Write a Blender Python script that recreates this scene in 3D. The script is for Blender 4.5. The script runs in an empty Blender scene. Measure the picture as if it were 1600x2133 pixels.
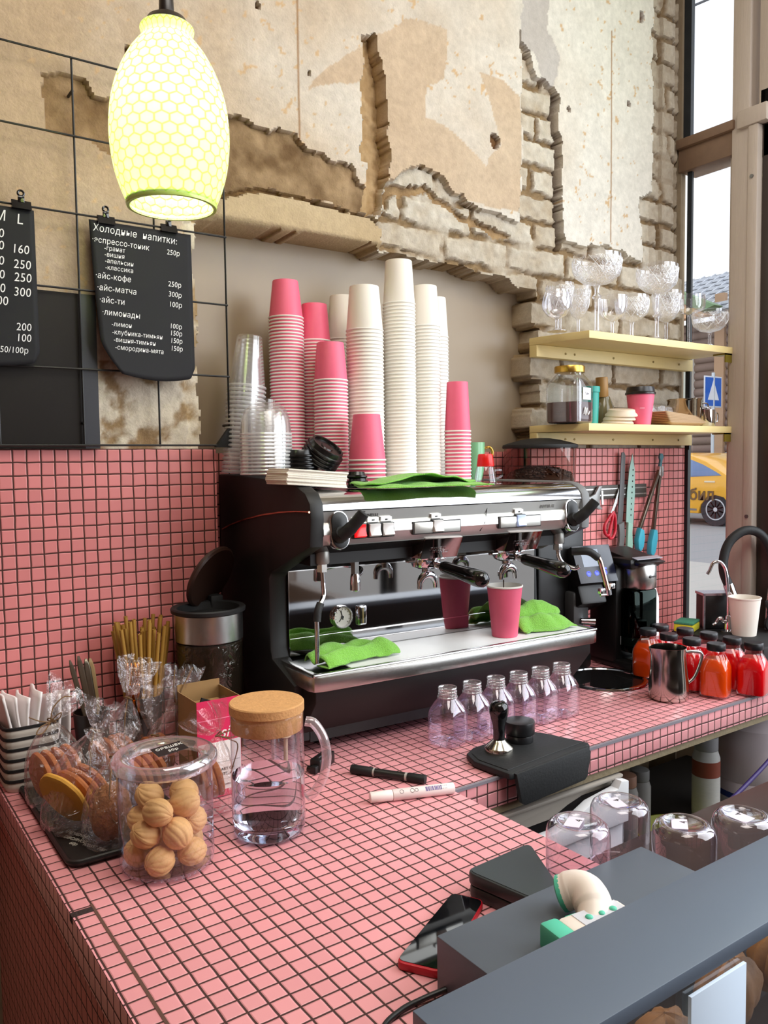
import bpy, bmesh, math, random
import numpy as np
from mathutils import Vector, Matrix, Euler
random.seed(7)
rng = np.random.default_rng(11)
SC = bpy.context.scene
COL = SC.collection
PI = math.pi
T = 0.0265                      # mosaic pitch (tile + grout), metres

# ------------------------------------------------------------------ camera
cam_d = bpy.data.cameras.new('camera')
cam_d.sensor_fit = 'VERTICAL'
cam_d.sensor_height = 24.0
cam_d.lens = 1699.0 / 2133.0 * 24.0
cam_d.clip_start = 0.02
cam_d.clip_end = 200
cam = bpy.data.objects.new('camera', cam_d)
COL.objects.link(cam)
RT = Vector((0.8197326, -0.5726094, -0.0125249))
UP = Vector((0.0461615, 0.0442550, 0.9979532))
FW = Vector((0.5708831, 0.8186330, -0.0627098))
m = Matrix(((RT.x, UP.x, -FW.x), (RT.y, UP.y, -FW.y), (RT.z, UP.z, -FW.z))).to_4x4()
m.translation = Vector((-0.32305, -1.74615, 0.61518))
cam.matrix_world = m
SC.camera = cam

# ------------------------------------------------------------------ view, world, lights
SC.view_settings.view_transform = 'Standard'
SC.view_settings.look = 'None'
SC.view_settings.gamma = 1
SC.view_settings.use_curve_mapping = False
SC.view_settings.exposure = 0.0
SC.cycles.transparent_max_bounces = 40
SC.cycles.max_bounces = 10
SC.cycles.transmission_bounces = 10
SC.cycles.use_denoising = True
SC.cycles.sample_clamp_indirect = 6.0
SC.cycles.blur_glossy = 0.6

W = bpy.data.worlds.new('overcast_sky')
SC.world = W
W.use_nodes = True
bg = W.node_tree.nodes['Background']
bg.inputs['Color'].default_value = (0.965, 0.985, 1.0, 1)
bg.inputs['Strength'].default_value = 1.4

def area(name, loc, target, sx, sy, power, color):
    l = bpy.data.lights.new(name, 'AREA')
    l.shape = 'RECTANGLE'; l.size = sx; l.size_y = sy; l.energy = power; l.color = color
    o = bpy.data.objects.new(name, l); COL.objects.link(o)
    o.location = loc
    o.rotation_euler = (Vector(target) - Vector(loc)).to_track_quat('-Z', 'Y').to_euler()
    return o
# added area lamp, out of view, standing in for daylight through assumed shop-front panes
area('added_fill_window_side', (2.12, -1.85, 1.25), (0.2, -0.75, 0.3), 2.6, 2.3, 92, (0.93, 0.97, 1.0))
# fill lights added overhead, out of view, to brighten the interior
area('added_fill_guest_room', (0.25, -1.75, 2.65), (0.3, -1.35, 0.0), 1.3, 1.0, 30, (1.0, 0.945, 0.86))
area('added_fill_bar', (0.9, -1.3, 2.62), (0.9, -0.5, 0.0), 1.4, 0.8, 9, (1.0, 0.96, 0.90))  # second added fill, aimed down at the worktop

# ------------------------------------------------------------------ materials
def lin(c):
    out = []
    for v in c[:3]:
        v = v / 255.0
        out.append(v / 12.92 if v <= 0.04045 else ((v + 0.055) / 1.055) ** 2.4)
    return (out[0], out[1], out[2], 1.0)

class NT:
    def __init__(self, name):
        self.m = bpy.data.materials.new(name); self.m.use_nodes = True
        self.t = self.m.node_tree; self.n = self.t.nodes; self.n.clear()
        self.out = self.n.new('ShaderNodeOutputMaterial')
    def new(self, typ, **kw):
        x = self.n.new(typ)
        for k, v in kw.items(): setattr(x, k, v)
        return x
    def link(self, a, b): self.t.links.new(a, b)
    def math(self, op, a, b=None, c=None, clamp=False):
        x = self.n.new('ShaderNodeMath'); x.operation = op; x.use_clamp = clamp
        for i, v in enumerate((a, b, c)):
            if v is None: continue
            if isinstance(v, (int, float)): x.inputs[i].default_value = v
            else: self.link(v, x.inputs[i])
        return x.outputs[0]
    def mix(self, f, a, b, mode='MIX'):
        x = self.n.new('ShaderNodeMix'); x.data_type = 'RGBA'; x.blend_type = mode
        for s, v in ((x.inputs[0], f), (x.inputs[6], a), (x.inputs[7], b)):
            if isinstance(v, (int, float)): s.default_value = v
            elif isinstance(v, tuple): s.default_value = v
            else: self.link(v, s)
        return x.outputs[2]

def M(name, col, rough=0.5, metal=0.0, spec=0.5, var=None, bump=None, coat=0.0, sheen=0.0, sss=0.0, emit=None, stretch=None, aniso=0.0):
    k = NT(name)
    p = k.new('ShaderNodeBsdfPrincipled')
    c = lin(col)
    p.inputs['Base Color'].default_value = c
    p.inputs['Roughness'].default_value = rough
    p.inputs['Metallic'].default_value = metal
    p.inputs['Specular IOR Level'].default_value = spec
    p.inputs['Coat Weight'].default_value = coat
    p.inputs['Sheen Weight'].default_value = sheen
    if sss: p.inputs['Subsurface Weight'].default_value = sss; p.inputs['Subsurface Radius'].default_value = (0.01, 0.006, 0.003)
    if emit: p.inputs['Emission Color'].default_value = lin(emit[0]); p.inputs['Emission Strength'].default_value = emit[1]
    tc = None
    def coord():
        nonlocal tc
        if tc is None:
            t = k.new('ShaderNodeTexCoord'); tc = t.outputs['Object']
            if stretch:
                mp = k.new('ShaderNodeMapping'); mp.inputs['Scale'].default_value = stretch
                k.link(tc, mp.inputs['Vector']); tc = mp.outputs[0]
        return tc
    if var:
        sc, amt = var
        nz = k.new('ShaderNodeTexNoise'); nz.inputs['Scale'].default_value = sc; nz.inputs['Detail'].default_value = 5
        k.link(coord(), nz.inputs['Vector'])
        f = k.math('MULTIPLY_ADD', nz.outputs[0], 2 * amt, 1 - amt)
        hs = k.new('ShaderNodeHueSaturation'); hs.inputs['Color'].default_value = c
        k.link(f, hs.inputs['Value']); k.link(hs.outputs[0], p.inputs['Base Color'])
    if bump:
        sc, st = bump
        nz = k.new('ShaderNodeTexNoise'); nz.inputs['Scale'].default_value = sc; nz.inputs['Detail'].default_value = 6
        k.link(coord(), nz.inputs['Vector'])
        b = k.new('ShaderNodeBump'); b.inputs['Strength'].default_value = st; b.inputs['Distance'].default_value = 0.004
        k.link(nz.outputs[0], b.inputs['Height']); k.link(b.outputs[0], p.inputs['Normal'])
    k.link(p.outputs[0], k.out.inputs[0])
    return k.m

def clear(name, col=(250, 252, 255), refl=0.08, edge=0.75, rough=0.02, haze=0.0, power=3.0, bump=None, tint=0.0, tcol=None):
    """thin-walled clear plastic or glass: passes light, mirrors more towards its edges, slightly milky where 'haze'"""
    k = NT(name)
    tr = k.new('ShaderNodeBsdfTransparent'); tr.inputs[0].default_value = lin(tcol or col)
    gl = k.new('ShaderNodeBsdfGlossy'); gl.inputs['Color'].default_value = lin(col); gl.inputs['Roughness'].default_value = rough
    lw = k.new('ShaderNodeLayerWeight'); lw.inputs['Blend'].default_value = 0.5
    f = k.math('POWER', lw.outputs['Facing'], power)
    f = k.math('MULTIPLY_ADD', f, edge, refl, clamp=True)
    if bump:
        t = k.new('ShaderNodeTexCoord')
        nz = k.new('ShaderNodeTexNoise'); nz.inputs['Scale'].default_value = bump[0]; nz.inputs['Detail'].default_value = 3; nz.inputs['Distortion'].default_value = 1.2
        k.link(t.outputs['Object'], nz.inputs['Vector'])
        b = k.new('ShaderNodeBump'); b.inputs['Strength'].default_value = bump[1]; b.inputs['Distance'].default_value = 0.01
        k.link(nz.outputs[0], b.inputs['Height']); k.link(b.outputs[0], gl.inputs['Normal']); k.link(b.outputs[0], lw.inputs['Normal'])
    mx = k.new('ShaderNodeMixShader'); k.link(f, mx.inputs[0]); k.link(tr.outputs[0], mx.inputs[1]); k.link(gl.outputs[0], mx.inputs[2])
    last = mx.outputs[0]
    if haze:
        d = k.new('ShaderNodeBsdfDiffuse'); d.inputs[0].default_value = lin(col)
        m2 = k.new('ShaderNodeMixShader'); m2.inputs[0].default_value = haze
        k.link(last, m2.inputs[1]); k.link(d.outputs[0], m2.inputs[2]); last = m2.outputs[0]
    k.link(last, k.out.inputs[0])
    return k.m

def glass(name, col=(255, 255, 255), ior=1.45, rough=0.0, bump=None):
    k = NT(name)
    g = k.new('ShaderNodeBsdfGlass'); g.inputs['Color'].default_value = lin(col); g.inputs['IOR'].default_value = ior; g.inputs['Roughness'].default_value = rough
    k.link(g.outputs[0], k.out.inputs[0])
    return k.m

def tile_mat(name, tile, grout, off_x, off_y, off_z, gw=0.05, rough=0.35, jitter=0.06, coat=0.0, strip=None):
    """25 mm mosaic laid on the world axes; grid lines at off + k*T on each axis"""
    k = NT(name)
    geo = k.new('ShaderNodeNewGeometry')
    sp = k.new('ShaderNodeSeparateXYZ'); k.link(geo.outputs['Position'], sp.inputs[0])
    sn = k.new('ShaderNodeSeparateXYZ'); k.link(geo.outputs['True Normal'], sn.inputs[0])
    wob = k.new('ShaderNodeTexNoise'); wob.inputs['Scale'].default_value = 28; wob.inputs['Detail'].default_value = 1
    k.link(geo.outputs['Position'], wob.inputs['Vector'])
    w = k.math('MULTIPLY_ADD', wob.outputs[0], 0.09, -0.045)
    def axis(s, off):
        return k.math('ADD', k.math('MULTIPLY', k.math('SUBTRACT', s, off), 1 / T), w)
    X, Y, Z = axis(sp.outputs[0], off_x), axis(sp.outputs[1], off_y), axis(sp.outputs[2], off_z)
    nz = k.math('GREATER_THAN', k.math('ABSOLUTE', sn.outputs[2]), 0.6)
    nx = k.math('GREATER_THAN', k.math('ABSOLUTE', sn.outputs[0]), 0.6)
    def sel(f, a, b):
        return k.math('ADD', k.math('MULTIPLY', a, f), k.math('MULTIPLY', b, k.math('SUBTRACT', 1.0, f)))
    u = sel(nx, Y, X)
    v = sel(nz, Y, Z)
    if strip is not None:        # edge row along the guest side: same rows, shifted
        inside = k.math('LESS_THAN', sp.outputs[0], strip)
        onTop = k.math('MULTIPLY', inside, nz)
        v = k.math('ADD', v, k.math('MULTIPLY', onTop, 0.43))
    fu, fv = k.math('FRACT', u), k.math('FRACT', v)
    def edge(f): return k.math('MINIMUM', f, k.math('SUBTRACT', 1.0, f))
    e = k.math('MINIMUM', edge(fu), edge(fv))
    mask = k.new('ShaderNodeMapRange'); mask.interpolation_type = 'SMOOTHSTEP'
    mask.inputs[1].default_value = gw * 0.75; mask.inputs[2].default_value = gw * 1.35
    k.link(e, mask.inputs[0])
    cv = k.new('ShaderNodeCombineXYZ'); k.link(k.math('FLOOR', u), cv.inputs[0]); k.link(k.math('FLOOR', v), cv.inputs[1]); k.link(nz, cv.inputs[2])
    wn = k.new('ShaderNodeTexWhiteNoise'); k.link(cv.outputs[0], wn.inputs['Vector'])
    hs = k.new('ShaderNodeHueSaturation'); hs.inputs['Color'].default_value = lin(tile)
    k.link(k.math('MULTIPLY_ADD', wn.outputs[0], 2 * jitter, 1 - jitter), hs.inputs['Value'])
    col = k.mix(mask.outputs[0], lin(grout), hs.outputs[0])
    p = k.new('ShaderNodeBsdfPrincipled')
    k.link(col, p.inputs['Base Color'])
    k.link(k.math('MULTIPLY_ADD', mask.outputs[0], rough - 0.85, 0.85), p.inputs['Roughness'])
    p.inputs['Coat Weight'].default_value = coat
    hm = k.new('ShaderNodeMapRange'); hm.interpolation_type = 'SMOOTHSTEP'
    hm.inputs[1].default_value = gw * 0.5; hm.inputs[2].default_value = gw * 2.4
    k.link(e, hm.inputs[0])
    b = k.new('ShaderNodeBump'); b.inputs['Strength'].default_value = 0.55; b.inputs['Distance'].default_value = 0.0016
    k.link(hm.outputs[0], b.inputs['Height']); k.link(b.outputs[0], p.inputs['Normal'])
    k.link(p.outputs[0], k.out.inputs[0])
    return k.m

# ------------------------------------------------------------------ mesh helpers
def xf(loc=(0, 0, 0), rot=(0, 0, 0), s=1.0):
    return Matrix.Translation(loc) @ Euler(rot).to_matrix().to_4x4() @ Matrix.Scale(s, 4)

class MB:
    """collects shapes; build() links them as ONE mesh object"""
    def __init__(self): self.v = []; self.f = []; self.mi = []
    def add(self, vs, fs, mi=0, X=None):
        o = len(self.v)
        self.v.extend([tuple(X @ Vector(p)) if X is not None else tuple(p) for p in vs])
        self.f.extend([tuple(i + o for i in f) for f in fs]); self.mi.extend([mi] * len(fs)); return self
    def frombm(self, bm, mi=0, X=None):
        bm.verts.index_update()
        vs = [v.co.copy() for v in bm.verts]; fs = [[v.index for v in f.verts] for f in bm.faces]
        bm.free(); return self.add(vs, fs, mi, X)
    def box(self, lo, hi, mi=0, bev=0.0, seg=2, X=None):
        bm = bmesh.new(); bmesh.ops.create_cube(bm, size=1.0)
        c = [(a + b) / 2 for a, b in zip(lo, hi)]; s = [abs(b - a) for a, b in zip(lo, hi)]
        for v in bm.verts: v.co = Vector((v.co.x * s[0] + c[0], v.co.y * s[1] + c[1], v.co.z * s[2] + c[2]))
        if bev: bmesh.ops.bevel(bm, geom=bm.edges[:], offset=min(bev, min(s) * 0.48), segments=seg, affect='EDGES', profile=0.5)
        return self.frombm(bm, mi, X)
    def lathe(self, prof, seg=32, mi=0, X=None, caps=(True, True), fn=None, arc=2 * PI):
        vs, fs = [], []
        full = arc > 2 * PI - 1e-6; n = seg if full else seg + 1
        for (r, z) in prof:
            for i in range(n):
                a = arc * i / seg; rr = r * (fn(a, z) if fn else 1.0)
                vs.append((rr * math.cos(a), rr * math.sin(a), z))
        for j in range(len(prof) - 1):
            for i in range(seg):
                a = j * n + i; b = j * n + (i + 1) % n
                fs.append((a, b, b + n, a + n))
        if full:
            if caps[0] and prof[0][0] > 1e-6: fs.append(tuple(range(n - 1, -1, -1)))
            if caps[1] and prof[-1][0] > 1e-6: fs.append(tuple((len(prof) - 1) * n + i for i in range(n)))
        return self.add(vs, fs, mi, X)
    def cyl(self, r, z0, z1, seg=24, mi=0, X=None, bev=0.0, r1=None):
        r1 = r if r1 is None else r1
        if bev: prof = [(r - bev, z0), (r - bev * .3, z0 + bev * .3), (r, z0 + bev), (r1, z1 - bev), (r1 - bev * .3, z1 - bev * .3), (r1 - bev, z1)]
        else: prof = [(r, z0), (r1, z1)]
        return self.lathe(prof, seg, mi, X)
    def prism(self, poly, a0, a1, axis='z', mi=0, bev=0.0, X=None):
        if axis == 'z': mk = lambda p, a: (p[0], p[1], a)
        elif axis == 'y': mk = lambda p, a: (p[0], a, p[1])
        else: mk = lambda p, a: (a, p[0], p[1])
        bm = bmesh.new()
        A = [bm.verts.new(mk(p, a0)) for p in poly]; B = [bm.verts.new(mk(p, a1)) for p in poly]
        n = len(poly); bm.faces.new(A[::-1]); bm.faces.new(B)
        for i in range(n): bm.faces.new((A[i], A[(i + 1) % n], B[(i + 1) % n], B[i]))
        bmesh.ops.recalc_face_normals(bm, faces=bm.faces[:])
        if bev:
            es = [e for e in bm.edges if (e.verts[0] in A) == (e.verts[1] in A)]
            bmesh.ops.bevel(bm, geom=es, offset=bev, segments=2, affect='EDGES', profile=0.5)
        return self.frombm(bm, mi, X)
    def tube(self, pts, r, seg=10, mi=0, X=None, caps=True):
        pts = [Vector(p) for p in pts]; n = len(pts)
        rs = r if isinstance(r, (list, tuple)) else [r] * n
        vs, fs = [], []; nrm = None
        for i, p in enumerate(pts):
            t = (pts[min(i + 1, n - 1)] - pts[max(i - 1, 0)]).normalized()
            if nrm is None:
                h = Vector((0, 0, 1)) if abs(t.z) < 0.9 else Vector((1, 0, 0)); nrm = t.cross(h).normalized()
            else: nrm = (nrm - t * nrm.dot(t)).normalized()
            b = t.cross(nrm)
            for q in range(seg):
                a = 2 * PI * q / seg; vs.append(p + (nrm * math.cos(a) + b * math.sin(a)) * rs[i])
        for i in range(n - 1):
            for q in range(seg):
                a = i * seg + q; c = i * seg + (q + 1) % seg
                fs.append((a, c, c + seg, a + seg))
        if caps: fs.append(tuple(range(seg - 1, -1, -1))); fs.append(tuple((n - 1) * seg + q for q in range(seg)))
        return self.add(vs, fs, mi, X)
    def ball(self, c, r, seg=16, mi=0, X=None, s=(1, 1, 1), fn=None):
        vs, fs = [], []; rings = max(6, seg // 2)
        for j in range(rings + 1):
            th = PI * j / rings
            for i in range(seg):
                ph = 2 * PI * i / seg; rr = r * (fn(th, ph) if fn else 1)
                vs.append((c[0] + rr * s[0] * math.sin(th) * math.cos(ph), c[1] + rr * s[1] * math.sin(th) * math.sin(ph), c[2] + rr * s[2] * math.cos(th)))
        for j in range(rings):
            for i in range(seg):
                a = j * seg + i; b = j * seg + (i + 1) % seg
                fs.append((a, a + seg, b + seg, b))
        return self.add(vs, fs, mi, X)
    def grid(self, fn, nu, nv, mi=0, X=None):
        vs = [fn(i / nu, j / nv) for j in range(nv + 1) for i in range(nu + 1)]
        fs = [(j * (nu + 1) + i, j * (nu + 1) + i + 1, (j + 1) * (nu + 1) + i + 1, (j + 1) * (nu + 1) + i) for j in range(nv) for i in range(nu)]
        return self.add(vs, fs, mi, X)
    def build(self, name, mats, parent=None, loc=None, rot=None, sharp=38, solid=0.0, merge=True):
        me = bpy.data.meshes.new(name)
        me.from_pydata(self.v, [], self.f)
        if merge:
            bm = bmesh.new(); bm.from_mesh(me)
            for f, i in zip(bm.faces, self.mi): f.material_index = i
            bmesh.ops.remove_doubles(bm, verts=bm.verts[:], dist=1e-5)
            bmesh.ops.recalc_face_normals(bm, faces=bm.faces[:])
            bm.to_mesh(me); bm.free()
        else: me.polygons.foreach_set('material_index', self.mi)
        mats = mats if isinstance(mats, (list, tuple)) else [mats]
        for x in mats: me.materials.append(x)
        me.polygons.foreach_set('use_smooth', [True] * len(me.polygons))
        try: me.set_sharp_from_angle(angle=math.radians(sharp))
        except Exception: pass
        o = bpy.data.objects.new(name, me); COL.objects.link(o)
        if parent is not None: o.parent = parent
        if loc is not None: o.location = loc
        if rot is not None: o.rotation_euler = rot
        if solid:
            md = o.modifiers.new('thickness', 'SOLIDIFY'); md.thickness = solid; md.offset = 0
        return o

def tag(o, label=None, cat=None, group=None, kind=None):
    if label: o['label'] = label
    if cat: o['category'] = cat
    if group: o['group'] = group
    if kind: o['kind'] = kind
    return o
def thing(name, label, cat, loc=(0, 0, 0), rz=0.0, group=None, rot=None):
    o = bpy.data.objects.new(name, None); o.empty_display_size = 0.02; COL.objects.link(o)
    o.location = loc; o.rotation_euler = rot if rot else (0, 0, rz)
    return tag(o, label, cat, group)
def struct(o): o['kind'] = 'structure'; return o
def kids(o): return [c for c in bpy.data.objects if c.parent == o]
def dup(root, loc=None, rz=None, label=None, group=None, scale=None, rot=None):
    c = root.copy(); COL.objects.link(c)
    for ch in kids(root):
        d = ch.copy(); COL.objects.link(d); d.parent = c
        for g in kids(ch):
            e = g.copy(); COL.objects.link(e); e.parent = d
    if loc is not None: c.location = loc
    if rot is not None: c.rotation_euler = rot
    elif rz is not None: c.rotation_euler = (c.rotation_euler[0], c.rotation_euler[1], rz)
    if scale is not None: c.scale = scale if isinstance(scale, tuple) else (scale,) * 3
    if label: c['label'] = label
    if group: c['group'] = group
    return c
def text(body, size, mat, X, parent=None, name='lettering', ax='LEFT', shear=0.0, depth=0.0004, spacing=1.0, line=1.0, offset=0.0):
    """lettering in the built-in font; X maps text plane (x right, y up) into place"""
    c = bpy.data.curves.new(name, 'FONT'); c.body = body; c.size = size; c.align_x = ax; c.shear = shear; c.extrude = depth
    c.space_character = spacing; c.space_line = line; c.resolution_u = 3; c.offset = offset
    o = bpy.data.objects.new(name, c); COL.objects.link(o)
    bpy.context.view_layer.update()
    me = bpy.data.meshes.new_from_object(o.evaluated_get(bpy.context.evaluated_depsgraph_get()))
    bpy.data.objects.remove(o)
    mb = MB(); mb.add([v.co.copy() for v in me.vertices], [tuple(p.vertices) for p in me.polygons], 0, X)
    bpy.data.meshes.remove(me)
    return mb
FACE = Matrix(((1, 0, 0, 0), (0, 0, -1, 0), (0, 1, 0, 0), (0, 0, 0, 1)))   # text plane facing -y
def arcpts(c, r, a0, a1, n, plane='xz'):
    out = []
    for i in range(n + 1):
        a = a0 + (a1 - a0) * i / n
        p = (r * math.cos(a), r * math.sin(a))
        out.append((c[0] + p[0], c[1], c[2] + p[1]) if plane == 'xz' else (c[0], c[1] + p[0], c[2] + p[1]) if plane == 'yz' else (c[0] + p[0], c[1] + p[1], c[2]))
    return out
def bez(p, n=16):
    """Catmull-Rom through points"""
    P = [Vector(q) for q in p]; P = [P[0] * 2 - P[1]] + P + [P[-1] * 2 - P[-2]]; out = []
    for i in range(1, len(P) - 2):
        for s in range(n):
            t = s / n; a, b, c, d = P[i - 1], P[i], P[i + 1], P[i + 2]
            out.append(0.5 * ((2 * b) + (c - a) * t + (2 * a - 5 * b + 4 * c - d) * t * t + (3 * b - a - 3 * c + d) * t ** 3))
    out.append(P[-2]); return out
def ordinal(n):
    w = ['topmost', 'second', 'third', 'fourth', 'fifth', 'sixth', 'seventh', 'eighth', 'ninth', 'tenth', 'eleventh', 'twelfth', 'thirteenth', 'fourteenth', 'fifteenth', 'sixteenth', 'seventeenth', 'eighteenth', 'nineteenth']
    if n < 19: return w[n]
    t = (n + 1) // 10; u = (n + 1) % 10
    tens = {2: 'twenty', 3: 'thirty', 4: 'forty', 5: 'fifty', 6: 'sixty'}[t]
    return {2: 'twentieth', 3: 'thirtieth', 4: 'fortieth', 5: 'fiftieth', 6: 'sixtieth'}[t] if u == 0 else tens + '-' + ['first', 'second', 'third', 'fourth', 'fifth', 'sixth', 'seventh', 'eighth', 'ninth'][u - 1]

# common materials
BLACK = M('black plastic', (20, 19, 19), 0.42)
BLACKM = M('matt black', (17, 16, 16), 0.65, var=(40, 0.12))
BLACKG = M('glossy black', (12, 12, 13), 0.12, coat=0.4)
RUBBER = M('black rubber', (26, 27, 28), 0.6, bump=(180, 0.15))
CHROME = M('chrome', (225, 225, 228), 0.07, 1.0)
STEEL = M('brushed steel', (188, 186, 182), 0.26, 1.0, bump=(300, 0.05), stretch=(1, 40, 40))
STEELD = M('dark steel', (120, 118, 116), 0.3, 1.0)
WHITEP = M('white paper', (236, 230, 224), 0.8)
WHITEPL = M('white plastic', (232, 232, 232), 0.35)
PINKP = M('pink paper', (232, 98, 128), 0.5, var=(60, 0.04))
GREEN = M('green microfibre', (132, 198, 72), 0.95, sheen=0.3, var=(260, 0.28), bump=(380, 0.9))
CLEAR = clear('clear plastic')
CLEARG = clear('clear glass', refl=0.07, edge=0.85, power=2.6)
WOODP = M('pale pine', (226, 204, 142), 0.5, var=(14, 0.07), stretch=(2, 30, 30))
BRASS = M('brass', (206, 166, 80), 0.28, 1.0)
# ================================================================== SETTING
def vn(x, z, s, seed):
    r = np.random.default_rng(seed); G = r.random((257, 257))
    u = x / s; v = z / s
    i = np.floor(u).astype(int); j = np.floor(v).astype(int); fu = u - i; fv = v - j
    fu = fu * fu * (3 - 2 * fu); fv = fv * fv * (3 - 2 * fv); i %= 256; j %= 256
    return (G[i, j] * (1 - fu) + G[i + 1, j] * fu) * (1 - fv) + (G[i, j + 1] * (1 - fu) + G[i + 1, j + 1] * fu) * fv
def fbm(x, z, s, seed, n=4):
    o = 0; a = 1; t = 0
    for k in range(n): o = o + a * vn(x + 7.3 * k, z + 3.1 * k, s / 2 ** k, seed + k); t += a; a *= 0.5
    return o / t
def inpoly(x, z, P):
    c = np.zeros(x.shape, bool); n = len(P)
    for i in range(n):
        x0, z0 = P[i]; x1, z1 = P[(i + 1) % n]
        cond = (z0 > z) != (z1 > z)
        with np.errstate(divide='ignore', invalid='ignore'):
            xi = (x1 - x0) * (z - z0) / (z1 - z0 + 1e-12) + x0
        c ^= cond & (x < xi)
    return c
G_GROOVE = [(0.854, 1.677), (0.888, 1.689), (0.901, 1.651), (0.916, 1.59), (0.922, 1.484), (0.927, 1.39), (0.926, 1.335), (0.919, 1.292), (0.879, 1.24), (0.854, 1.238), (0.851, 1.304), (0.861, 1.365), (0.838, 1.366), (0.847, 1.409), (0.846, 1.572)]
G_ROUGH = [(0.30, 1.36), (0.44, 1.403), (0.533, 1.398), (0.582, 1.387), (0.632, 1.4), (0.684, 1.376), (0.75, 1.355), (0.813, 1.35), (0.822, 1.311), (0.856, 1.305), (0.859, 1.239), (0.825, 1.231), (0.748, 1.246), (0.629, 1.251), (0.591, 1.256), (0.554, 1.251), (0.505, 1.234), (0.469, 1.224), (0.389, 1.212), (0.30, 1.22)]
G_ROUGH0 = [(0.086, 1.391), (0.155, 1.395), (0.188, 1.379), (0.246, 1.369), (0.30, 1.33), (0.30, 1.25), (0.234, 1.263), (0.165, 1.278), (0.091, 1.281)]
G_STRIP = [(1.393, 1.843), (1.402, 1.725), (1.405, 1.524), (1.395, 1.30), (1.40, 1.25), (1.59, 1.242), (1.566, 1.274), (1.572, 1.318), (1.551, 1.512), (1.54, 1.691), (1.52, 1.728), (1.46, 1.726), (1.421, 1.811)]
G_BRICK = [(0.891, 1.10), (0.891, 1.25), (0.926, 1.332), (0.953, 1.346), (1.0, 1.386), (1.032, 1.4), (1.073, 1.393), (1.114, 1.37), (1.147, 1.344), (1.173, 1.342), (1.208, 1.328), (1.252, 1.316), (1.306, 1.311), (1.344, 1.313), (1.391, 1.30), (1.566, 1.274), (1.668, 1.271), (1.757, 1.29), (1.851, 1.277), (1.943, 1.258), (1.94, 1.463), (2.0, 1.492), (2.007, 1.725), (1.994, 1.952), (2.012, 2.4), (2.3, 2.4), (2.3, 0.5), (0.891, 0.5)]
G_SMEAR = [(1.383, 2.4), (1.51, 2.4), (1.504, 1.874), (1.55, 1.818), (1.55, 1.749), (1.516, 1.713), (1.48, 1.725), (1.456, 1.78), (1.402, 1.812)]
G_PATCH = [(0.755, 1.572), (0.883, 1.676), (0.99, 1.753), (1.118, 1.765), (1.125, 1.705), (1.116, 1.628), (1.059, 1.601), (1.05, 1.525), (1.149, 1.497), (1.235, 1.45), (1.401, 1.333), (0.926, 1.329), (0.919, 1.603), (0.852, 1.563), (0.768, 1.53), (0.699, 1.502)]
G_PATCH2 = [(1.236, 1.683), (1.327, 1.686), (1.392, 1.656), (1.401, 1.333), (1.252, 1.322), (1.262, 1.456), (1.307, 1.504), (1.272, 1.627)]
G_LINT = [(0.393, 1.155), (0.627, 1.162), (0.86, 1.166), (0.905, 1.154), (1.062, 1.159), (1.163, 1.153), (1.251, 1.144), (1.36, 1.142), (1.40, 1.115), (1.48, 1.115)]
G_BEAMTOP = [(0.395, 1.213), (0.469, 1.22), (0.554, 1.249), (0.629, 1.248), (0.748, 1.242), (0.859, 1.236), (0.891, 1.215)]

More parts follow.
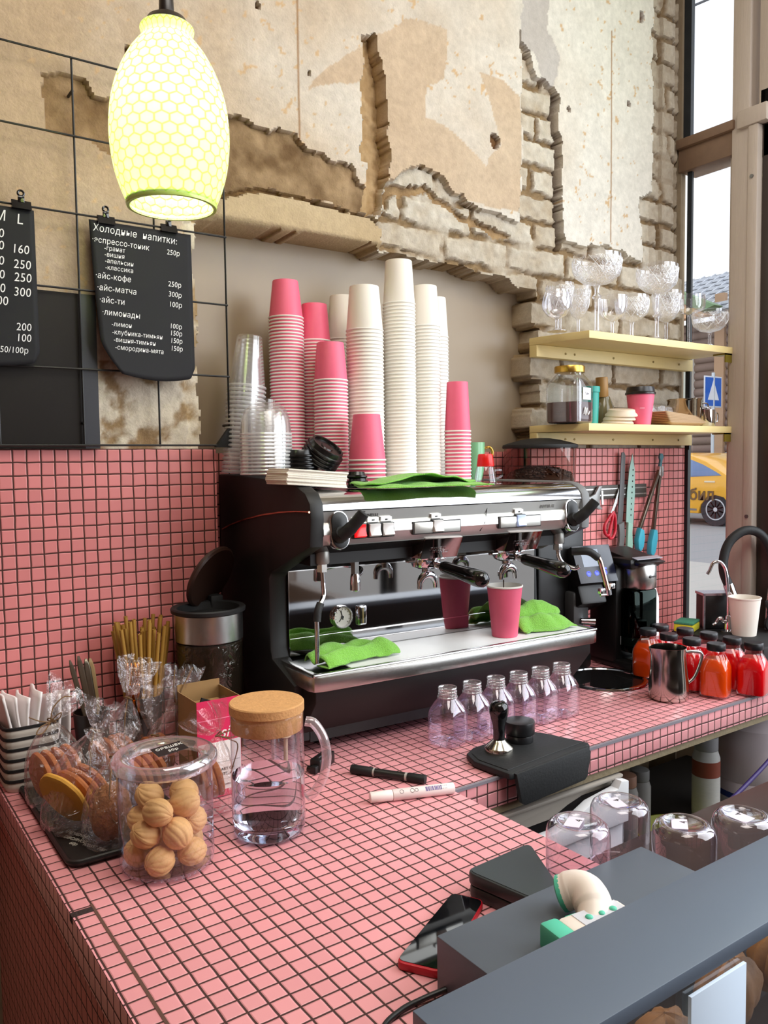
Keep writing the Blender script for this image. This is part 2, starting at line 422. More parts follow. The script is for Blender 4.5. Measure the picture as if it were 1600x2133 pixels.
def plaster_wall():
    x0, x1, z0, z1, st = -0.6, 2.185, 0.60, 2.42, 0.005
    nx = int((x1 - x0) / st) + 1; nz = int((z1 - z0) / st) + 1
    X, Z = np.meshgrid(np.linspace(x0, x1, nx), np.linspace(z0, z1, nz))
    wx = (fbm(X, Z, 0.05, 1) - 0.5) * 0.030 + (fbm(X, Z, 0.016, 5, 2) - 0.5) * 0.010
    wz = (fbm(X, Z, 0.05, 21) - 0.5) * 0.030 + (fbm(X, Z, 0.016, 25, 2) - 0.5) * 0.010
    Xw, Zw = X + wx, Z + wz
    n1, n2, n3 = fbm(X, Z, 0.25, 31), fbm(X, Z, 0.04, 41), fbm(X, Z, 0.014, 51, 3)
    def C(c): return np.array(lin(c)[:3])
    def hue(a, b, t): return C(a) * (1 - t[..., None]) + C(b) * t[..., None]
    # old plaster
    h = 0.001 + 0.003 * n1 + 0.0015 * n3
    t = np.clip((X - 0.1) / 1.6 + (n1 - 0.5) * 0.9, 0, 1)
    col = hue((178, 154, 126), (208, 202, 192), t)
    pm = inpoly(X + (n1 - 0.5) * 0.05, Z + (n2 - 0.5) * 0.02, G_PATCH) | inpoly(X + (n1 - .5) * .04, Z, G_PATCH2)
    col = np.where(pm[..., None], hue((194, 174, 150), (182, 158, 132), n1), col)
    col = col * (1 + 0.16 * (n2 - .5) + 0.14 * (n3 - .5))[..., None]
    spots = (fbm(X, Z, 0.016, 77, 3) > 0.76) & (n1 > .42)
    col = np.where(spots[..., None] & ~pm[..., None], C((192, 162, 126)), col)
    band = (np.abs(X - 0.345 + 0.01 * (n1 - .5)) < 0.0016) | (np.abs(X - 0.665) < 0.0012) | ((np.abs(X - 1.79) < 0.0016) & (Z < 1.95)) | (np.abs(X - 0.028) < 0.0014)
    col = np.where((band & (Z > 1.3))[..., None], C((150, 118, 86)), col)
    # lower left, whitewashed and cracked
    low = (X < 0.42) & (Zw < 0.83)
    h = np.where(low, 0.002 + 0.016 * (n2 - 0.35).clip(0), h)
    col = np.where(low[..., None], hue((206, 194, 174), (146, 120, 88), np.clip((n2 - 0.5) * 6, 0, 1)), col)
    # scratch coat
    def setr(mask, hh, a, b, tt):
        nonlocal h, col
        h = np.where(mask, hh, h); col = np.where(mask[..., None], hue(a, b, tt), col)
    setr(inpoly(Xw, Zw, G_ROUGH), 0.010 + 0.009 * n2 + 0.004 * n3, (160, 134, 102), (106, 82, 56), np.clip(n2 * 1.6 - .3, 0, 1))
    setr(inpoly(Xw, Zw, G_ROUGH0), 0.008 + 0.010 * n2 + 0.004 * n3, (160, 132, 98), (108, 82, 54), np.clip(n2 * 1.6 - .3, 0, 1))
    # bricks
    ch, bl = 0.0775, 0.245
    Zb = Z + (fbm(X, Z, 0.16, 95) - .5) * 0.022
    row = np.floor((Zb - 0.622) / ch); fz = (Zb - 0.622) / ch - row
    xo = X + 0.12 * (row % 2) + 0.02 * np.sin(row * 7.1) + wx * 0.5
    cb = np.floor(xo / bl); fx = xo / bl - cb
    jit = np.sin(row * 12.9 + cb * 78.2) * 43758.5; jit = jit - np.floor(jit)
    mort = np.minimum(np.minimum(fz, 1 - fz) * ch, np.minimum(fx, 1 - fx) * bl) + (n2 - 0.5) * 0.016 + (n3 - .5) * 0.010
    brick = np.clip((mort - 0.0055) / 0.0045, 0, 1)
    fill = np.clip((fbm(X, Z, 0.11, 91) - .58) * 9, 0, 1)
    brick = np.maximum(brick, fill * (0.55 + .45 * n3))
    hb = 0.024 - 0.012 * brick + 0.004 * jit + 0.005 * n2 + 0.007 * n3
    cbk = hue((198, 190, 176), (166, 150, 128), np.clip(jit * .5 + n2 * 1.1 - .35, 0, 1)) * (0.86 + .28 * n3)[..., None]
    cmo = hue((146, 122, 90), (104, 82, 56), n3)
    cbr = cmo * (1 - brick[..., None]) + cbk * brick[..., None]
    bm_ = inpoly(Xw, Zw, G_BRICK) | inpoly(Xw, Zw, G_STRIP)
    edge_lip = bm_
    h = np.where(bm_, hb, h); col = np.where(bm_[..., None], cbr, col)
    # quoin beside the window: short rounded bricks with deep joints
    q = X > 2.0 + 0.02 * (n2 - .5)
    setr(q & (Z > 1.25), hb + 0.012 * (np.sin(X * 62) > 0.55) + 0.02 * np.clip((X - 2.12) / 0.06, 0, 1) ** 2, (194, 184, 168), (122, 100, 74), np.clip((hb - 0.013) * 55, 0, 1))
    dk = inpoly(Xw, Zw, [(0.905, 1.25), (0.95, 1.30), (1.05, 1.33), (1.15, 1.285), (1.35, 1.245), (1.36, 1.262), (1.16, 1.305), (1.05, 1.352), (0.94, 1.33)])
    setr(dk & bm_, 0.024 + 0.010 * n2 + 0.006 * n3, (170, 142, 104), (134, 106, 74), n2)
    # long crack in the brick strip, groove chase
    setr(inpoly(Xw, Z, [(1.535, 1.70), (1.55, 1.70), (1.575, 1.30), (1.59, 1.25), (1.56, 1.25), (1.553, 1.33)]), 0.055 + 0.01 * n3, (120, 92, 60), (92, 66, 42), n3)
    gm = inpoly(X + wx * .8, Z + wz * .5, G_GROOVE)
    gr = np.clip((X - 0.848 - 0.02 * (1.7 - Z).clip(0, 1)) / 0.07, 0, 1)
    setr(gm, 0.022 + 0.022 * gr + 0.010 * n3, (178, 150, 112), (146, 116, 78), n3)
    setr(inpoly(Xw, Zw, G_SMEAR), 0.003 + 0.003 * n2, (188, 182, 178), (170, 160, 150), n1)
    for hx, hz, r in ((1.293, 1.512, 0.016), (0.265, 1.474, 0.013), (1.592, 1.673, 0.006), (1.87, 1.743, 0.007), (1.934, 2.031, 0.008), (0.56, 1.66, 0.006), (0.69, 1.55, 0.005)):
        d = np.hypot(Xw - hx, (Zw - hz) * 0.8) < r
        setr(d, 0.018, (120, 88, 58), (96, 66, 40), n3)
    # cement lintel
    lz = np.interp(X, [p[0] for p in G_LINT], [p[1] for p in G_LINT]) + (fbm(X, Z * 0, 0.06, 61) - .5) * 0.024 * (X > 0.88) + (n3 - .5) * 0.006
    bt = np.interp(X, [p[0] for p in G_BEAMTOP], [p[1] for p in G_BEAMTOP]) + wz * 0.5
    beam = (X > 0.30) & (X < 0.893 + wx) & (Z < bt) & (Z > 1.05) & ~gm
    setr(beam & (X > 0.385), -0.008 + 0.004 * n1 + 0.002 * n3 + 0.022 * np.clip((1.172 - Z) / 0.02, 0, 1), (190, 170, 138), (168, 144, 110), n1)
    crackline = (np.abs(Z - bt) < 0.006) & (X > 0.44) & (X < 0.9)
    setr(crackline, 0.026 + 0 * n3, (128, 100, 66), (110, 84, 54), n3)
    # niche behind the machine
    le = np.where(Z > 0.65, 0.396 + (fbm(X * 0, Z, 0.07, 71) - .5) * 0.03 + (n3 - .5) * 0.008, 0.43)
    rw_ = np.sin(row * 3.7) * 0.012 + np.where(row % 2 == 0, 0.006, -0.012)
    re = 1.468 + rw_ + (n2 - .5) * 0.014 + np.where((fz < 0.13) | (fz > 0.9), 0.014, 0)
    niche = (X > le) & (X < re) & (Z < lz)
    rim = (X > le - 0.035) & (X <= le) & (Z < 1.15)
    setr(rim & (X > 0.3), 0.002 + 0.012 * n2 + 0.004 * n3, (216, 204, 182), (160, 134, 98), np.clip((n2 - .45) * 4, 0, 1))
    setr(niche, 0.130 + 0 * n3, (170, 146, 112), (150, 126, 92), n2)
    me = bpy.data.meshes.new('wall_back')
    V = np.stack([X, h, Z], -1).reshape(-1, 3)
    idx = np.arange(nx * nz).reshape(nz, nx)
    F = np.stack([idx[:-1, :-1], idx[:-1, 1:], idx[1:, 1:], idx[1:, :-1]], -1).reshape(-1, 4)
    me.vertices.add(len(V)); me.vertices.foreach_set('co', V.ravel())
    me.loops.add(F.size); me.loops.foreach_set('vertex_index', F.ravel())
    me.polygons.add(len(F)); me.polygons.foreach_set('loop_start', np.arange(0, F.size, 4)); me.polygons.foreach_set('loop_total', np.full(len(F), 4))
    me.update(); me.validate()
    me.polygons.foreach_set('use_smooth', np.ones(len(F), bool))
    me.set_sharp_from_angle(angle=math.radians(50))
    at = me.color_attributes.new('pigment', 'FLOAT_COLOR', 'POINT')
    at.data.foreach_set('color', np.concatenate([col.reshape(-1, 3), np.ones((len(V), 1))], 1).astype(np.float32).ravel())
    k = NT('old plaster and whitewashed brick')
    a = k.new('ShaderNodeAttribute'); a.attribute_name = 'pigment'
    tc = k.new('ShaderNodeTexCoord')
    nz1 = k.new('ShaderNodeTexNoise'); nz1.inputs['Scale'].default_value = 60; nz1.inputs['Detail'].default_value = 8; nz1.inputs['Roughness'].default_value = 0.7
    k.link(tc.outputs['Object'], nz1.inputs['Vector'])
    hs = k.new('ShaderNodeHueSaturation'); k.link(a.outputs[0], hs.inputs['Color']); k.link(k.math('MULTIPLY_ADD', nz1.outputs[0], 0.5, 0.75), hs.inputs['Value'])
    p = k.new('ShaderNodeBsdfPrincipled'); p.inputs['Roughness'].default_value = 0.92; p.inputs['Specular IOR Level'].default_value = 0.15
    k.link(hs.outputs[0], p.inputs['Base Color'])
    nz2 = k.new('ShaderNodeTexNoise'); nz2.inputs['Scale'].default_value = 190; nz2.inputs['Detail'].default_value = 5
    k.link(tc.outputs['Object'], nz2.inputs['Vector'])
    b = k.new('ShaderNodeBump'); b.inputs['Strength'].default_value = 0.5; b.inputs['Distance'].default_value = 0.003
    k.link(nz2.outputs[0], b.inputs['Height']); k.link(b.outputs[0], p.inputs['Normal'])
    k.link(p.outputs[0], k.out.inputs[0])
    me.materials.append(k.m)
    o = bpy.data.objects.new('wall_back', me); COL.objects.link(o); struct(o)
plaster_wall()
PLAST = M('beige plaster', (206, 184, 154), 0.9, var=(5, 0.1), bump=(60, 0.3))
DARKR = M('dim brown room paint', (150, 116, 100), 0.9, var=(3, 0.15))
b = MB(); b.box((-3.3, 0.012, -0.9), (-0.58, 0.2, 2.75)); b.box((-0.6, 0.012, 2.40), (2.185, 0.2, 2.75)); struct(b.build('wall_back_extension', PLAST))
b = MB(); b.box((-0.6, 0.135, -0.9), (2.203, 0.3, 2.75)); struct(b.build('wall_back_core', PLAST))
b = MB(); b.box((-3.4, -4.4, -1.0), (2.3, 0.3, -0.9)); struct(b.build('floor', M('dark floor', (70, 56, 48), 0.5, var=(4, 0.2))))
b = MB(); b.box((-3.4, -4.4, 2.72), (2.3, 0.3, 2.85)); struct(b.build('ceiling', M('ceiling paint', (196, 184, 168), 0.9)))
b = MB(); b.box((-3.4, -4.4, -0.9), (-3.3, 0.3, 2.75)); struct(b.build('wall_left', DARKR))
b = MB(); b.box((-3.4, -4.5, -0.9), (2.3, -4.4, 2.75)); struct(b.build('wall_rear', DARKR))
# smooth board at the back of the niche
b = MB(); b.box((0.37, 0.100, 0.63), (1.50, 0.112, 1.20)); struct(b.build('wall_niche', M('niche board', (150, 132, 108), 0.36, spec=0.5, var=(6, 0.08), bump=(30, 0.04))))
# pink mosaic, wall
WT = tile_mat('pink wall mosaic', (226, 136, 134), (70, 38, 30), 0.0, 0.0, 0.4156 * T, gw=0.050, rough=0.38)
b = MB(); b.box((-0.6, 0.0, -0.02), (0.4297, 0.03, 0.6475)); b.box((1.4297, 0.0, -0.02), (2.183, 0.03, 0.6475)); struct(b.build('wall_backsplash', WT))
b = MB(); b.box((0.42, 0.094, -0.02), (1.44, 0.12, 0.638)); b.box((0.4197, 0.02, -0.02), (0.4297, 0.11, 0.6475)); b.box((1.4297, 0.02, -0.02), (1.4397, 0.11, 0.6475))
struct(b.build('wall_niche_backsplash', WT))

# ------------------------------------------------------------------ worktop
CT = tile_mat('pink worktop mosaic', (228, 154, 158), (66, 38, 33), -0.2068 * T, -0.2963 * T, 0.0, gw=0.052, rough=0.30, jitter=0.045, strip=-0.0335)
cxl, cxr, cyf = -0.0625, 0.6275, -0.6005
wt = thing('worktop', 'L-shaped pink mosaic worktop running along the wall under the machine', 'counter', (0, 0, 0))
L = [(cxl, 0.0), (2.19, 0.0), (2.19, cyf), (cxr, cyf), (cxr, -1.150), (cxl, -1.150)]
b = MB(); b.prism(L, -0.0585, 0.0, 'z', bev=0.0012); b.box((0.4297, -0.001, -0.0585), (1.4297, 0.094, 0.0)); b.build('top_slab', CT, wt)
b = MB(); b.box((cxr - 0.004, cyf - 0.0022, -0.0045), (2.19, cyf + 0.0045, 0.0012)); b.build('edge_trim', M('grey edge trim', (134, 128, 136), 0.45, 0.0), wt)
b = MB(); b.box((-0.0345, -1.15, -0.002), (-0.0305, -0.60, 0.0007)); b.build('grout_joint', M('wide brown joint', (92, 62, 50), 0.9), wt)
b = MB(); b.box((cxl - 0.001, -0.620, -0.01), (-0.0335, -0.607, 0.0012), bev=0.001); b.build('open_joint', M('crumbling joint', (48, 32, 28), 0.95, bump=(200, 0.8)), wt)
b = MB(); b.box((0.64, cyf + 0.004, -0.075), (2.19, 0.0, -0.0585)); b.build('backing_board', M('raw board edge', (132, 118, 92), 0.8, var=(30, 0.2), bump=(90, 0.5)), wt)
ST = tile_mat('pink mosaic with guest side shade', (190, 100, 96), (60, 34, 28), 0.0, -0.2963 * T, 0.0, gw=0.05, rough=0.5)  # same mosaic, its tile colour darkened for the shade on this side
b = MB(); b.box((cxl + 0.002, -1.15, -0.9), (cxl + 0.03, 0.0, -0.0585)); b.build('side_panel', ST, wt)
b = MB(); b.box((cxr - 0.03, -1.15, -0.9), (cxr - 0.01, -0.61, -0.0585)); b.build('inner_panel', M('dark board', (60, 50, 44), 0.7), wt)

# ------------------------------------------------------------------ window side
FR = M('greige window paint', (192, 178, 166), 0.6, var=(9, 0.07), bump=(25, 0.25), stretch=(8, 8, 1))
FRD = M('worn brown window paint', (128, 102, 82), 0.6, var=(16, 0.25), bump=(40, 0.4))
DARKF = M('dark door frame', (52, 40, 34), 0.35, var=(8, 0.2))
SEAL = M('window seal', (34, 40, 46), 0.4)
PANE = clear('window pane', refl=0.03, edge=0.5, power=4)
w1 = struct(thing('window_1', None, None)); w1['label'] = 'narrow lower shop window pane beside the brick corner'
wx = 2.2
b = MB(); b.box((wx - 0.004, -0.1545, 0.03), (wx, -0.02, 1.595)); b.build('pane', PANE, w1)
b = MB(); b.box((wx - 0.012, -0.010, 0.0), (wx + 0.004, 0.004, 1.60)); b.box((wx - 0.010, -0.0125, 0.64), (wx - 0.002, -0.010, 1.59)); b.build('seal', SEAL, w1)
b = MB(); b.box((wx - 0.03, -0.19, 1.592), (wx + 0.07, 0.03, 1.69), bev=0.006); b.box((wx - 0.045, -0.185, 1.668), (wx + 0.07, 0.03, 1.70), bev=0.005); b.build('transom', FRD, w1)
b = MB(); b.box((wx - 0.02, -0.27, -0.08), (wx + 0.1, 0.03, 0.02), bev=0.004); b.build('sill', FR, w1)
w2 = struct(thing('window_2', None, None)); w2['label'] = 'upper shop window pane above the transom'
b = MB(); b.box((wx - 0.004, -0.187, 1.70), (wx, -0.0, 2.6)); b.build('pane', PANE, w2)
b = MB(); b.box((wx - 0.012, -0.006, 1.70), (wx + 0.006, 0.03, 2.6)); b.build('seal', SEAL, w2)
t1 = struct(thing('trim_1', None, None)); t1['label'] = 'greige wooden mullion between the window and the door'
b = MB()
b.box((wx - 0.01, -0.171, -0.08), (wx + 0.07, -0.1545, 1.60), bev=0.003)
b.box((wx - 0.035, -0.235, -0.08), (wx + 0.08, -0.174, 2.62), bev=0.004)
b.box((wx - 0.045, -0.270, -0.08), (wx + 0.08, -0.2365, 1.66), bev=0.004)
b.box((wx - 0.05, -0.30, 1.66), (wx + 0.08, -0.20, 1.715), bev=0.004)
b.build('mullion_wood', FR, t1)
b = MB(); b.box((wx - 0.012, -0.1745, -0.08), (wx + 0.06, -0.1705, 1.60)); b.build('gap_shadow_seal', SEAL, t1)
b = MB(); b.cyl(0.006, 0, 0.004, 12, X=xf((wx - 0.0445, -0.252, 0.42), (0, -PI / 2, 0))); b.cyl(0.006, 0, 0.004, 12, X=xf((wx - 0.0445, -0.252, 1.50), (0, -PI / 2, 0))); b.build('screw', STEELD, t1)
d1 = struct(thing('door_1', None, None)); d1['label'] = 'dark glazed street door beside the mullion'
b = MB(); b.box((wx - 0.02, -0.36, -0.9), (wx + 0.06, -0.272, 1.66), bev=0.004); b.box((wx - 0.02, -1.25, 1.56), (wx + 0.06, -0.272, 1.66)); b.box((wx - 0.02, -1.25, -0.9), (wx + 0.06, -1.15, 1.66)); b.box((wx - 0.02, -1.25, -0.9), (wx + 0.06, -0.272, -0.6)); b.build('frame', DARKF, d1)
b = MB(); b.box((wx - 0.004, -1.15, -0.6), (wx, -0.36, 1.56)); b.build('pane', PANE, d1)
w3 = struct(thing('window_3', None, None)); w3['label'] = 'fanlight above the street door'
b = MB(); b.box((wx - 0.004, -1.2, 1.76), (wx, -0.30, 2.6)); b.build('pane', clear('greenish pane', (214, 226, 206), refl=0.05, edge=0.5), w3)
b = MB(); b.box((wx - 0.03, -0.315, 1.715), (wx + 0.06, -0.262, 2.62), bev=0.004); b.box((wx - 0.03, -1.25, 1.70), (wx + 0.06, -0.27, 1.76)); b.build('frame', FR, w3)
for i, (ya, yb) in enumerate(((-1.30, -2.75), (-2.80, -4.35))):  # further panes out of view, assumed from the light on the counter
    w = struct(thing('window_%d' % (4 + i), None, None))
    b = MB(); b.box((wx - 0.004, yb, -0.3), (wx, ya, 2.6)); b.build('pane', PANE, w)
    b = MB(); b.box((wx - 0.03, ya, -0.9), (wx + 0.06, ya + 0.05, 2.7)); b.box((wx - 0.03, yb - 0.05, -0.9), (wx + 0.06, yb, 2.7)); b.box((wx - 0.03, yb, -0.9), (wx + 0.06, ya, -0.3)); b.build('frame', FR, w)
b = MB(); b.box((2.185, -0.28, -0.9), (2.26, 0.14, -0.05)); struct(b.build('wall_right', PLAST))

b = MB(); b.box((2.178, 0.022, -0.9), (2.203, 0.30, 2.75)); struct(b.build('wall_right_jamb', M('dim brick jamb', (150, 134, 112), 0.9, var=(14, .25), bump=(40, .8))))
# ------------------------------------------------------------------ street outside
b = MB(); b.box((2.35, -40, -0.9), (70, 60, -0.78)); struct(b.build('road', M('grey asphalt', (150, 150, 152), 0.85, var=(1.5, 0.06), bump=(30, 0.2))))
b = MB(); b.box((2.35, -40, -0.9), (9.0, 60, -0.74), bev=0.02); struct(b.build('sidewalk', M('pale pavement', (186, 182, 176), 0.85, var=(2, 0.06))))
b = MB(); b.box((9.0, -40, -0.775), (9.12, 60, -0.772)); struct(b.build('road_marking', M('white road paint', (226, 224, 220), 0.8)))
# ================================================================== ESPRESSO MACHINE
TH = math.radians(-3)
em = thing('espresso_machine', 'two-group black and steel espresso machine standing on the pink mosaic worktop', 'coffee machine', (0.475, -0.345, 0), TH)
PANEL = M('satin aluminium panel', (205, 203, 198), 0.32, 0.85, bump=(400, 0.04), stretch=(1, 60, 60))
TOPC = M('polished steel hood', (205, 206, 210), 0.10, 1.0)
MIRR = M('mirror steel', (176, 174, 174), 0.04, 1.0)
EMB = M('machine black shell', (15, 13, 12), 0.55, var=(50, 0.1))
GREYCAP = M('grey plastic cap', (112, 112, 112), 0.5)
side = [(0.002, .445), (-.004, .50), (0.0, .532), (0.018, .553), (.055, .567), (.15, .579), (.30, .587), (.42, .588), (.42, .03), (.075, .03), (.075, .15), (.17, .19), (.176, .21), (.176, .365), (.165, .378)]
def flare(mb, n0):
    for i in range(n0, len(mb.v)):
        x, y, z = mb.v[i]
        if x < 0.02: mb.v[i] = (x - 0.030 * max(0, y) / .42, y, z)
b = MB(); b.prism(side, 0.0, 0.032, 'x', bev=0.006); flare(b, 0); b.build('side_panel', EMB, em)
b = MB(); b.prism([(0.0, .445), (-.004, .50), (0.0, .529), (0.014, .545), (.034, .5545), (.06, .5585), (.42, .560), (.42, .40), (.165, .378)], 0.745, 0.772, 'x', bev=0.005); b.build('side_cap', GREYCAP, em)
b = MB(); b.prism([(.075, .03), (.075, .15), (.17, .19), (.176, .38), (.42, .40), (.42, .03)], 0.745, 0.756, 'x', bev=0.002); b.build('side_panel', EMB, em)
b = MB(); b.tube([(-0.030 * y / .42 - 0.0008, y, z) for y, z in ((0.0, .5155), (.05, .5145), (.12, .510), (.2, .501), (.28, .488), (.36, .470), (.40, .458))], 0.0022, 8); b.build('trim_line', M('coppery trim', (214, 150, 124), 0.15, 1.0), em)
# body
b = MB(); b.box((0.03, 0.06, 0.40), (0.746, 0.42, 0.553)); b.box((0.03, 0.19, 0.15), (0.75, 0.42, 0.41)); b.box((0.03, 0.075, 0.025), (0.77, 0.42, 0.152)); b.build('body', EMB, em)
hood = [(0.001, .517), (0.004, .528), (0.014, .541), (0.032, .550), (0.06, .5545), (.40, .556), (.40, .550), (.06, .548), (.02, .52)]
b = MB(); b.prism(hood, 0.031, 0.746, 'x'); b.build('hood', TOPC, em, sharp=60)
# front panel, slightly hollow, with a raised central bar
pan = [(0.003, .5145), (0.006, .500), (0.0075, .492), (0.004, .4885), (0.0, .479), (0.0, .468), (0.004, .462), (0.007, .4575), (0.010, .452), (0.014, .4435), (0.055, .4435), (0.055, .5145)]
fp = MB().prism(pan, 0.031, 0.746, 'x').build('front_panel', PANEL, em, sharp=25)
b = MB(); b.tube([(0.455, 0.0062, .5145), (0.449, 0.005, .492), (0.4405, -0.0002, .472), (0.434, 0.009, .4535)], 0.0009, 6); b.build('seam', BLACKG, fp)
PT = lambda x, z, y=0.0045: Matrix.Translation((x, y, z)) @ Matrix.Rotation(math.radians(11), 4, 'X') @ FACE
INK = M('dark print', (48, 46, 46), 0.5)
text('SIMONELLI', 0.0098, INK, PT(0.112, 0.5000, 0.0046), spacing=1.05).build('lettering', INK, fp, merge=False)
text('APPIA II', 0.0120, M('grey print', (120, 118, 116), 0.4, 0.6), PT(0.612, 0.4980, 0.0046), spacing=1.1).build('lettering', M('grey print', (120, 118, 116), 0.4, 0.6), fp, merge=False)
text('nuova', 0.0055, INK, PT(0.116, 0.5098, 0.0026)).build('lettering', INK, fp, merge=False)
ICON = M('pale icon plate', (226, 224, 220), 0.4, 0.5)
def switch(x, mat, w=0.0145, name='rocker_switch', label=None):
    b = MB(); b.box((x - w - .002, -0.004, .4565), (x + w + .002, 0.006, .4875), bev=0.0015)
    o = b.build(name, BLACK, em)
    if label: o['label'] = label
    b = MB(); b.prism([(-0.005, .459), (-0.012, .462), (-0.0065, .474), (-0.0085, .485), (-0.003, .486), (-.001, .459)], x - w + .0015, x + w - .0015, 'x', bev=0.0008); b.build('rocker', mat, o)
    b = MB(); b.box((x - w + .001, 0.002, .489), (x + w - .001, 0.0062, .4985)); b.build('icon_plate', ICON, o)
    return o
WSW = M('white rocker', (224, 222, 220), 0.3)
s = switch(0.112, M('lit red rocker', (190, 10, 16), 0.2, emit=((255, 20, 24), 0.8)), label='lit red power switch')
b = MB(); b.tube(arcpts((0.112, 0.0016, .4938), 0.0034, 0, 2 * PI, 16), 0.0004, 5, caps=False); b.box((.1117, .0012, .4915), (.1123, .002, .496)); b.build('power_symbol', INK, s)
for x in (0.1475, 0.180):
    s = switch(x, WSW); b = MB(); b.box((x - .003, 0.0012, .4915), (x + .002, 0.002, .4945), bev=.0004); b.tube(arcpts((x + .0025, 0.0016, .4932), 0.0013, -PI / 2, PI / 2, 6), 0.0003, 4); b.build('cup_symbol', INK, s)
for x, mat in ((0.308, WSW), (0.545, M('lit pale blue rocker', (196, 210, 236), 0.2, emit=((160, 190, 255), 0.25)))):
    b = MB(); b.box((x - .064, -0.0025, .4565), (x + .064, 0.006, .4845), bev=0.0012); b.box((x - .061, -0.0042, .4585), (x + .061, 0.004, .4825), mi=1, bev=0.0012); b.build('dose_plate', [INK, M('dose plate', (206, 204, 198), 0.3, 0.8, bump=(60, 0.1))], em)
    s = switch(x, mat, 0.0135); b = MB(); b.box((x - .003, 0.0012, .4915), (x + .002, 0.002, .4945), bev=.0004); b.tube(arcpts((x + .0025, 0.0016, .4932), 0.0013, -PI / 2, PI / 2, 6), 0.0003, 4); b.build('cup_symbol', INK, s)
# steam levers
def capsule(w, h, n=10):
    return [(w * math.cos(a), h + w * math.sin(a)) for a in [PI * i / n for i in range(n + 1)]] + [(w * math.cos(a), -h + w * math.sin(a)) for a in [PI + PI * i / n for i in range(n + 1)]]
for x in (0.066, 0.712):
    o = MB().prism(capsule(.0215, .0185), -0.003, 0.012, 'y', bev=0.002, X=xf((x, 0, .4765), (math.radians(-8), 0, 0))).build('steam_lever', CHROME, em)
    MB().prism(capsule(.0185, .0185), -0.006, 0.010, 'y', bev=0.002, X=xf((x, 0, .4765), (math.radians(-8), 0, 0))).build('lever_housing', BLACK, o)
    b = MB(); b.tube([(x - .004, -0.006, .466), (x - .002, -0.018, .472)], [0.017, 0.015], 14); b.tube(bez([(x - .004, -0.016, .466), (x + .010, -0.032, .483), (x + .024, -0.046, .505), (x + .029, -0.050, .513)], 6), [0.0135] * 7 + [0.0125] * 6 + [0.0120] * 5 + [0.009], 14)
    b.build('lever', BLACKM, o)
# underside and mirror splash-back
b = MB(); b.prism([(0.012, .444), (0.172, .377), (0.172, .39), (0.05, .452)], 0.031, 0.746, 'x'); b.build('underside', M('dark glossy underside', (70, 68, 66), 0.12, 0.9), em)
sp = MB().box((0.031, 0.172, 0.225), (0.746, 0.190, 0.382)).prism([(0.172, .226), (0.1695, .188), (0.19, .188), (0.19, .226)], 0.031, 0.746, 'x').build('splash_back', MIRR, em)
b = MB(); b.box((0.031, 0.1705, 0.224), (0.746, 0.173, 0.2265)); b.box((0.0305, 0.170, 0.19), (0.0325, 0.174, 0.377)); b.box((0.031, 0.1705, .3745), (.746, .1735, .3765)); b.build('edge_bead', CHROME, sp)
# pressure gauge
g = MB().lathe([(.0205, 0), (.0255, 0), (.0262, .004), (.0255, .009), (.0235, .0105), (.0222, .008), (.0222, .004)], 40, X=xf((.162, .1715, .2625), (PI / 2, 0, 0)), caps=(True, False)).build('pressure_gauge', CHROME, em)
MB().cyl(.0222, .0035, .0045, 32, X=xf((.162, .1715, .2625), (PI / 2, 0, 0))).build('dial', M('dial face', (214, 208, 196), 0.5), g)
b = MB(); Xg = xf((.162, .1665, .2625), (PI / 2, 0, 0))
b.box((-.0008, -.006, 0), (.0008, .016, .0012), X=Xg @ Matrix.Rotation(0.25, 4, 'Z')); b.cyl(.0030, 0, .002, 12, X=Xg)
for i in range(11):
    a = math.radians(-40 + 26 * i); b.box((.0165, -.0004, 0), (.0195, .0004, .0006), X=Xg @ Matrix.Rotation(a, 4, 'Z'))
b.box((-.0006, -.013, 0), (.0006, 0, .001), X=Xg @ Matrix.Rotation(-0.7, 4, 'Z'))
b.build('needle', BLACK, g)
lv = MB().box((.202, .165, .238), (.226, .172, .283), bev=.004).build('water_level_window', CHROME, em)
MB().box((.2055, .1635, .242), (.2225, .166, .279), bev=.001).build('level_glass', M('dark level glass', (44, 40, 30), 0.08), lv)
MB().box((.2125, .1625, .243), (.2155, .1645, .278)).build('scale_line', M('ochre line', (150, 130, 70), 0.4), lv)
# drip tray
tr = [(0.022, 0), (0.788, 0), (0.803, .006), (0.81, .02), (0.81, .19), (0.0, .19), (0.0, .02), (0.007, .006)]
b = MB(); b.prism(tr, .150, .1815, 'z', bev=.0035)
o = b.build('drip_tray', STEEL, em)
b = MB()
b.box((0.004, 0.004, .180), (.806, .0155, .1875), bev=.003); b.box((0.004, 0.004, .180), (.018, .19, .1875), bev=.003); b.box((.792, 0.004, .180), (.806, .19, .1875), bev=.003)
b.build('rim', STEEL, o)
b = MB(); b.box((.018, .0155, .178), (.792, .185, .1825)); b.build('well', M('wet black tray', (14, 13, 12), 0.15), o)
b = MB()
for i in range(42): b.box((.10, .020 + i * .0038, .1835), (.785, .0228 + i * .0038, .1864))
for x in (.13, .34, .55, .762): b.box((x, .0185, .1825), (x + .003, .180, .1850))
b.build('drip_grid', M('white wire grid', (238, 238, 236), 0.45, 0.1), o)
# lower front apron and feet
b = MB(); b.prism([(0.012, .151), (0.012, .125), (0.085, .035), (.15, .03), (.15, .151)], 0.012, 0.79, 'x', bev=.003); b.build('apron', EMB, em)
for x in (.09, .70):
    for y in (.14, .37): MB().cyl(.022, .0008, .032, 20, X=xf((x, y, 0))).build('foot', BLACK, em)
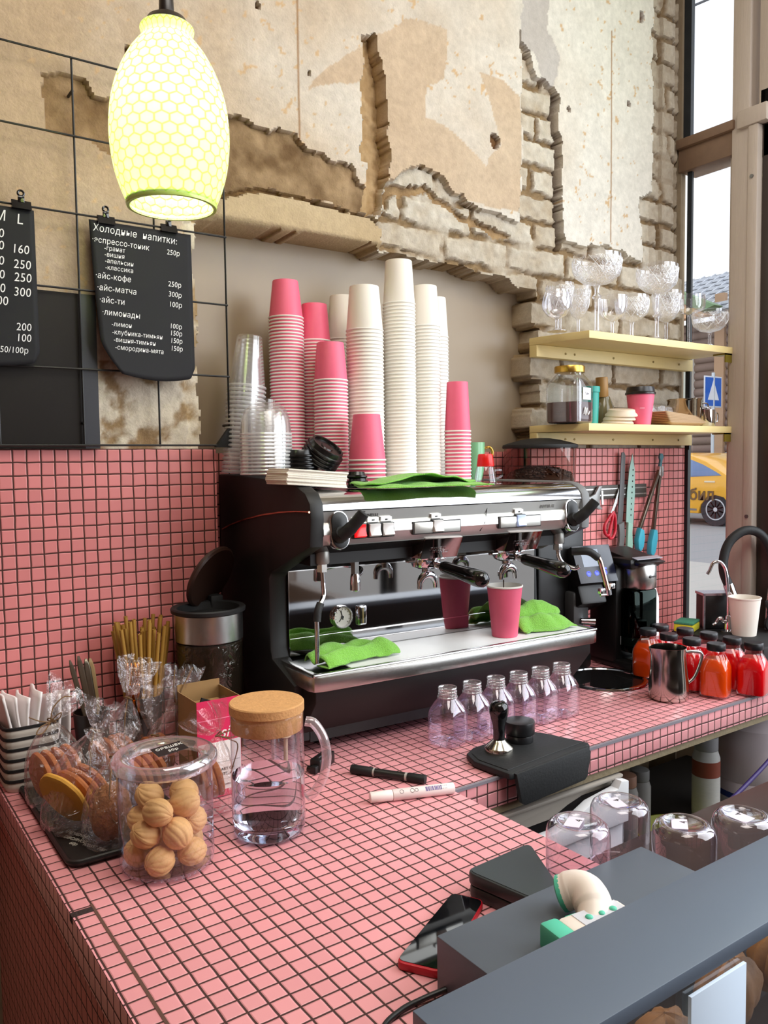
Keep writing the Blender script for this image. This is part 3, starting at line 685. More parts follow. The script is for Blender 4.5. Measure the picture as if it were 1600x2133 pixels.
# groups and portafilters
def group(x):
    y = .082
    gh = MB().lathe([(.0, .45), (.043, .45), (.043, .402), (.038, .398), (.036, .392), (.0, .392)], 32, X=xf((x, y, 0))).build('group_head', CHROME, em)
    b = MB(); b.prism([(0.008, .443), (0.03, .398), (0.09, .398), (.12, .43), (.12, .45), (.02, .452)], x - .052, x + .052, 'x', bev=.004); b.build('group_cover', M('smoked chrome', (150, 142, 138), 0.1, 1.0), gh)
    text('SIMONELLI', 0.0092, CHROME, Matrix.Translation((x - .030, 0.0165, .4115)) @ Matrix.Rotation(math.radians(26), 4, 'X') @ FACE, spacing=1.0).build('lettering', CHROME, gh, merge=False)
    pf = MB().lathe([(.0, .368), (.020, .369), (.0315, .374), (.0345, .381), (.0345, .396), (.0, .396)], 32, X=xf((x, y, 0))).build('portafilter', CHROME, em)
    b = MB(); b.box((x - .052, y - .008, .385), (x + .052, y + .008, .392), bev=.002); b.build('lug', CHROME, pf)
    d = Vector((math.cos(math.radians(-77)), math.sin(math.radians(-77)), -0.165)).normalized(); c = Vector((x, y, .385))
    b = MB(); b.tube([c + d * .028, c + d * .052], [.008, .0095], 14); b.build('handle_neck', CHROME, pf)
    b = MB(); ts = [.050, .056, .075, .10, .125, .145, .160, .170, .176, .179]; rr = [.0115, .0135, .0140, .0150, .0172, .0190, .0190, .0165, .0110, .004]
    b.tube([c + d * t for t in ts], rr, 20); b.build('handle', BLACKG, pf, sharp=60)
    b = MB(); b.tube([(x, y, .372), (x, y, .352)], [.010, .0095], 14)
    # twin open spout
    P = [(x + .0215 * math.cos(t), y - .006, .333 + .0225 * math.sin(t)) for t in [PI * (i / 16) for i in range(17)]]
    b.tube([(P[0][0] + .0005, y - .006, .324)] + P + [(P[-1][0] - .0005, y - .006, .324)], [.0052] + [.0058 + .0042 * math.sin(PI * i / 16) for i in range(17)] + [.0052], 14)
    b.build('spout', CHROME, pf, sharp=60)
group(0.335); group(0.575)
# steam and water wands
def wand(x, pts, r, y=.062, sleeve=None, tip=True):
    o = MB().cyl(.0155, .402, .432, 20, X=xf((x, y, 0)), bev=.004).build('steam_wand', M('grey joint', (150, 148, 142), 0.35, 0.4), em)
    MB().cyl(.0118, .386, .404, 6, X=xf((x, y, 0))).build('hex_nut', M('bright nut', (222, 220, 216), 0.22, 0.9), o)
    b = MB(); b.tube(bez(pts, 8), r, 12); b.build('pipe', CHROME, o)
    if sleeve: MB().tube(bez(sleeve, 8), .0082, 12).build('rubber_sleeve', RUBBER, o)
    return o
wand(.058, [(.058, .062, .392), (.060, .062, .360), (.059, .058, .338), (.046, .050, .320), (.036, .046, .300), (.034, .044, .27), (.033, .042, .20)], .0050, sleeve=[(.047, .051, .322), (.039, .0475, .307), (.0352, .0455, .286)])
wand(.725, [(.725, .062, .392), (.727, .060, .368), (.735, .050, .350), (.752, .034, .340), (.762, .024, .345)], .0056)
o = MB().cyl(.0165, .402, .434, 20, X=xf((.150, .085, 0)), bev=.004).build('water_tap', M('grey joint', (150, 148, 142), 0.35, 0.4), em)
MB().cyl(.0098, .372, .403, 6, X=xf((.150, .085, 0))).build('hex_nut', STEELD, o)
MB().lathe([(.0085, .372), (.0105, .365), (.0115, .352), (.0115, .336), (.0090, .334), (.0, .334)], 20, X=xf((.150, .085, 0))).build('nozzle', CHROME, o)
b = MB(); b.tube(bez([(.150, .09, .367), (.168, .10, .367), (.185, .12, .375), (.19, .165, .376)], 6), .0055, 12); b.build('side_pipe', CHROME, o)
# articulated steam arm on the right
arm = MB().tube(bez([(.742, .03, .383), (.768, .0, .384), (.790, -.012, .368), (.800, -.016, .340), (.812, -.024, .285)], 8), .0062, 14).build('steam_arm', M('warm chrome', (206, 178, 160), 0.1, 1.0), em)
MB().tube(bez([(.742, .03, .383), (.768, .0, .384), (.790, -.012, .368)], 8), .0096, 14).build('rubber_grip', RUBBER, arm)
b = MB(); b.tube([(.8115, -.0235, .288), (.8135, -.0245, .275)], [.009, .0085], 14); b.box((.786, -.026, .279), (.802, -.014, .293), bev=.002); b.box((.816, -.030, .289), (.832, -.018, .303), bev=.002); b.tube([(.79, -.02, .276), (.812, -.0245, .276)], .004, 10); b.build('arm_end', CHROME, arm)
# ================================================================== ON TOP OF THE MACHINE
ZT = 0.5565
CUPW = M('white cup paper', (236, 228, 216), 0.6)
CUPIN = M('white cup lining', (240, 236, 228), 0.5)
def cup_mesh(rim, top, h, mat, rimmat=None, name='paper_cup'):
    b = MB()
    b.lathe([(rim - .0009, .0005), (rim - .0005, 0), (rim + .001, .0012), (rim + .0012, .0028), (rim - .0008, .0040)], 36, 1, caps=(False, False))
    b.lathe([(rim - .0008, .0040), (top + .0006, h - .0015), (top, h), (top - .0016, h), (top - .002, h - .005), (0.0, h - .005)], 36, 0, caps=(False, False))
    return b.build(name, [mat, rimmat or CUPIN])
def stack(kind, cx, cy, rim, top, h, zr, pitch, mat, where, group, lean=(0, 0)):
    n = max(2, int(round((zr - ZT) / pitch)) + 1); p = (zr - ZT) / (n - 1)
    first = None
    for k in range(n):
        z = ZT + k * p
        lab = 'upturned %s paper cup, %s in %s' % (kind, ordinal(n - 1 - k), where)
        t = k / max(1, n - 1)
        loc = (cx + lean[0] * t + random.uniform(-.0001, .0001), cy + lean[1] * t + random.uniform(-.0001, .0001), z)
        if first is None:
            first = cup_mesh(rim, top, h, mat); o = first
        else:
            o = first.copy(); COL.objects.link(o)
        o.location = loc; tag(o, lab, 'paper cup', group)
stack('pink', .606, -.02, .0405, .0295, .088, .951, .0078, PINKP, 'the tall pink stack behind the clear cups', 'pink cups in the tall rear stack')
stack('pink', .688, -.012, .0385, .0300, .090, .904, .0078, PINKP, 'the second tall pink stack from the clear cups', 'pink cups in the second rear stack')
stack('white', .797, .035, .0400, .0305, .112, .921, .0082, CUPW, 'the half hidden stack behind the widest', 'white cups in the half hidden stack')
stack('white', .775, -.10, .0445, .0345, .106, .924, .0088, CUPW, 'the widest white stack behind the short pink stack', 'white cups in the widest stack')
stack('pink', .676, -.103, .0395, .0310, .089, .801, .0080, PINKP, 'the middle pink stack in front of the tall ones', 'pink cups in the middle stack')
stack('white', .885, -.09, .0400, .0322, .107, .999, .0086, CUPW, 'the tallest white stack', 'white cups in the tallest stack')
stack('white', .976, -.078, .0375, .0295, .104, .953, .0086, CUPW, 'the white stack right of the tallest', 'white cups beside the tallest stack')
stack('white', 1.078, .012, .0375, .0300, .108, .945, .0095, CUPW, 'the white stack behind the narrow pink one', 'white cups in the rear right stack')
stack('pink', .717, -.19, .0430, .0305, .106, .615, .0100, PINKP, 'the short pink stack at the front', 'pink cups in the short front stack')
stack('pink', 1.048, -.118, .0340, .0265, .128, .687, .0095, PINKP, 'the narrow pink stack at the right end', 'pink cups in the narrow right stack')
# clear plastic cups and dome lids
CC = clear('clear cup plastic', (255, 255, 255), refl=0.07, edge=0.55, power=2.2, haze=0.035, rough=0.08)
CCR = clear('clear cup rim', (255, 255, 255), refl=0.14, edge=0.6, power=2.0, haze=0.28, rough=0.08)
def clear_cup():
    b = MB(); b.lathe([(.0425, .006), (.0290, .118), (.0270, .120), (.0255, .116), (0, .116)], 30, caps=(False, False)); b.lathe([(.0435, 0), (.0455, .0012), (.0455, .004), (.0425, .006)], 30, 1, caps=(False, False)); return b.build('clear_cup', [CC, CCR])
c0 = None; n = 21
for k in range(n):
    o = clear_cup() if c0 is None else c0.copy()
    if c0 is None: c0 = o
    else: COL.objects.link(o)
    o.location = (.486 + .0009 * k, -.012, .590 + .0098 * k)
    o.rotation_euler = (0, math.atan2(.0009, .0098), 0)
    tag(o, 'upturned clear plastic cup, %s in the leaning clear stack' % ordinal(n - 1 - k), 'plastic cup', 'clear cups in the leaning stack')
d0 = None; n = 12
for k in range(n):
    if d0 is None:
        b = MB(); b.lathe([(.0565, 0), (.0575, .002), (.0560, .005), (.0545, .020), (.0525, .038), (.0460, .055), (.034, .066), (.022, .071), (.0205, .078), (.0190, .0785)], 34, caps=(False, False)); b.lathe([(.0565, 0), (.0578, .002), (.0562, .005)], 34, 1, caps=(False, False)); d0 = b.build('dome_lid', [CC, CCR]); o = d0
    else: o = d0.copy(); COL.objects.link(o)
    o.location = (.492, -.128, .588 + .0078 * k)
    tag(o, 'clear plastic dome lid, %s in the nested pile of dome lids' % ordinal(n - 1 - k), 'dome lid', 'nested clear dome lids')
# black lids
def lid(r, h=.016):
    b = MB(); b.lathe([(r, 0), (r + .002, .0015), (r + .002, .004), (r - .001, .0055), (r - .003, h - .003), (r - .0045, h), (r - .009, h), (r - .0105, h - .005), (r * .35, h - .0058), (r * .3, h - .0035), (0, h - .0035)], 36, caps=(False, False))
    return b.build('cup_lid', M('black lid plastic', (15, 14, 14), 0.25))
l0 = lid(.0420)
for k in range(9):
    o = l0 if k == 0 else l0.copy()
    if k: COL.objects.link(o)
    o.location = (.568 - .0008 * k, -.150, .5575 + .0085 * k)
    tag(o, 'black cup lid, %s in the flat pile behind the napkins' % ordinal(8 - k), 'cup lid', 'flat pile of black lids')
X0 = Vector((.612, -.176, .638))
for k in range(4):
    o = l0.copy(); COL.objects.link(o)
    o.rotation_euler = (math.radians(33), math.radians(20), 0)
    R = Euler(o.rotation_euler).to_matrix()
    o.location = X0 + R @ Vector((0, 0, -.0085 * (3 - k)))
    o.scale = (1.03, 1.03, 1.03)
    tag(o, 'black cup lid, %s of the tilted lids leaning on the flat pile' % ordinal(3 - k), 'cup lid', 'tilted black lids')
l1 = lid(.0215, .013)
for k in range(3):
    o = l1 if k == 0 else l1.copy()
    if k: COL.objects.link(o)
    o.location = (.652 + .002 * (k % 2), -.245, .5572 + .0105 * k); o.rotation_euler = (math.radians((0, 5, -4)[k]), math.radians((0, -4, 3)[k]), 0)
    tag(o, 'small black espresso lid, %s of three beside the napkins' % ordinal(2 - k), 'cup lid', 'small black lids')
# napkins
NAP = M('napkin paper', (236, 228, 214), 0.9, var=(40, 0.05), bump=(200, 0.25))
n0 = None
for k in range(9):
    if n0 is None:
        b = MB(); b.box((-.070, -.050, 0), (.070, .050, .0040), bev=.0016); n0 = b.build('paper_napkin', NAP); o = n0
    else: o = n0.copy(); COL.objects.link(o)
    o.location = (.522 + random.uniform(-.002, .002) + .0005 * k, -.248 + random.uniform(-.002, .002), .5640 + .0036 * k)
    o.rotation_euler = (0, math.radians(4.5), math.radians(-2 + random.uniform(-1, 1)))
    tag(o, 'folded white napkin, %s of the pile at the front corner of the machine' % ordinal(8 - k), 'napkin', 'napkins on the machine')
# cloths
def cloth(name, fn, nu, nv, label, solid=.0035, **kw):
    b = MB(); b.grid(fn, nu, nv); o = b.build(name, GREEN, solid=solid, sharp=180, **kw)
    md = o.modifiers.new('smooth', 'SUBSURF'); md.levels = 1; md.render_levels = 1
    return tag(o, label, 'cloth', 'green microfibre cloths')
from mathutils import noise as MN
def folded(path, u0, u1, wob, seed, thick=.004):
    """cloth laid in folds: path is a list of (y, z) followed across the fold; u runs along x with wobble"""
    P = bez([(0, y, z) for y, z in path], 7); n = len(P) - 1
    def f(u, v):
        t = v * n; i = min(int(t), n - 1); q = P[i] * (1 - (t - i)) + P[i + 1] * (t - i)
        nz = lambda a, b: MN.noise(Vector((u * a + seed, v * b, seed * .7)))
        end = math.sin(PI * min(1, max(0, u))) ** .35
        x = u0 + (u1 - u0) * u + wob * (.9 * nz(2.0, 2.6)) + .010 * math.sin(v * 9 + seed) * (abs(u - .5) * 2) ** 3
        y = q.y * (.72 + .5 * (nz(2.4, .6) + .5)) + wob * 1.0 * nz(3.0, 1.2)
        z = max(.0022, q.z * (.55 + .75 * max(0, nz(2.7, .9) + .55)) * (.45 + .55 * end) + .006 * nz(7, 5))
        return (x, y, z)
    return f
cloth('microfibre_cloth', folded([(-.052, -.006), (-.045, .002), (-.02, .005), (.02, .006), (.05, .007), (.058, .013), (.045, .019), (.015, .020), (-.010, .022)], -.150, .150, .020, 3.1), 46, 40, 'green microfibre cloth lying across the steel hood of the machine', loc=(.778, -.316, .5572), rot=(0, 0, TH))
cloth('microfibre_cloth', folded([(.050, .006), (.045, .024), (.030, .034), (.012, .026), (-.004, .012), (-.014, .022), (-.024, .032), (-.038, .024), (-.050, .006), (-.044, .003), (-.010, .003)], -.098, .100, .026, 7.7), 46, 56, 'crumpled green microfibre cloth under the steam wand on the drip tray', loc=(.612, -.268, .1890), rot=(0, 0, math.radians(9)))
cloth('microfibre_cloth', folded([(.040, .004), (.034, .030), (.022, .050), (.008, .044), (-.006, .022), (-.016, .030), (-.026, .026), (-.040, .008), (-.046, .003), (-.02, .003)], -.078, .082, .022, 12.3), 44, 50, 'green microfibre cloth bunched up behind the filled pink cup on the drip tray', loc=(1.160, -.284, .1885), rot=(0, 0, math.radians(-8)))
# cup being filled
fc = thing('coffee_cup', 'pink paper cup under the right portafilter spout catching coffee', 'paper cup', (1.038, -.302, .1868))
b = MB(); b.lathe([(0, .003), (.0290, .003), (.0290, 0), (.0305, 0), (.0312, .002), (.0425, .1200)], 40, caps=(False, False)); b.lathe([(.0425, .120), (.0440, .1205), (.0442, .1235), (.0420, .1245), (.0408, .121)], 40, 1, caps=(False, False)); b.lathe([(.0408, .121), (.0300, .006), (0, .006)], 40, 1, caps=(False, False)); b.build('cup', [PINKP, CUPIN], fc)
b = MB(); b.cyl(.0340, .050, .0515, 30); b.build('coffee', M('coffee', (58, 30, 14), 0.2), fc)
# coffee stream
o = MB().tube([(0, 0, .138), (.0004, 0, .11), (0, 0, .052)], [.0016, .0011, .0011], 8).build('coffee_stream', M('coffee stream', (46, 22, 10), 0.15), loc=(1.0345, -.302, .1868)); tag(o, 'thin stream of coffee running from the spout into the pink cup', 'coffee')
# mug, red cup, ribbed glass
mg = thing('coffee_mug', 'small green glazed mug with a gold handle behind the narrow pink stack', 'mug', (1.150, -.060, .5565))
b = MB(); b.lathe([(.020, 0), (.024, .003), (.030, .03), (.032, .07), (.0325, .105), (.0305, .105), (.030, .07), (.028, .03), (0, .008)], 30); b.build('body', M('green glaze', (120, 176, 130), 0.2, var=(20, 0.2)), mg)
b = MB(); b.tube(bez([(.024, -.016, .088), (.036, -.026, .092), (.044, -.030, .080), (.040, -.027, .060), (.026, -.018, .046)], 6), .0038, 10); b.build('handle', M('gold glaze', (190, 150, 70), 0.25, 0.8), mg)
rg = thing('ribbed_glass', 'clear ribbed glass turned upside down at the right end of the hood', 'glass', (1.119, -.145, .5565))
b = MB(); b.lathe([(.0300, 0), (.0240, .038), (.0225, .040), (.0, .040)], 48, caps=(False, False), fn=lambda a, z: 1 + .018 * math.sin(24 * a)); b.build('bowl', CLEARG, rg)
b = MB(); b.tube(bez([(.026, -.008, .030), (.042, -.014, .030), (.044, -.015, .016), (.030, -.010, .008)], 6), .0028, 8); b.build('handle', CLEARG, rg)
o = MB().lathe([(.0220, 0), (.0230, .002), (.0195, .030), (.0175, .033), (0, .033)], 30, caps=(True, False)).build('red_cup', M('red plastic', (206, 22, 18), 0.3), loc=(1.119, -.145, .5968)); tag(o, 'small red cup standing upside down on the clear ribbed glass', 'cup')
# ================================================================== WORKTOP, LEFT
def sq(n=4.0, k=1.0):
    def f(a, z):
        c, s = abs(math.cos(a)), abs(math.sin(a)); return k / ((c ** n + s ** n) ** (1 / n))
    return f
# jar with walnut-shaped cookies
JX, JY = .096, -.551
jr = thing('cookie_jar', 'clear glass jar of walnut-shaped cookies at the front of the worktop', 'jar', (JX, JY, 0))
b = MB(); b.lathe([(0, .0012), (.060, .0012), (.066, .003), (.0705, .009), (.0712, .02), (.0712, .150), (.0700, .156)], 56, caps=(False, False)); b.build('glass_wall', clear('jar glass', (246, 246, 250), refl=0.06, edge=0.75, power=3.2, haze=0.012), jr)
b = MB(); b.lathe([(0, .0030), (.058, .0030), (.064, .006), (.0665, .010), (.060, .0075), (0, .0065)], 56, caps=(False, False)); 
for i in range(40):
    a = 2 * PI * i / 40; b.ball((.0645 * math.cos(a), .0645 * math.sin(a), .0050), .0022, 8)
b.build('thick_base', CLEARG, jr)
ld = MB().lathe([(.0660, .1555), (.0735, .1555), (.0785, .160), (.0795, .166), (.0785, .1715), (.0740, .1760), (.0690, .1765), (.0620, .1745), (.0560, .1715), (.0530, .1690), (.0530, .1655), (.0600, .1650), (.0650, .1640), (.0660, .1555)], 64, caps=(False, False), X=xf((0, 0, 0))).build('lid', clear('lid glass', (250, 250, 252), refl=.16, edge=.8, power=1.8, haze=.05, rough=.03), jr)
MB().lathe([(0, .1668), (.0540, .1668)], 48, caps=(False, False)).build('lid_plate', clear('lid plate', refl=0.08, edge=0.5), ld)
LB = M('black label', (22, 20, 20), 0.5)
WL = M('white chalk print', (226, 222, 214), 0.7)
lb = MB().prism([(-.030, -.019), (.022, -.019), (.030, .019), (-.022, .019)], 0, .0006, 'z', X=xf((.010, .006, .1765), (0, 0, math.radians(12)))).build('label', LB, ld)
text('ОРЕШЕК', .0112, WL, xf((.012, .010, .1772), (0, 0, math.radians(12))), ax='CENTER', shear=.25).build('lettering', WL, lb, merge=False)
text('50р', .0112, WL, xf((.013, -.006, .1772), (0, 0, math.radians(12))), ax='CENTER', shear=.25).build('lettering', WL, lb, merge=False)
NUT = M('baked shortcrust', (222, 172, 108), 0.65, var=(38, 0.16), bump=(120, 0.2))
def walnut():
    b = MB()
    def f(th, ph):
        rid = 1 + .050 * abs(math.cos(6 * ph + .9 * math.sin(2.5 * th))) * math.sin(th) + .014 * math.sin(5 * ph + 4 * th)
        seam = .095 * math.exp(-((math.sin(ph)) / .10) ** 2) * math.sin(th)
        notch = -.085 * math.exp(-((math.sin(ph)) / .028) ** 2) * math.sin(th)
        return rid + seam + notch
    b.ball((0, 0, 0), 0.0200, 96, s=(1.0, .97, 1.16), fn=f)
    return b.build('walnut_cookie', NUT, sharp=180)
spots = [(.044, 20, .0262, 'on the jar floor at the right'), (.044, 92, .0262, 'on the jar floor at the back'), (.044, 164, .0262, 'on the jar floor at the far left'), (.044, 236, .0262, 'on the jar floor at the front left'), (.044, 306, .0262, 'on the jar floor at the front right'), (.003, 0, .0300, 'on the jar floor in the middle of the ring'),
         (.041, 345, .0640, 'in the second layer, against the right wall'), (.042, 55, .0640, 'in the second layer, back right'), (.042, 130, .0655, 'in the second layer, back left'), (.043, 205, .0640, 'in the second layer, against the left wall'), (.042, 272, .0640, 'in the second layer, right at the front'),
         (.036, 20, .1010, 'topmost at the right of the jar'), (.032, 120, .1020, 'topmost at the back left of the jar'), (.038, 232, .0975, 'topmost at the front left of the jar'), (.030, 318, .0980, 'topmost at the front right of the jar')]
w0 = None
for r, a, z, wh in spots:
    o = walnut() if w0 is None else w0.copy()
    if w0 is None: w0 = o
    else: COL.objects.link(o)
    o.location = (JX + r * math.cos(math.radians(a)), JY + r * math.sin(math.radians(a)), z)
    o.rotation_euler = (random.uniform(0, 6), random.uniform(0, 6), random.uniform(0, 6))
    tag(o, 'golden walnut-shaped cookie ' + wh, 'cookie', 'walnut-shaped cookies in the jar')
# water jug
jg = thing('water_jug', 'tall glass jug of water with a cork lid beside the cookie jar', 'jug', (.272, -.547, 0))
JG = clear('jug glass', (248, 248, 252), refl=0.055, edge=0.75, power=3.0)
b = MB(); b.lathe([(0, .001), (.050, .001), (.057, .005), (.0600, .014), (.0605, .03), (.0605, .200)], 56, caps=(False, False)); b.lathe([(.0605, .200), (.0612, .2035), (.0606, .206)], 56, caps=(False, False), fn=lambda a, z: 1 + .10 * max(0, math.cos(a - math.radians(205))) ** 24); b.build('glass_wall', JG, jg)
b = MB(); b.lathe([(0, .002), (.049, .002), (.0555, .006), (.0585, .014), (.0588, .022), (.050, .0255), (0, .0262)], 48, caps=(False, False)); b.build('thick_base', glass('jug base glass', (240, 246, 252), 1.38), jg)
hd = Vector((.80, -.60, 0))
P = [hd * .0640 + Vector((0, 0, .188)), hd * .078 + Vector((0, 0, .184)), hd * .093 + Vector((0, 0, .160)), hd * .098 + Vector((0, 0, .128)), hd * .092 + Vector((0, 0, .094)), hd * .078 + Vector((0, 0, .070)), hd * .0640 + Vector((0, 0, .060))]
b = MB(); b.tube(bez(P, 8), .0080, 14); b.build('handle', clear('handle glass', (250, 240, 242), refl=0.14, edge=0.8, power=1.6, haze=0.14), jg)
b = MB(); b.cyl(.0590, .176, .216, 48, bev=.002); b.lathe([(.0605, .2066), (.0617, .2072), (.0617, .2205), (.0600, .2225), (0, .2225)], 48, caps=(True, False)); b.build('cork_lid', M('cork', (196, 146, 92), 0.85, var=(120, 0.22), bump=(260, 0.3)), jg)
b = MB(); b.lathe([(0, .0268), (.0500, .0264), (.0570, .0235), (.0592, .028), (.0594, .1000), (.0594, .1008), (0, .1006)], 56, caps=(False, False)); o = b.build('water', glass('water', (252, 253, 255), 1.20), loc=(.272, -.547, 0)); tag(o, 'clear water filling the lower half of the glass jug', 'water')

# bags of cookies
FILM = clear('cellophane', (252, 250, 250), refl=0.055, edge=0.62, power=2.4, rough=0.05, bump=(38, 1.0), haze=0.02)
TWINE = M('jute twine', (122, 92, 60), 0.9)
COOK = M('ginger cookie', (176, 104, 56), 0.75, var=(30, 0.18), bump=(90, 0.35))
COOKY = M('lemon cookie', (206, 152, 58), 0.7, var=(26, 0.12), bump=(90, 0.2))
CRUMB = M('crumb cake', (150, 96, 50), 0.85, var=(160, 0.35), bump=(170, 1.0))
def bag(label, c, w, d, neck, tip, ruffle=.034, rz=0.0, seed=0, twine='loop', low=False):
    """cellophane bag: base centre c, half sizes w,d; neck and tip in world coordinates"""
    t = thing('cookie_bag', label, 'bag of cookies', c, 0, 'cellophane bags of cookies')
    N = Vector(neck) - Vector(c); Tt = Vector(tip) - Vector(c); R = 44
    b = MB(); vs, fs = [], []
    rings = [(0, 1.0), (.06, 1.06), (.25, 1.10), (.45, 1.06), (.62, .94), (.76, .72), (.87, .46), (.95, .22), (1.0, .13), (1.05, .13)]
    rows = []
    for s, k in rings:
        cx, cy, cz = N.x * s ** 1.6, N.y * s ** 1.6, N.z * s
        row = []
        for i in range(R):
            a = 2 * PI * i / R
            q = sq(3.2)(a, 0); rr = k * q
            cr = (.035 + .13 * max(0, s - .45)) * math.sin(a * 9 + seed + 5 * s) + .05 * MN.noise(Vector((math.cos(a) * 2 + seed, math.sin(a) * 2, s * 5)))
            x, y = rr * w * math.cos(a) * (1 + cr), rr * d * math.sin(a) * (1 + cr)
            x, y = x * math.cos(rz) - y * math.sin(rz), x * math.sin(rz) + y * math.cos(rz)
            row.append((cx + x, cy + y, .001 + cz))
        rows.append(row)
    D = Tt - N; ax = D.normalized(); e1 = ax.cross(Vector((.3, .8, .5))).normalized(); e2 = ax.cross(e1)
    for s, k in ((.12, .30), (.30, .52), (.52, .78), (.75, .95), (.92, 1.02), (1.0, 1.05)):
        row = []
        for i in range(R):
            a = 2 * PI * i / R
            fl = 1 + .34 * math.sin(a * 6 + seed * 1.7) + .22 * math.sin(a * 11 + seed)
            p = N + D * s * (1 + .10 * math.sin(a * 5 + seed)) + (e1 * math.cos(a) * 1.15 + e2 * math.sin(a) * .42) * ruffle * k * fl
            row.append(tuple(p))
        rows.append(row)
    for r in rows: vs += r
    for j in range(len(rows) - 1):
        for i in range(R): fs.append((j * R + i, j * R + (i + 1) % R, (j + 1) * R + (i + 1) % R, (j + 1) * R + i))
    fs.append(tuple(range(R - 1, -1, -1)))
    b.add(vs, fs); b.build('film', FILM, t, sharp=60)
    tw = MB(); k = .15 * (w + d) / 2
    tw.tube([N + (e1 * math.cos(q) + e2 * math.sin(q)) * (k + .0014) + Vector((0, 0, .001 * math.sin(q * 2))) for q in [2 * PI * i / 20 for i in range(21)]], .0013, 6, caps=False)
    f = N + Vector((-.004, -k - .002, 0))
    if twine == 'loop':
        tw.tube(bez([f, f + Vector((-.018, -.006, -.004)), f + Vector((-.026, -.010, -.014)), f + Vector((-.014, -.008, -.014)), f], 8), .0011, 6)
        tw.tube(bez([f, f + Vector((.010, -.006, .012)), f + Vector((.017, -.008, .016)), f + Vector((.014, -.006, .006)), f], 8), .0011, 6)
        tw.tube(bez([f, f + Vector((-.018, -.004, .006)), f + Vector((-.036, -.002, .016))], 8), .0011, 6)
        tw.tube(bez([f, f + Vector((.006, .002, .024)), f + Vector((.024, .004, .040)), f + Vector((.040, .006, .038))], 8), .0011, 6)
    elif twine == 'up':
        tw.tube(bez([f, f + Vector((-.006, -.004, .030)), f + Vector((-.002, -.002, .070))], 8), .0011, 6)
        tw.tube(bez([f, f + Vector((.010, -.004, .030)), f + Vector((.034, -.002, .068))], 8), .0011, 6)
    elif twine == 'side':
        tw.tube(bez([f, f + Vector((.020, -.004, .006)), f + Vector((.036, -.008, .002)), f + Vector((.024, -.006, -.006)), f], 8), .0011, 6)
        tw.tube(bez([f, f + Vector((.022, -.006, -.010)), f + Vector((.034, -.008, -.024)), f + Vector((.020, -.006, -.070))], 8), .0011, 6)
    else:
        tw.tube(bez([f, f + Vector((-.012, -.020, -.03)), f + Vector((-.016, -.03, -.075)), f + Vector((-.008, -.034, -.095))], 8), .0011, 6)
    tw.build('twine', TWINE, t)
    return t
def disc(mat, r=.044, h=.013, name='cookie'):
    b = MB(); b.lathe([(0, -h / 2), (r * .86, -h / 2), (r * .97, -h * .3), (r, 0), (r * .97, h * .28), (r * .8, h * .5), (r * .4, h * .62), (0, h * .64)], 30, caps=(False, False), fn=lambda a, z: 1 + .015 * math.sin(5 * a) + .012 * math.sin(9 * a + 1)); return b.build(name, mat)
def cookies(mat, c, n, step, rot, where, group, r=.044, h=.013):
    f = None
    for k in range(n):
        o = disc(mat, r, h) if f is None else f.copy()
        if f is None: f = o
        else: COL.objects.link(o)
        o.location = (c[0] + step[0] * k, c[1] + step[1] * k, c[2] + step[2] * k)
        o.rotation_euler = (rot[0] + random.uniform(-.05, .05), rot[1] + random.uniform(-.05, .05), rot[2])
        tag(o, '%s on edge, %s in %s' % (group[0], ['first', 'second', 'third', 'fourth', 'fifth', 'sixth'][k], where), 'cookie', group[1])
ZB = .0055
bag('cellophane bag of ginger cookies with a twine bow, beside the napkin holder', (.012, -.215, ZB), .046, .040, (.008, -.215, .155), (.046, -.19, .205), .026, 0, 1, 'loop')
cookies(COOK, (-.014, -.222, .060), 4, (.0165, .002, .001), (0, math.radians(84), math.radians(12)), 'the bag beside the napkin holder', ('brown ginger cookie', 'cookies in the bag beside the napkin holder'), r=.043)
bag('cellophane bag of lemon cookies, front left on the black tray', (.012, -.335, ZB), .046, .042, (.054, -.325, .158), (.074, -.318, .203), .024, math.radians(10), 2, 'down')
cookies(COOKY, (-.006, -.350, .062), 1, (0, 0, 0), (0, math.radians(66), math.radians(28)), 'the front left bag', ('yellow lemon cookie', 'cookies in the front left bag'), r=.051)
cookies(COOK, (.012, -.345, .062), 3, (.0155, .004, .001), (0, math.radians(70), math.radians(24)), 'the front left bag, behind the yellow one', ('brown ginger cookie', 'brown cookies in the front left bag'), r=.046)
bag('cellophane bag of crumb cake at the front of the black tray', (.046, -.432, ZB), .040, .036, (.058, -.420, .138), (.066, -.40, .185), .028, 0, 3, 'none')
b = MB(); b.ball((0, 0, 0), .040, 40, s=(.82, .72, 1.15), fn=lambda th, ph: 1 + .10 * MN.noise(Vector((math.sin(th) * math.cos(ph) * 4, math.sin(th) * math.sin(ph) * 4, math.cos(th) * 4))) + .09 * MN.noise(Vector((math.sin(th) * math.cos(ph) * 13, math.sin(th) * math.sin(ph) * 13, math.cos(th) * 13)))); o = b.build('crumb_cake', CRUMB, loc=(.046, -.432, .0545)); tag(o, 'rough brown crumb cake inside the front cellophane bag', 'cake')
bag('cellophane bag of brown cookies in front of the straws', (.112, -.215, ZB), .042, .038, (.150, -.205, .168), (.180, -.185, .235), .026, 0, 4, 'none')
cookies(COOK, (.092, -.222, .062), 4, (.0160, .003, .001), (0, math.radians(78), math.radians(14)), 'the bag in front of the straws', ('brown ginger cookie', 'cookies in the bag in front of the straws'), r=.042)
bag('cellophane bag with a tall flat folded top, between the straws and the jar', (.140, -.305, ZB), .040, .036, (.176, -.275, .110), (.198, -.255, .205), .032, 0, 5, 'none')
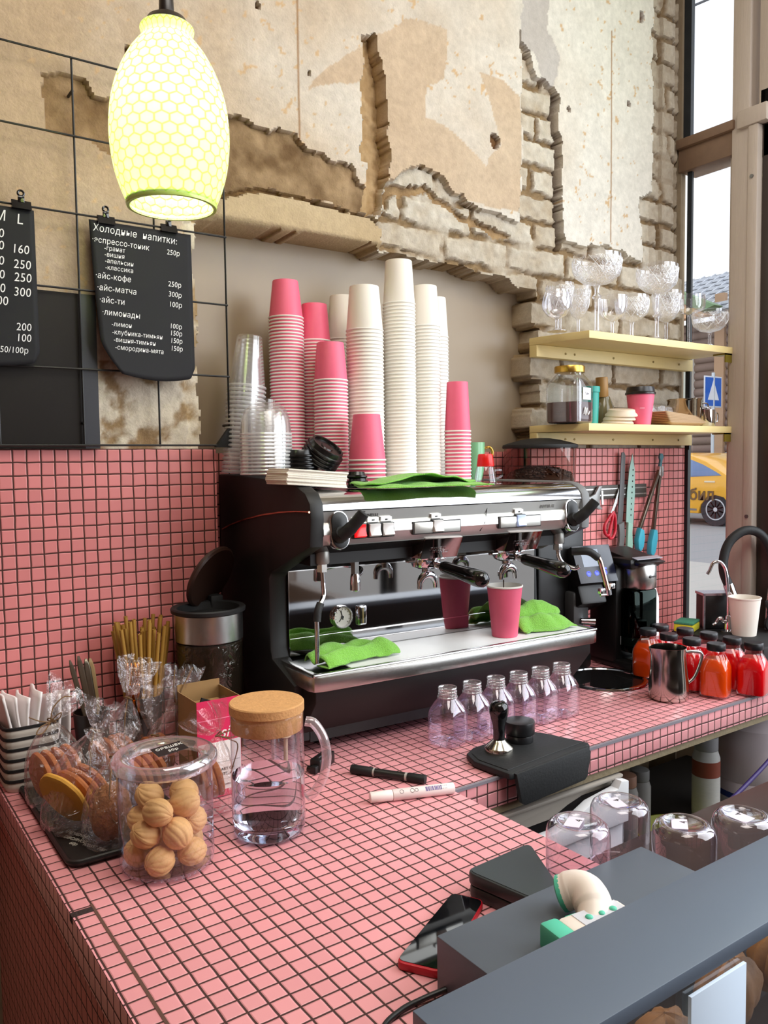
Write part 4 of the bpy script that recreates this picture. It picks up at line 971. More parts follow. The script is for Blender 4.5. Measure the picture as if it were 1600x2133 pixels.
cookies(COOK, (.122, -.312, .053), 4, (.0150, .003, .001), (0, math.radians(78), math.radians(14)), 'the bag with the flat folded top', ('brown ginger cookie', 'cookies in the bag with the flat folded top'), r=.039)
bag('cellophane bag tied with two upright twine ends, left of the pink carton', (.192, -.232, ZB), .030, .034, (.224, -.265, .158), (.242, -.258, .225), .028, 0, 6, 'up')
cookies(COOK, (.178, -.236, .060), 3, (.0140, .001, .001), (0, math.radians(80), math.radians(10)), 'the bag left of the pink carton', ('brown ginger cookie', 'cookies in the bag left of the pink carton'), r=.036)
bag('small cellophane bag with a twine loop in front of the pink carton', (.224, -.415, .0005), .030, .030, (.242, -.415, .136), (.212, -.405, .180), .032, 0, 7, 'side')
cookies(COOK, (.212, -.415, .056), 3, (.0130, .001, .001), (0, math.radians(80), math.radians(-10)), 'the small bag in front of the pink carton', ('brown ginger cookie', 'cookies in the bag in front of the pink carton'), r=.032)
# black tray with a price card
tr_ = thing('serving_tray', 'black serving tray under the bags of cookies', 'tray', (0, 0, 0))
b = MB(); P = []
for (cx_, cy_, a0) in ((.155, -.13, 0), (-.013, -.13, 90), (-.013, -.466, 180), (.155, -.466, 270)):
    for i in range(6):
        a = math.radians(a0 + 18 * i); P.append((cx_ + .018 * math.cos(a), cy_ + .018 * math.sin(a)))
b.prism(P, .0003, .0048, 'z', bev=.001)
b.tube([(x, y, .0085) for x, y in P] + [(P[0][0], P[0][1], .0085)], .0045, 8, caps=False); b.build('tray', M('tray black', (18, 16, 15), 0.45), tr_)
PRT = M('grey chalk print', (190, 184, 170), 0.7)
for i, (s, dx, dy) in enumerate((('ПЕЧЕНЬЕ', .004, -.378), ('ОВСЯНОЕ', -.004, -.394), ('60р', -.010, -.408), ('КЕКС 70р', .014, -.440))):
    text(s, .0105, PRT, xf((dx, dy, .0050), (0, 0, math.radians(-62))), ax='CENTER').build('lettering', PRT, tr_, merge=False)

# napkin holder
nh = thing('napkin_holder', 'white holder with black bands full of napkins in the corner by the wall', 'napkin holder', (-.006, -.070, 0))
b = MB(); prof = [(.052, .0005), (.056, .004)]
pr = []
for k in range(6):
    z = .006 + .020 * k; pr += [(.0545, z), (.0560, z + .003), (.0560, z + .013), (.0545, z + .016)]
b.lathe([(.0, .0005), (.052, .0005)] + pr + [(.0525, .124), (.0525, .006), (0, .004)], 40, fn=sq(5.5, .90), caps=(False, False)); b.build('basket', M('holder white', (206, 200, 188), 0.5), nh)
b = MB()
for k in range(6):
    z = .0215 + .020 * k
    b.lathe([(.0535, z - .0030), (.0572, z - .0026), (.0572, z + .0026), (.0535, z + .0030)], 40, fn=sq(5.5, .90), caps=(False, False))
b.build('black_band', BLACKM, nh)
f = None
NAPW = M('white tissue', (240, 234, 232), 0.9, var=(30, .04))
for k in range(7):
    def ff(u, v, k=k): return (.006 * math.sin(v * 4 + k) + .004 * math.sin(u * 5 + k) + .0035 * k, -.040 + .080 * u, .006 + (.176 - .004 * (k % 3)) * v - .02 * v * u * (k > 3))
    b = MB(); b.grid(ff, 10, 14); o = b.build('paper_napkin', NAPW, solid=.0045, loc=(-.040 + .0105 * k, -.070, 0), rot=(0, math.radians((k - 2) * 1.8), math.radians(4)))
    tag(o, 'white paper napkin upright in the banded holder, %s from the guest side' % ['first', 'second', 'third', 'fourth', 'fifth', 'sixth', 'seventh'][k], 'napkin', 'napkins in the banded holder')

# straws in a dark tumbler
st = thing('straw_tumbler', 'dark tumbler holding the straws against the wall', 'tumbler', (.226, -.062, 0))
b = MB(); b.lathe([(0, .001), (.030, .001), (.040, .130), (.038, .130), (.029, .006), (0, .005)], 30, caps=(False, False)); b.build('body', M('dark brown tumbler', (40, 30, 24), 0.4), st)
STR = M('olive straw', (170, 128, 52), 0.6, var=(20, .15))
b = MB(); b.lathe([(.0041, 0), (.0041, .225), (.0033, .225), (.0033, 0)], 10, caps=(False, False)); s0 = b.build('drinking_straw', STR)
pos = []
for i in range(36):
    ring = 0 if i < 1 else 1 if i < 7 else 2 if i < 18 else 3
    nn = (1, 6, 11, 18)[ring]; j = i - (0, 1, 7, 18)[ring]; a = 2 * PI * j / nn + ring * .3; r0 = (0, .008, .0165, .0245)[ring]
    pos.append((a, r0))
for k, (a, r0) in enumerate(pos):
    o = s0 if k == 0 else s0.copy()
    if k: COL.objects.link(o)
    base = Vector((.226 + r0 * math.cos(a), -.062 + r0 * math.sin(a) * .9, .010)); hz = .215 + random.uniform(-.012, .012)
    top = Vector((.226 + r0 * 2.25 * math.cos(a), -.066 + r0 * 1.7 * math.sin(a), hz))
    o.location = base; o.rotation_euler = (top - base).to_track_quat('Z', 'Y').to_euler(); o.location.z = .010 + (random.uniform(.030, .062))
    tag(o, 'olive paper straw standing among the others in the dark tumbler by the wall', 'straw', 'olive straws in the tumbler')
# cutlery tumbler
ct = thing('cutlery_tumbler', 'dark tumbler of cutlery against the wall behind the bags', 'tumbler', (.118, -.065, 0))
b = MB(); b.lathe([(0, .001), (.028, .001), (.036, .115), (.034, .115), (.027, .006), (0, .005)], 30, caps=(False, False)); b.build('body', M('dark brown tumbler', (40, 30, 24), 0.4), ct)
DKW = M('dark wooden cutlery', (70, 54, 36), 0.6)
def blade(name, pts, w, mat, th=.0016):
    b = MB()
    def ff(u, v):
        n = len(pts) - 1; t = v * n; i = min(int(t), n - 1); f_ = t - i; p = Vector(pts[i]) * (1 - f_) + Vector(pts[i + 1]) * f_
        ww = np.interp(v, [q[0] for q in w], [q[1] for q in w]); return (p.x + (u - .5) * ww, p.y, p.z)
    b.grid(ff, 4, 20); return b.build(name, mat, solid=th)
for k, (dx, lx, zt, wd, mt) in enumerate(((-.016, -.040, .226, .010, DKW), (-.004, -.022, .231, .012, DKW), (.006, -.006, .222, .014, M('dull steel', (120, 112, 96), 0.35, 0.9)), (.014, .004, .220, .013, M('pale wooden cutlery', (146, 120, 78), 0.6)))):
    o = blade('table_knife', [(dx * .4, 0, .008), (dx, 0, .115), (lx, .004, zt)], [(0, .007), (.45, .008), (.6, wd), (.92, wd), (1, wd * .3)], mt); o.location = (.118, -.065 + (k - 1.5) * .006, 0)
    tag(o, ['narrow dark wooden knife leaning furthest to the left in the cutlery tumbler', 'dark wooden knife, second from the left in the cutlery tumbler', 'dull steel knife in the middle of the cutlery tumbler', 'pale wooden knife, rightmost in the cutlery tumbler'][k], 'knife', 'knives in the cutlery tumbler')
GOLD = M('gold cutlery', (214, 140, 52), 0.18, 1.0)
def fork(loc, rz, lab):
    b = MB(); b.tube([(0, 0, .008), (0, 0, .14)], [.0028, .0024], 8)
    def ff(u, v): return ((u - .5) * np.interp(v, [0, .3, .7, 1], [.006, .018, .024, .025]), -.006 * math.sin(v * 2.6), .138 + .038 * v)
    b.grid(ff, 8, 10)
    for i in range(4):
        x = -.0105 + .007 * i; b.tube(bez([(x, -.0035, .175), (x, -.001, .195), (x * 1.02, .003, .216)], 5), [.0020] * 5 + [.0016] * 5 + [.0008], 8)
    o = b.build('fork', GOLD, loc=loc, rot=(0, 0, rz), solid=.0012); return tag(o, lab, 'fork', 'gold forks')
fc2 = thing('fork_tumbler', 'dark tumbler holding the gold forks in front of the straws', 'tumbler', (.190, -.128, 0))
b = MB(); b.lathe([(0, .001), (.022, .001), (.027, .105), (.0255, .105), (.021, .006), (0, .005)], 26, caps=(False, False)); b.build('body', M('dark brown tumbler', (40, 30, 24), 0.4), fc2)
fork((.184, -.132, 0), math.radians(-20), 'gold fork standing in front of the straws')
fork((.196, -.122, -.004), math.radians(50), 'second gold fork half behind the first one')

# ground coffee canister with its lid up
cn = thing('coffee_canister', 'dark canister with a steel band and raised lid beside the machine', 'canister', (.358, -.105, 0))
b = MB(); b.lathe([(0, .001), (.064, .001), (.068, .006), (.070, .236), (.066, .238), (0, .238)], 44, caps=(False, False)); b.build('body', M('dark smoky canister', (44, 38, 32), 0.16, coat=.3, bump=(26, .5), stretch=(1, 1, .4)), cn)
b = MB(); b.lathe([(.0705, .238), (.0725, .240), (.0725, .296), (.0700, .298)], 48, caps=(False, False)); b.build('steel_band', STEEL, cn)
b = MB(); b.lathe([(.0725, .2965), (.0785, .299), (.0795, .306), (.077, .309), (.0665, .307), (.064, .290), (0, .286)], 48, caps=(False, False)); b.build('rim', BLACKM, cn)
b = MB(); b.lathe([(0, 0), (.070, 0), (.0745, .004), (.0745, .010), (.070, .014), (.02, .018), (0, .018)], 44, caps=(False, False), X=xf((.034, .050, .360), (math.radians(-50), math.radians(-48), 0))); b.build('lid', M('dark brown lid', (52, 32, 24), 0.4), cn)
b = MB(); b.box((.030, .055, .290), (.060, .085, .320), bev=.004); b.build('hinge', BLACKM, cn)
wr = clear('stretch film', (226, 222, 214), refl=0.06, edge=0.5, bump=(22, 1.2), rough=.08)
b = MB(); b.lathe([(.0715, .03), (.0722, .06), (.0735, .12), (.0722, .20), (.0728, .234)], 60, caps=(False, False), fn=lambda a, z: 1 + .012 * math.sin(11 * a + 40 * z) + .008 * math.sin(23 * a - 60 * z)); b.build('film_wrap', wr, cn)
# pink carton
pc = thing('tea_carton', 'open pink carton with a white printed panel behind the water jug', 'carton', (.222, -.367, 0))
CARD = M('kraft cardboard', (150, 116, 72), 0.85, var=(30, .08))
PKC = M('crimson print', (214, 30, 84), 0.5)
b = MB(); b.box((0, 0, 0), (.085, .0016, .184)); b.build('front_panel', PKC, pc)
b = MB(); b.box((0.001, -.0006, .014), (.084, .0004, .105)); wp = b.build('white_panel', WHITEP, pc)
b = MB(); b.box((0, .0016, 0), (.0016, .095, .184)); b.box((.0834, .0016, 0), (.085, .095, .184)); b.box((0, .0934, 0), (.085, .095, .196)); b.box((0, 0, 0), (.085, .095, .0016)); b.build('inside', CARD, pc)
b = MB(); b.box((0, .0000, .1475), (.085, -.0006, .1485)); b.build('tear_line', M('pale tear line', (240, 140, 170), .6), pc)
text('si', .030, WHITEP, Matrix.Translation((.043, -.0008, .112)) @ FACE, shear=.3).build('lettering', WHITEP, pc, merge=False)
for s, x, z, h in (('ART OF', .044, .050, .0075), ('BITE...', .042, .041, .0075), ('tea & coffee', .040, .022, .0045)):
    text(s, h, INK, Matrix.Translation((x, -.0010, z)) @ FACE).build('lettering', INK, wp, merge=False)
b = MB(); b.box((.04, -.001, .0335), (.082, -.0008, .0338)); b.box((.036, -.001, .066), (.082, -.0008, .0665)); b.build('printed_line', INK, wp)
b = MB(); b.box((0, 0, 0), (.052, .004, .010), X=xf((.030, .056, .165), (0, math.radians(24), math.radians(8)))); o = b.build('marker_pen', BLACKM, loc=(.222, -.367, 0)); tag(o, 'black pen lying inside the open pink carton', 'pen')
b = MB(); b.box((-.03, -.02, 0), (.03, .02, .163)); o = b.build('paper_sachets', CARD, loc=(.264, -.312, .002)); tag(o, 'brown paper filling inside the pink carton', 'packet')
# crystal glass behind the jug
cg = thing('crystal_vase', 'tall patterned crystal glass half hidden behind the water jug handle', 'glass', (.378, -.408, 0))
b = MB(); b.lathe([(0, .001), (.022, .001), (.026, .006), (.0265, .02), (.0275, .130), (.0262, .130), (.025, .02), (0, .012)], 36, caps=(False, False), fn=lambda a, z: 1 + .02 * math.sin(12 * a + 160 * z) * (z < .105)); b.build('bowl', CLEARG, cg)
b = MB(); b.tube([(0, 0, .012), (.002, .002, .112)], [.004, .004], 10)
for k in range(6): b.lathe([(.005, 0), (.011, .004), (.005, .008)], 18, X=xf((.002, .002, .098 + .0085 * k)), caps=(False, False))
b.ball((.002, .002, .154), .011, 16); o = b.build('honey_dipper', M('pale beech', (206, 176, 136), .6), loc=(.378, -.408, 0)); tag(o, 'wooden honey dipper standing in the crystal glass behind the jug', 'honey dipper')
bp = thing('black_clamp', 'small black plastic clamp lying on the mosaic behind the jug', 'clamp', (.492, -.352, 0), math.radians(30))
b = MB(); b.box((-.032, -.011, .001), (.030, .013, .026), bev=.003); b.box((-.044, -.008, .001), (-.030, .006, .016), bev=.002); b.build('body', BLACK, bp)
b = MB(); b.cyl(.006, -.018, -.008, 12, X=xf((-.037, -.004, .008), (PI / 2, 0, 0))); b.build('knob', BLACKG, bp)
b = MB(); b.box((-.020, -.002, .0255), (.022, .002, .028)); b.build('metal_strip', CHROME, bp)
# markers
def along(p, q): 
    d = Vector(q) - Vector(p); return xf(p, d.to_track_quat('Z', 'Y').to_euler()), d.length
X, L_ = along((.520, -.414, .0092), (.604, -.544, .0092))
mk = thing('marker', 'black double-ended marker lying behind the white one', 'marker'); 
b = MB(); b.cyl(.0078, .045, L_ - .035, 20, X=X); b.build('barrel', M('marker print black', (26, 24, 22), .4, var=(60, .3)), mk)
b = MB(); b.cyl(.0090, 0, .045, 20, X=X, bev=.001); b.build('cap', BLACKM, mk); b = MB(); b.cyl(.0086, L_ - .035, L_, 20, X=X, bev=.001); b.build('cap', BLACKM, mk)
b = MB(); b.cyl(.0081, .047, .0505, 20, X=X); b.cyl(.0081, L_ - .041, L_ - .0365, 20, X=X); b.build('grey_ring', M('grey ring', (176, 172, 164), .4), mk)
X, L_ = along((.470, -.553, .0105), (.619, -.609, .0105))
mk = thing('marker', 'white paint marker with a printed barcode at the edge of the peninsula', 'marker')
b = MB(); b.cyl(.0102, .042, L_, 24, X=X, bev=.0015); b.build('barrel', M('marker white', (238, 224, 220), .4), mk)
b = MB(); b.cyl(.0098, .0, .042, 24, X=X, bev=.002); b.build('cap', M('marker cap white', (240, 226, 220), .45), mk)
VIO = M('violet print', (86, 70, 140), .6)
U = (Vector((.619, -.609, 0)) - Vector((.470, -.553, 0))).normalized(); Sd = Vector((U.y, -U.x, 0))
def on_pen(s, a):   # point on the barrel, s along, a around from the top towards the camera
    return Vector((.470, -.553, .0105)) + U * s + (Vector((0, 0, 1)) * math.cos(a) + Sd * math.sin(a)) * .0105
b = MB(); s = .103
for i in range(16):
    w_ = random.choice((.0006, .001, .0016)); q = [on_pen(s, .35), on_pen(s + w_, .35), on_pen(s + w_, 1.15), on_pen(s, 1.15)]; mid = [on_pen(s, .75), on_pen(s + w_, .75)]
    b.add([q[0], q[1], mid[1], mid[0], q[2], q[3]], [(0, 1, 2, 3), (3, 2, 4, 5)]); s += w_ + random.choice((.0006, .001))
b.build('barcode', VIO, mk, merge=False)
b = MB()
for s0_, r_ in ((.058, .0035), (.078, .0038), (.086, .003)): b.tube([on_pen(s0_ + r_ * math.cos(t), .75 + r_ / .0105 * math.sin(t)) for t in [2 * PI * i / 12 for i in range(13)]], .0003, 4, caps=False)
for i in range(4): b.tube([on_pen(.134 + .003 * i, .4), on_pen(.134 + .003 * i, 1.1)], .0003, 4)
b.build('printed_symbols', INK, mk)
# ================================================================== WORKTOP, RIGHT
PET = clear('PET plastic', (250, 246, 252), refl=0.10, edge=0.85, power=2.0, haze=0.014, rough=.03)
def bottle_shell(b, X=None):
    n = sq(4.5, 1.0)
    def fn(a, z):
        t = np.clip((z - .070) / .030, 0, 1); return n(a, z) * (1 - t) + t
    b.lathe([(0, .010), (.014, .007), (.026, .002), (.0315, .001), (.0348, .005), (.0355, .012), (.0355, .062), (.0345, .072), (.0310, .083), (.0255, .094), (.0215, .099), (.0205, .101)], 48, caps=(False, False), fn=fn, X=X)
def bottle_neck(b, X=None):
    b.lathe([(.0205, .101), (.0225, .102), (.0225, .104), (.0200, .1048), (.0196, .108), (.0208, .1092), (.0208, .1102), (.0196, .1112), (.0196, .1138), (.0208, .115), (.0208, .116), (.0196, .1172), (.0196, .1205), (.0208, .1222), (.0200, .1245), (.0185, .1245)], 36, caps=(False, False), X=X)
e0 = None
for k in range(6):
    if e0 is None:
        e0 = thing('plastic_bottle', '', 'bottle', (0, 0, 0), math.radians(8), 'empty clear bottles in a row')
        b = MB(); bottle_shell(b); b.build('body', PET, e0); b = MB(); bottle_neck(b); b.build('neck_thread', clear('PET neck', (255, 255, 255), refl=0.18, edge=0.8, power=1.6, haze=0.12), e0)
        b = MB()
        for i in range(5):
            a = 2 * PI * i / 5; b.tube(bez([(0, 0, .011), (.014 * math.cos(a), .014 * math.sin(a), .010), (.026 * math.cos(a), .026 * math.sin(a), .003)], 5), .0022, 8)
        b.build('petal_base', CLEARG, e0); o = e0
    else: o = dup(e0)
    o.location = (.781 + .0690 * k, -.395 - .002 * k, .0006)
    o['label'] = 'empty clear bottle without a cap, %s in the row from the jug' % ['first', 'second', 'third', 'fourth', 'fifth', 'sixth'][k]
# juice bottles
REDJ = M('raspberry juice', (226, 10, 22), .15, spec=.4, sss=.3); ORJ = M('sea buckthorn juice', (232, 78, 12), .15, var=(14, .2), sss=.3); PETJ = clear('filled PET', (255, 255, 255), refl=0.05, edge=0.5, power=2.6, rough=.03)
RED2 = M('cranberry juice', (220, 36, 20), .15, sss=.3)
CAPM = M('black bottle cap', (26, 26, 30), .38)
def juice(x, y, mat, label, lz=.0):
    t = thing('juice_bottle', label, 'bottle', (x, y, .0016), math.radians(10 + lz), 'juice bottles beside the milk pitcher')
    b = MB(); bottle_shell(b, X=Matrix.Diagonal((1, 1, 1.10, 1))); b.lathe([(.0205, .111), (.0205, .119)], 30, caps=(False, False)); b.build('body', PETJ, t)
    n = sq(4.5, .965)
    def fn(a, z):
        q = np.clip((z - .077) / .033, 0, 1); return n(a, z) * (1 - q) + .965 * q
    b = MB(); b.lathe([(0, .006), (.0335, .006), (.0352, .013), (.0352, .068), (.0343, .079), (.0308, .0915), (.0270, .098), (0, .098)], 44, caps=(False, False), fn=fn); b.build('juice', mat, t)
    b = MB(); b.lathe([(.0225, .119), (.0232, .120), (.0232, .1345), (.0215, .1368), (0, .1368)], 36, caps=(True, False), fn=lambda a, z: 1 + (.008 * math.sin(40 * a) if z < .134 else 0)); b.build('cap', CAPM, t)
    return t
juice(1.568, -.317, ORJ, 'orange-red juice bottle, far end of the front row beside the coffee maker')
juice(1.641, -.304, REDJ, 'red juice bottle at the far end of the back row by the sponge')
juice(1.559, -.391, RED2, 'reddish juice bottle, second in the front row, behind the steel pitcher')
juice(1.652, -.377, REDJ, 'red juice bottle, second in the back row')
juice(1.556, -.464, REDJ, 'juice bottle, third in the front row, directly behind the pitcher rim')
juice(1.655, -.449, REDJ, 'red juice bottle in the middle of the back row')
juice(1.552, -.538, ORJ, 'orange-red juice bottle nearest the worktop edge beside the pitcher handle', 8)
juice(1.648, -.522, REDJ, 'bright red juice bottle, fourth in the back row')
juice(1.636, -.5965 + .0, REDJ, 'bright red juice bottle at the outer end, right on the worktop edge', 4).location.y = -.590
# milk pitcher
mp = thing('milk_pitcher', 'stainless steel milk pitcher standing before the juice bottles', 'pitcher', (1.440, -.478, 0), 0)
def spout(a, z):
    k = max(0.0, math.cos(a - math.radians(152))) ** 14; return 1 + .22 * k * max(0, (z - .06) / .07) ** 2
b = MB(); b.lathe([(0, .001), (.044, .001), (.0485, .006), (.0495, .020), (.0485, .045), (.0445, .085), (.0415, .115), (.0425, .134), (.0415, .134), (.0405, .115), (.0435, .085), (.0475, .04), (.046, .008), (0, .005)], 52, caps=(False, False), fn=spout); b.build('body', M('polished pitcher steel', (186, 180, 172), .14, 1.0), mp)
h_ = Vector((.83, -.56, 0)).normalized()
b = MB(); b.tube(bez([h_ * .041 + Vector((0, 0, .120)), h_ * .062 + Vector((0, 0, .121)), h_ * .083 + Vector((0, 0, .116)), h_ * .082 + Vector((0, 0, .095)), h_ * .066 + Vector((0, 0, .055)), h_ * .047 + Vector((0, 0, .038))], 8), .0042, 12); b.build('handle', STEEL, mp)
# round chrome-rimmed lid set in the worktop, brush
kl = thing('knock_box_lid', 'round black lid with a chrome rim set into the worktop beside the machine', 'lid', (1.452, -.262, 0))
b = MB(); b.lathe([(.100, .0008), (.104, .006), (.110, .0075), (.116, .005), (.118, .0008)], 64, caps=(False, False)); b.build('rim', CHROME, kl)
b = MB(); b.cyl(.102, .0008, .0032, 64); b.build('plate', M('mirror black plate', (40, 38, 38), .05, .6), kl)
br = thing('cleaning_brush', 'small brush with an orange wooden handle leaning between the machine and the coffee maker', 'brush', (1.455, -.135, 0))
b = MB(); b.tube([(0, 0, .05), (-.006, 0, .10), (-.012, .0, .135)], [.009, .007, .0055], 12); b.build('handle', M('orange wood', (176, 96, 40), .45), br)
b = MB(); b.tube([(.004, 0, .0008), (0, 0, .055)], [.012, .009], 12); b.build('bristles', M('dark bristles', (60, 44, 30), .9), br)
# grinder behind the machine
gr = thing('coffee_grinder', 'tall black coffee grinder with a bean hopper and lit display behind the machine', 'coffee grinder', (1.440, -.02, 0))
GB = M('grinder black', (16, 15, 15), .4)
b = MB(); b.box((-.115, -.115, .004), (.075, .085, .47), bev=.012); b.box((-.12, -.14, .004), (.08, .09, .05), bev=.01); b.lathe([(.07, .47), (.085, .50), (.10, .545)], 40, caps=(True, True), X=xf((-.002, -.01, 0))); b.build('body', GB, gr)
b = MB(); b.lathe([(.100, .545), (.103, .55), (.1055, .645), (.1065, .650)], 48, caps=(False, False), X=xf((-.002, -.01, 0))); hp = b.build('hopper', clear('smoky hopper', (226, 214, 208), refl=.06, edge=.6, tcol=(226, 212, 206)), gr)
b = MB(); b.lathe([(.109, .646), (.1105, .650), (.109, .656), (.095, .661), (.06, .670), (.03, .675), (0, .676)], 48, caps=(True, False), X=xf((-.002, -.01, 0))); b.build('hopper_lid', BLACKM, hp)
b = MB(); b.lathe([(.098, .548), (.099, .556), (.085, .572), (.05, .586), (0, .590)], 40, caps=(True, False), X=xf((-.002, -.01, 0)))
for i in range(420):
    a = random.uniform(0, 2 * PI); r_ = .094 * math.sqrt(random.random()); zz = np.interp(r_, [0, .05, .085, .099], [.590, .586, .572, .556])
    b.ball((0, 0, 0), .0052, 8, s=(1.5, 1, .75), X=xf((-.002 + r_ * math.cos(a), -.01 + r_ * math.sin(a), zz), (random.uniform(-.8, .8), random.uniform(-.8, .8), random.uniform(0, 6))))
o = b.build('coffee_beans', M('roasted beans', (62, 42, 30), .38, var=(160, .4)), loc=(1.440, -.02, 0)); tag(o, 'heap of roasted coffee beans inside the grinder hopper', 'coffee beans', kind='stuff')
# console, tilted back and turned to the barista
Xc = Matrix.Translation((.056, -.165, .312)) @ Matrix.Rotation(math.radians(-12), 4, 'Z') @ Matrix.Rotation(math.radians(-24), 4, 'X')
b = MB(); b.box((-.066, -.004, -.056), (.066, .040, .056), bev=.006, X=Xc); b.box((-.06, .02, -.11), (.03, .12, .05), bev=.008, X=Xc); cs = b.build('console', GB, gr)
b = MB(); b.box((-.0655, -.0052, -.0555), (.0655, -.0035, .0555), bev=.004, X=Xc); b.build('front_plate', M('blue-black glass plate', (22, 24, 40), .18), cs)
b = MB(); b.box((-.040, -.0060, -.008), (.020, -.0050, .043), X=Xc); b.build('display', M('lit grey display', (120, 128, 140), .2, emit=((150, 160, 176), .5)), cs)
b = MB()
for i in range(3):
    x = -.030 + .028 * i; b.tube(arcpts((x, -.0058, -.028), .006, 0, 2 * PI, 12), .0012, 6, X=Xc, caps=False); b.box((x - .004, -.0062, -.036 + .002 * i), (x + .004, -.0054, -.026), X=Xc)
b.box((.026, -.0062, -.018), (.034, -.0054, -.013), X=Xc)
b.build('lit_icon', M('blue light', (30, 40, 220), .3, emit=((60, 70, 255), 4.0)), cs)
b = MB(); b.box((-.01, -.150, .135), (.055, -.11, .235), bev=.008); b.cyl(.009, .145, .158, 14, X=xf((.018, 0, .205), (PI / 2, 0, 0))); b.build('outlet', M('grey plate', (66, 66, 66), .45), gr)
b = MB(); b.tube([(.02, -.15, .150), (.05, -.175, .148)], [.010, .012], 14); b.build('outlet_knob', CHROME, gr)
# capsule coffee maker
km = thing('coffee_maker', 'slim black and white coffee maker with a steel band beside the grinder', 'coffee maker', (1.646, -.190, 0), math.radians(-4))
b = MB(); b.box((-.075, -.02, .003), (.060, .09, .31), bev=.012); b.box((-.075, -.078, .003), (.050, .09, .028), bev=.008); b.box((-.07, -.07, .295), (.062, .085, .328), bev=.014); b.prism([(-.095, .315), (.05, .347), (.09, .344), (.09, .32), (-.08, .305)], -.055, .050, 'x', bev=.004); b.build('body', GB, km)
b = MB(); b.prism([(-.080, .3235), (-.060, .328), (-.060, .3295), (-.080, .325)], -.055, .050, 'x'); b.build('grey_stripe', M('pale stripe', (196, 200, 210), .2, .5), km)
b = MB(); b.lathe([(.052, .236), (.0535, .238), (.0535, .305), (.052, .307)], 40, X=xf((.002, -.030, 0)), caps=(True, True)); bd = b.build('steel_band', STEEL, km)
b = MB(); b.ball((-.004, -.084, .272), .004, 10, s=(1.2, .3, 1)); b.box((.003, -.0842, .270), (.020, -.0825, .274)); b.build('emblem', INK, bd)
b = MB(); b.cyl(.010, .212, .237, 20, X=xf((.018, -.055, 0))); b.build('spout', CHROME, km)
b = MB(); b.prism([(-.05, .003), (-.048, .20), (-.032, .238), (.06, .238), (.07, .003)], .050, .076, 'x', bev=.004); b.build('white_side', WHITEPL, km)
b = MB(); b.box((-.060, -.075, .05), (.038, -.02, .235), bev=.010); b.build('water_tank', clear('dark tank', (110, 124, 118), refl=.08, edge=.6, tcol=(70, 80, 74)), km)
b = MB(); b.box((-.045, -.074, .026), (.045, -.03, .0305)); 
for i in range(7):
    for j in range(3): b.cyl(.0035, .0304, .0308, 8, 1, X=xf((-.036 + .012 * i, -.067 + .015 * j, 0)))
b.build('drip_plate', [STEEL, BLACK], km)
b = MB(); b.lathe([(.052, .07), (.052, .095)], 30, X=xf((-.005, -.03, 0)), caps=(False, False), arc=2 * PI); b.build('white_label', WHITEPL, km)
# black stand by the window with tap, hose, sponge, cup
sd = thing('sink_stand', 'black raised sink edge by the window holding the taps', 'sink', (2.035, -.30, 0))
b = MB(); b.box((-.125, -.16, .0008), (.135, .155, .062), bev=.008); b.build('rim', BLACKM, sd)
bx = thing('steel_box', 'black box with bright steel edges behind the taps', 'box', (2.052, -.205, .062), math.radians(-32))
b = MB(); b.box((-.046, -.03, .0005), (.046, .03, .112), bev=.003); b.build('case', BLACK, bx)
b = MB(); b.box((-.048, -.032, .0005), (-.042, -.026, .114)); b.box((-.048, -.032, .108), (.048, .032, .116)); b.build('steel_edge', M('lilac steel', (196, 196, 208), .25, .9), bx)
ft = thing('filter_tap', 'slender chrome filter tap with a curved spout in front of the steel box', 'tap', (2.026, -.272, .062))
b = MB(); b.lathe([(.024, .0005), (.024, .004), (.012, .008), (.0105, .03), (.0085, .048), (.0065, .052)], 26, caps=(True, True)); b.build('base', CHROME, ft)
b = MB(); b.tube(bez([(0, 0, .045), (.0, .0, .10), (-.001, .003, .16), (-.006, .008, .200), (-.020, .018, .222), (-.036, .030, .218), (-.046, .036, .195), (-.051, .041, .183)], 7), .0052, 12); b.build('spout', CHROME, ft)
b = MB(); b.tube(bez([(-.004, 0, .030), (-.020, .006, .036), (-.030, .010, .046), (-.040, .016, .030), (-.052, .02, .024)], 6), [.006] * 12 + [.0045] * 13, 12); b.ball((-.026, .008, .042), .009, 14); b.build('valve_lever', CHROME, ft)
hf = thing('hose_faucet', 'faucet with a black arched hose at the right end of the worktop', 'faucet', (2.150, -.345, .062))
P = [(2.044, -.262, .205), (2.037, -.248, .25), (2.042, -.246, .30), (2.058, -.254, .343), (2.085, -.272, .372), (2.112, -.290, .380), (2.138, -.308, .368), (2.158, -.325, .335), (2.167, -.337, .285), (2.166, -.343, .235), (2.160, -.345, .19)]
P = [tuple(Vector(p) - Vector((2.150, -.345, .062))) for p in P]
b = MB(); b.tube(bez(P, 8), .0145, 18); b.build('hose', RUBBER, hf)
b = MB(); d_ = (Vector(P[0]) - Vector(P[1])).normalized(); b.tube([Vector(P[0]) - d_ * .005, Vector(P[0]) + d_ * .034, Vector(P[0]) + d_ * .036, Vector(P[0]) + d_ * .048], [.0165, .0165, .014, .0135], 22); b.build('spray_head', CHROME, hf)
b = MB(); b.tube([(.010, 0, .135), (.006, 0, .085), (.003, 0, .0005)], [.017, .020, .022], 24); b.tube([(.003, 0, .035), (-.03, -.012, .030), (-.04, -.016, .029)], [.016, .016, .014], 20); b.build('mixer_body', CHROME, hf)
b = MB(); b.tube([(-.026, -.020, .0285), (-.034, -.030, .028)], [.028, .026], 26); b.tube(bez([(-.03, -.020, .04), (-.044, -.018, .070), (-.058, -.016, .102)], 6), [.0065] * 12 + [.005], 12); b.build('lever', BLACKM, hf)
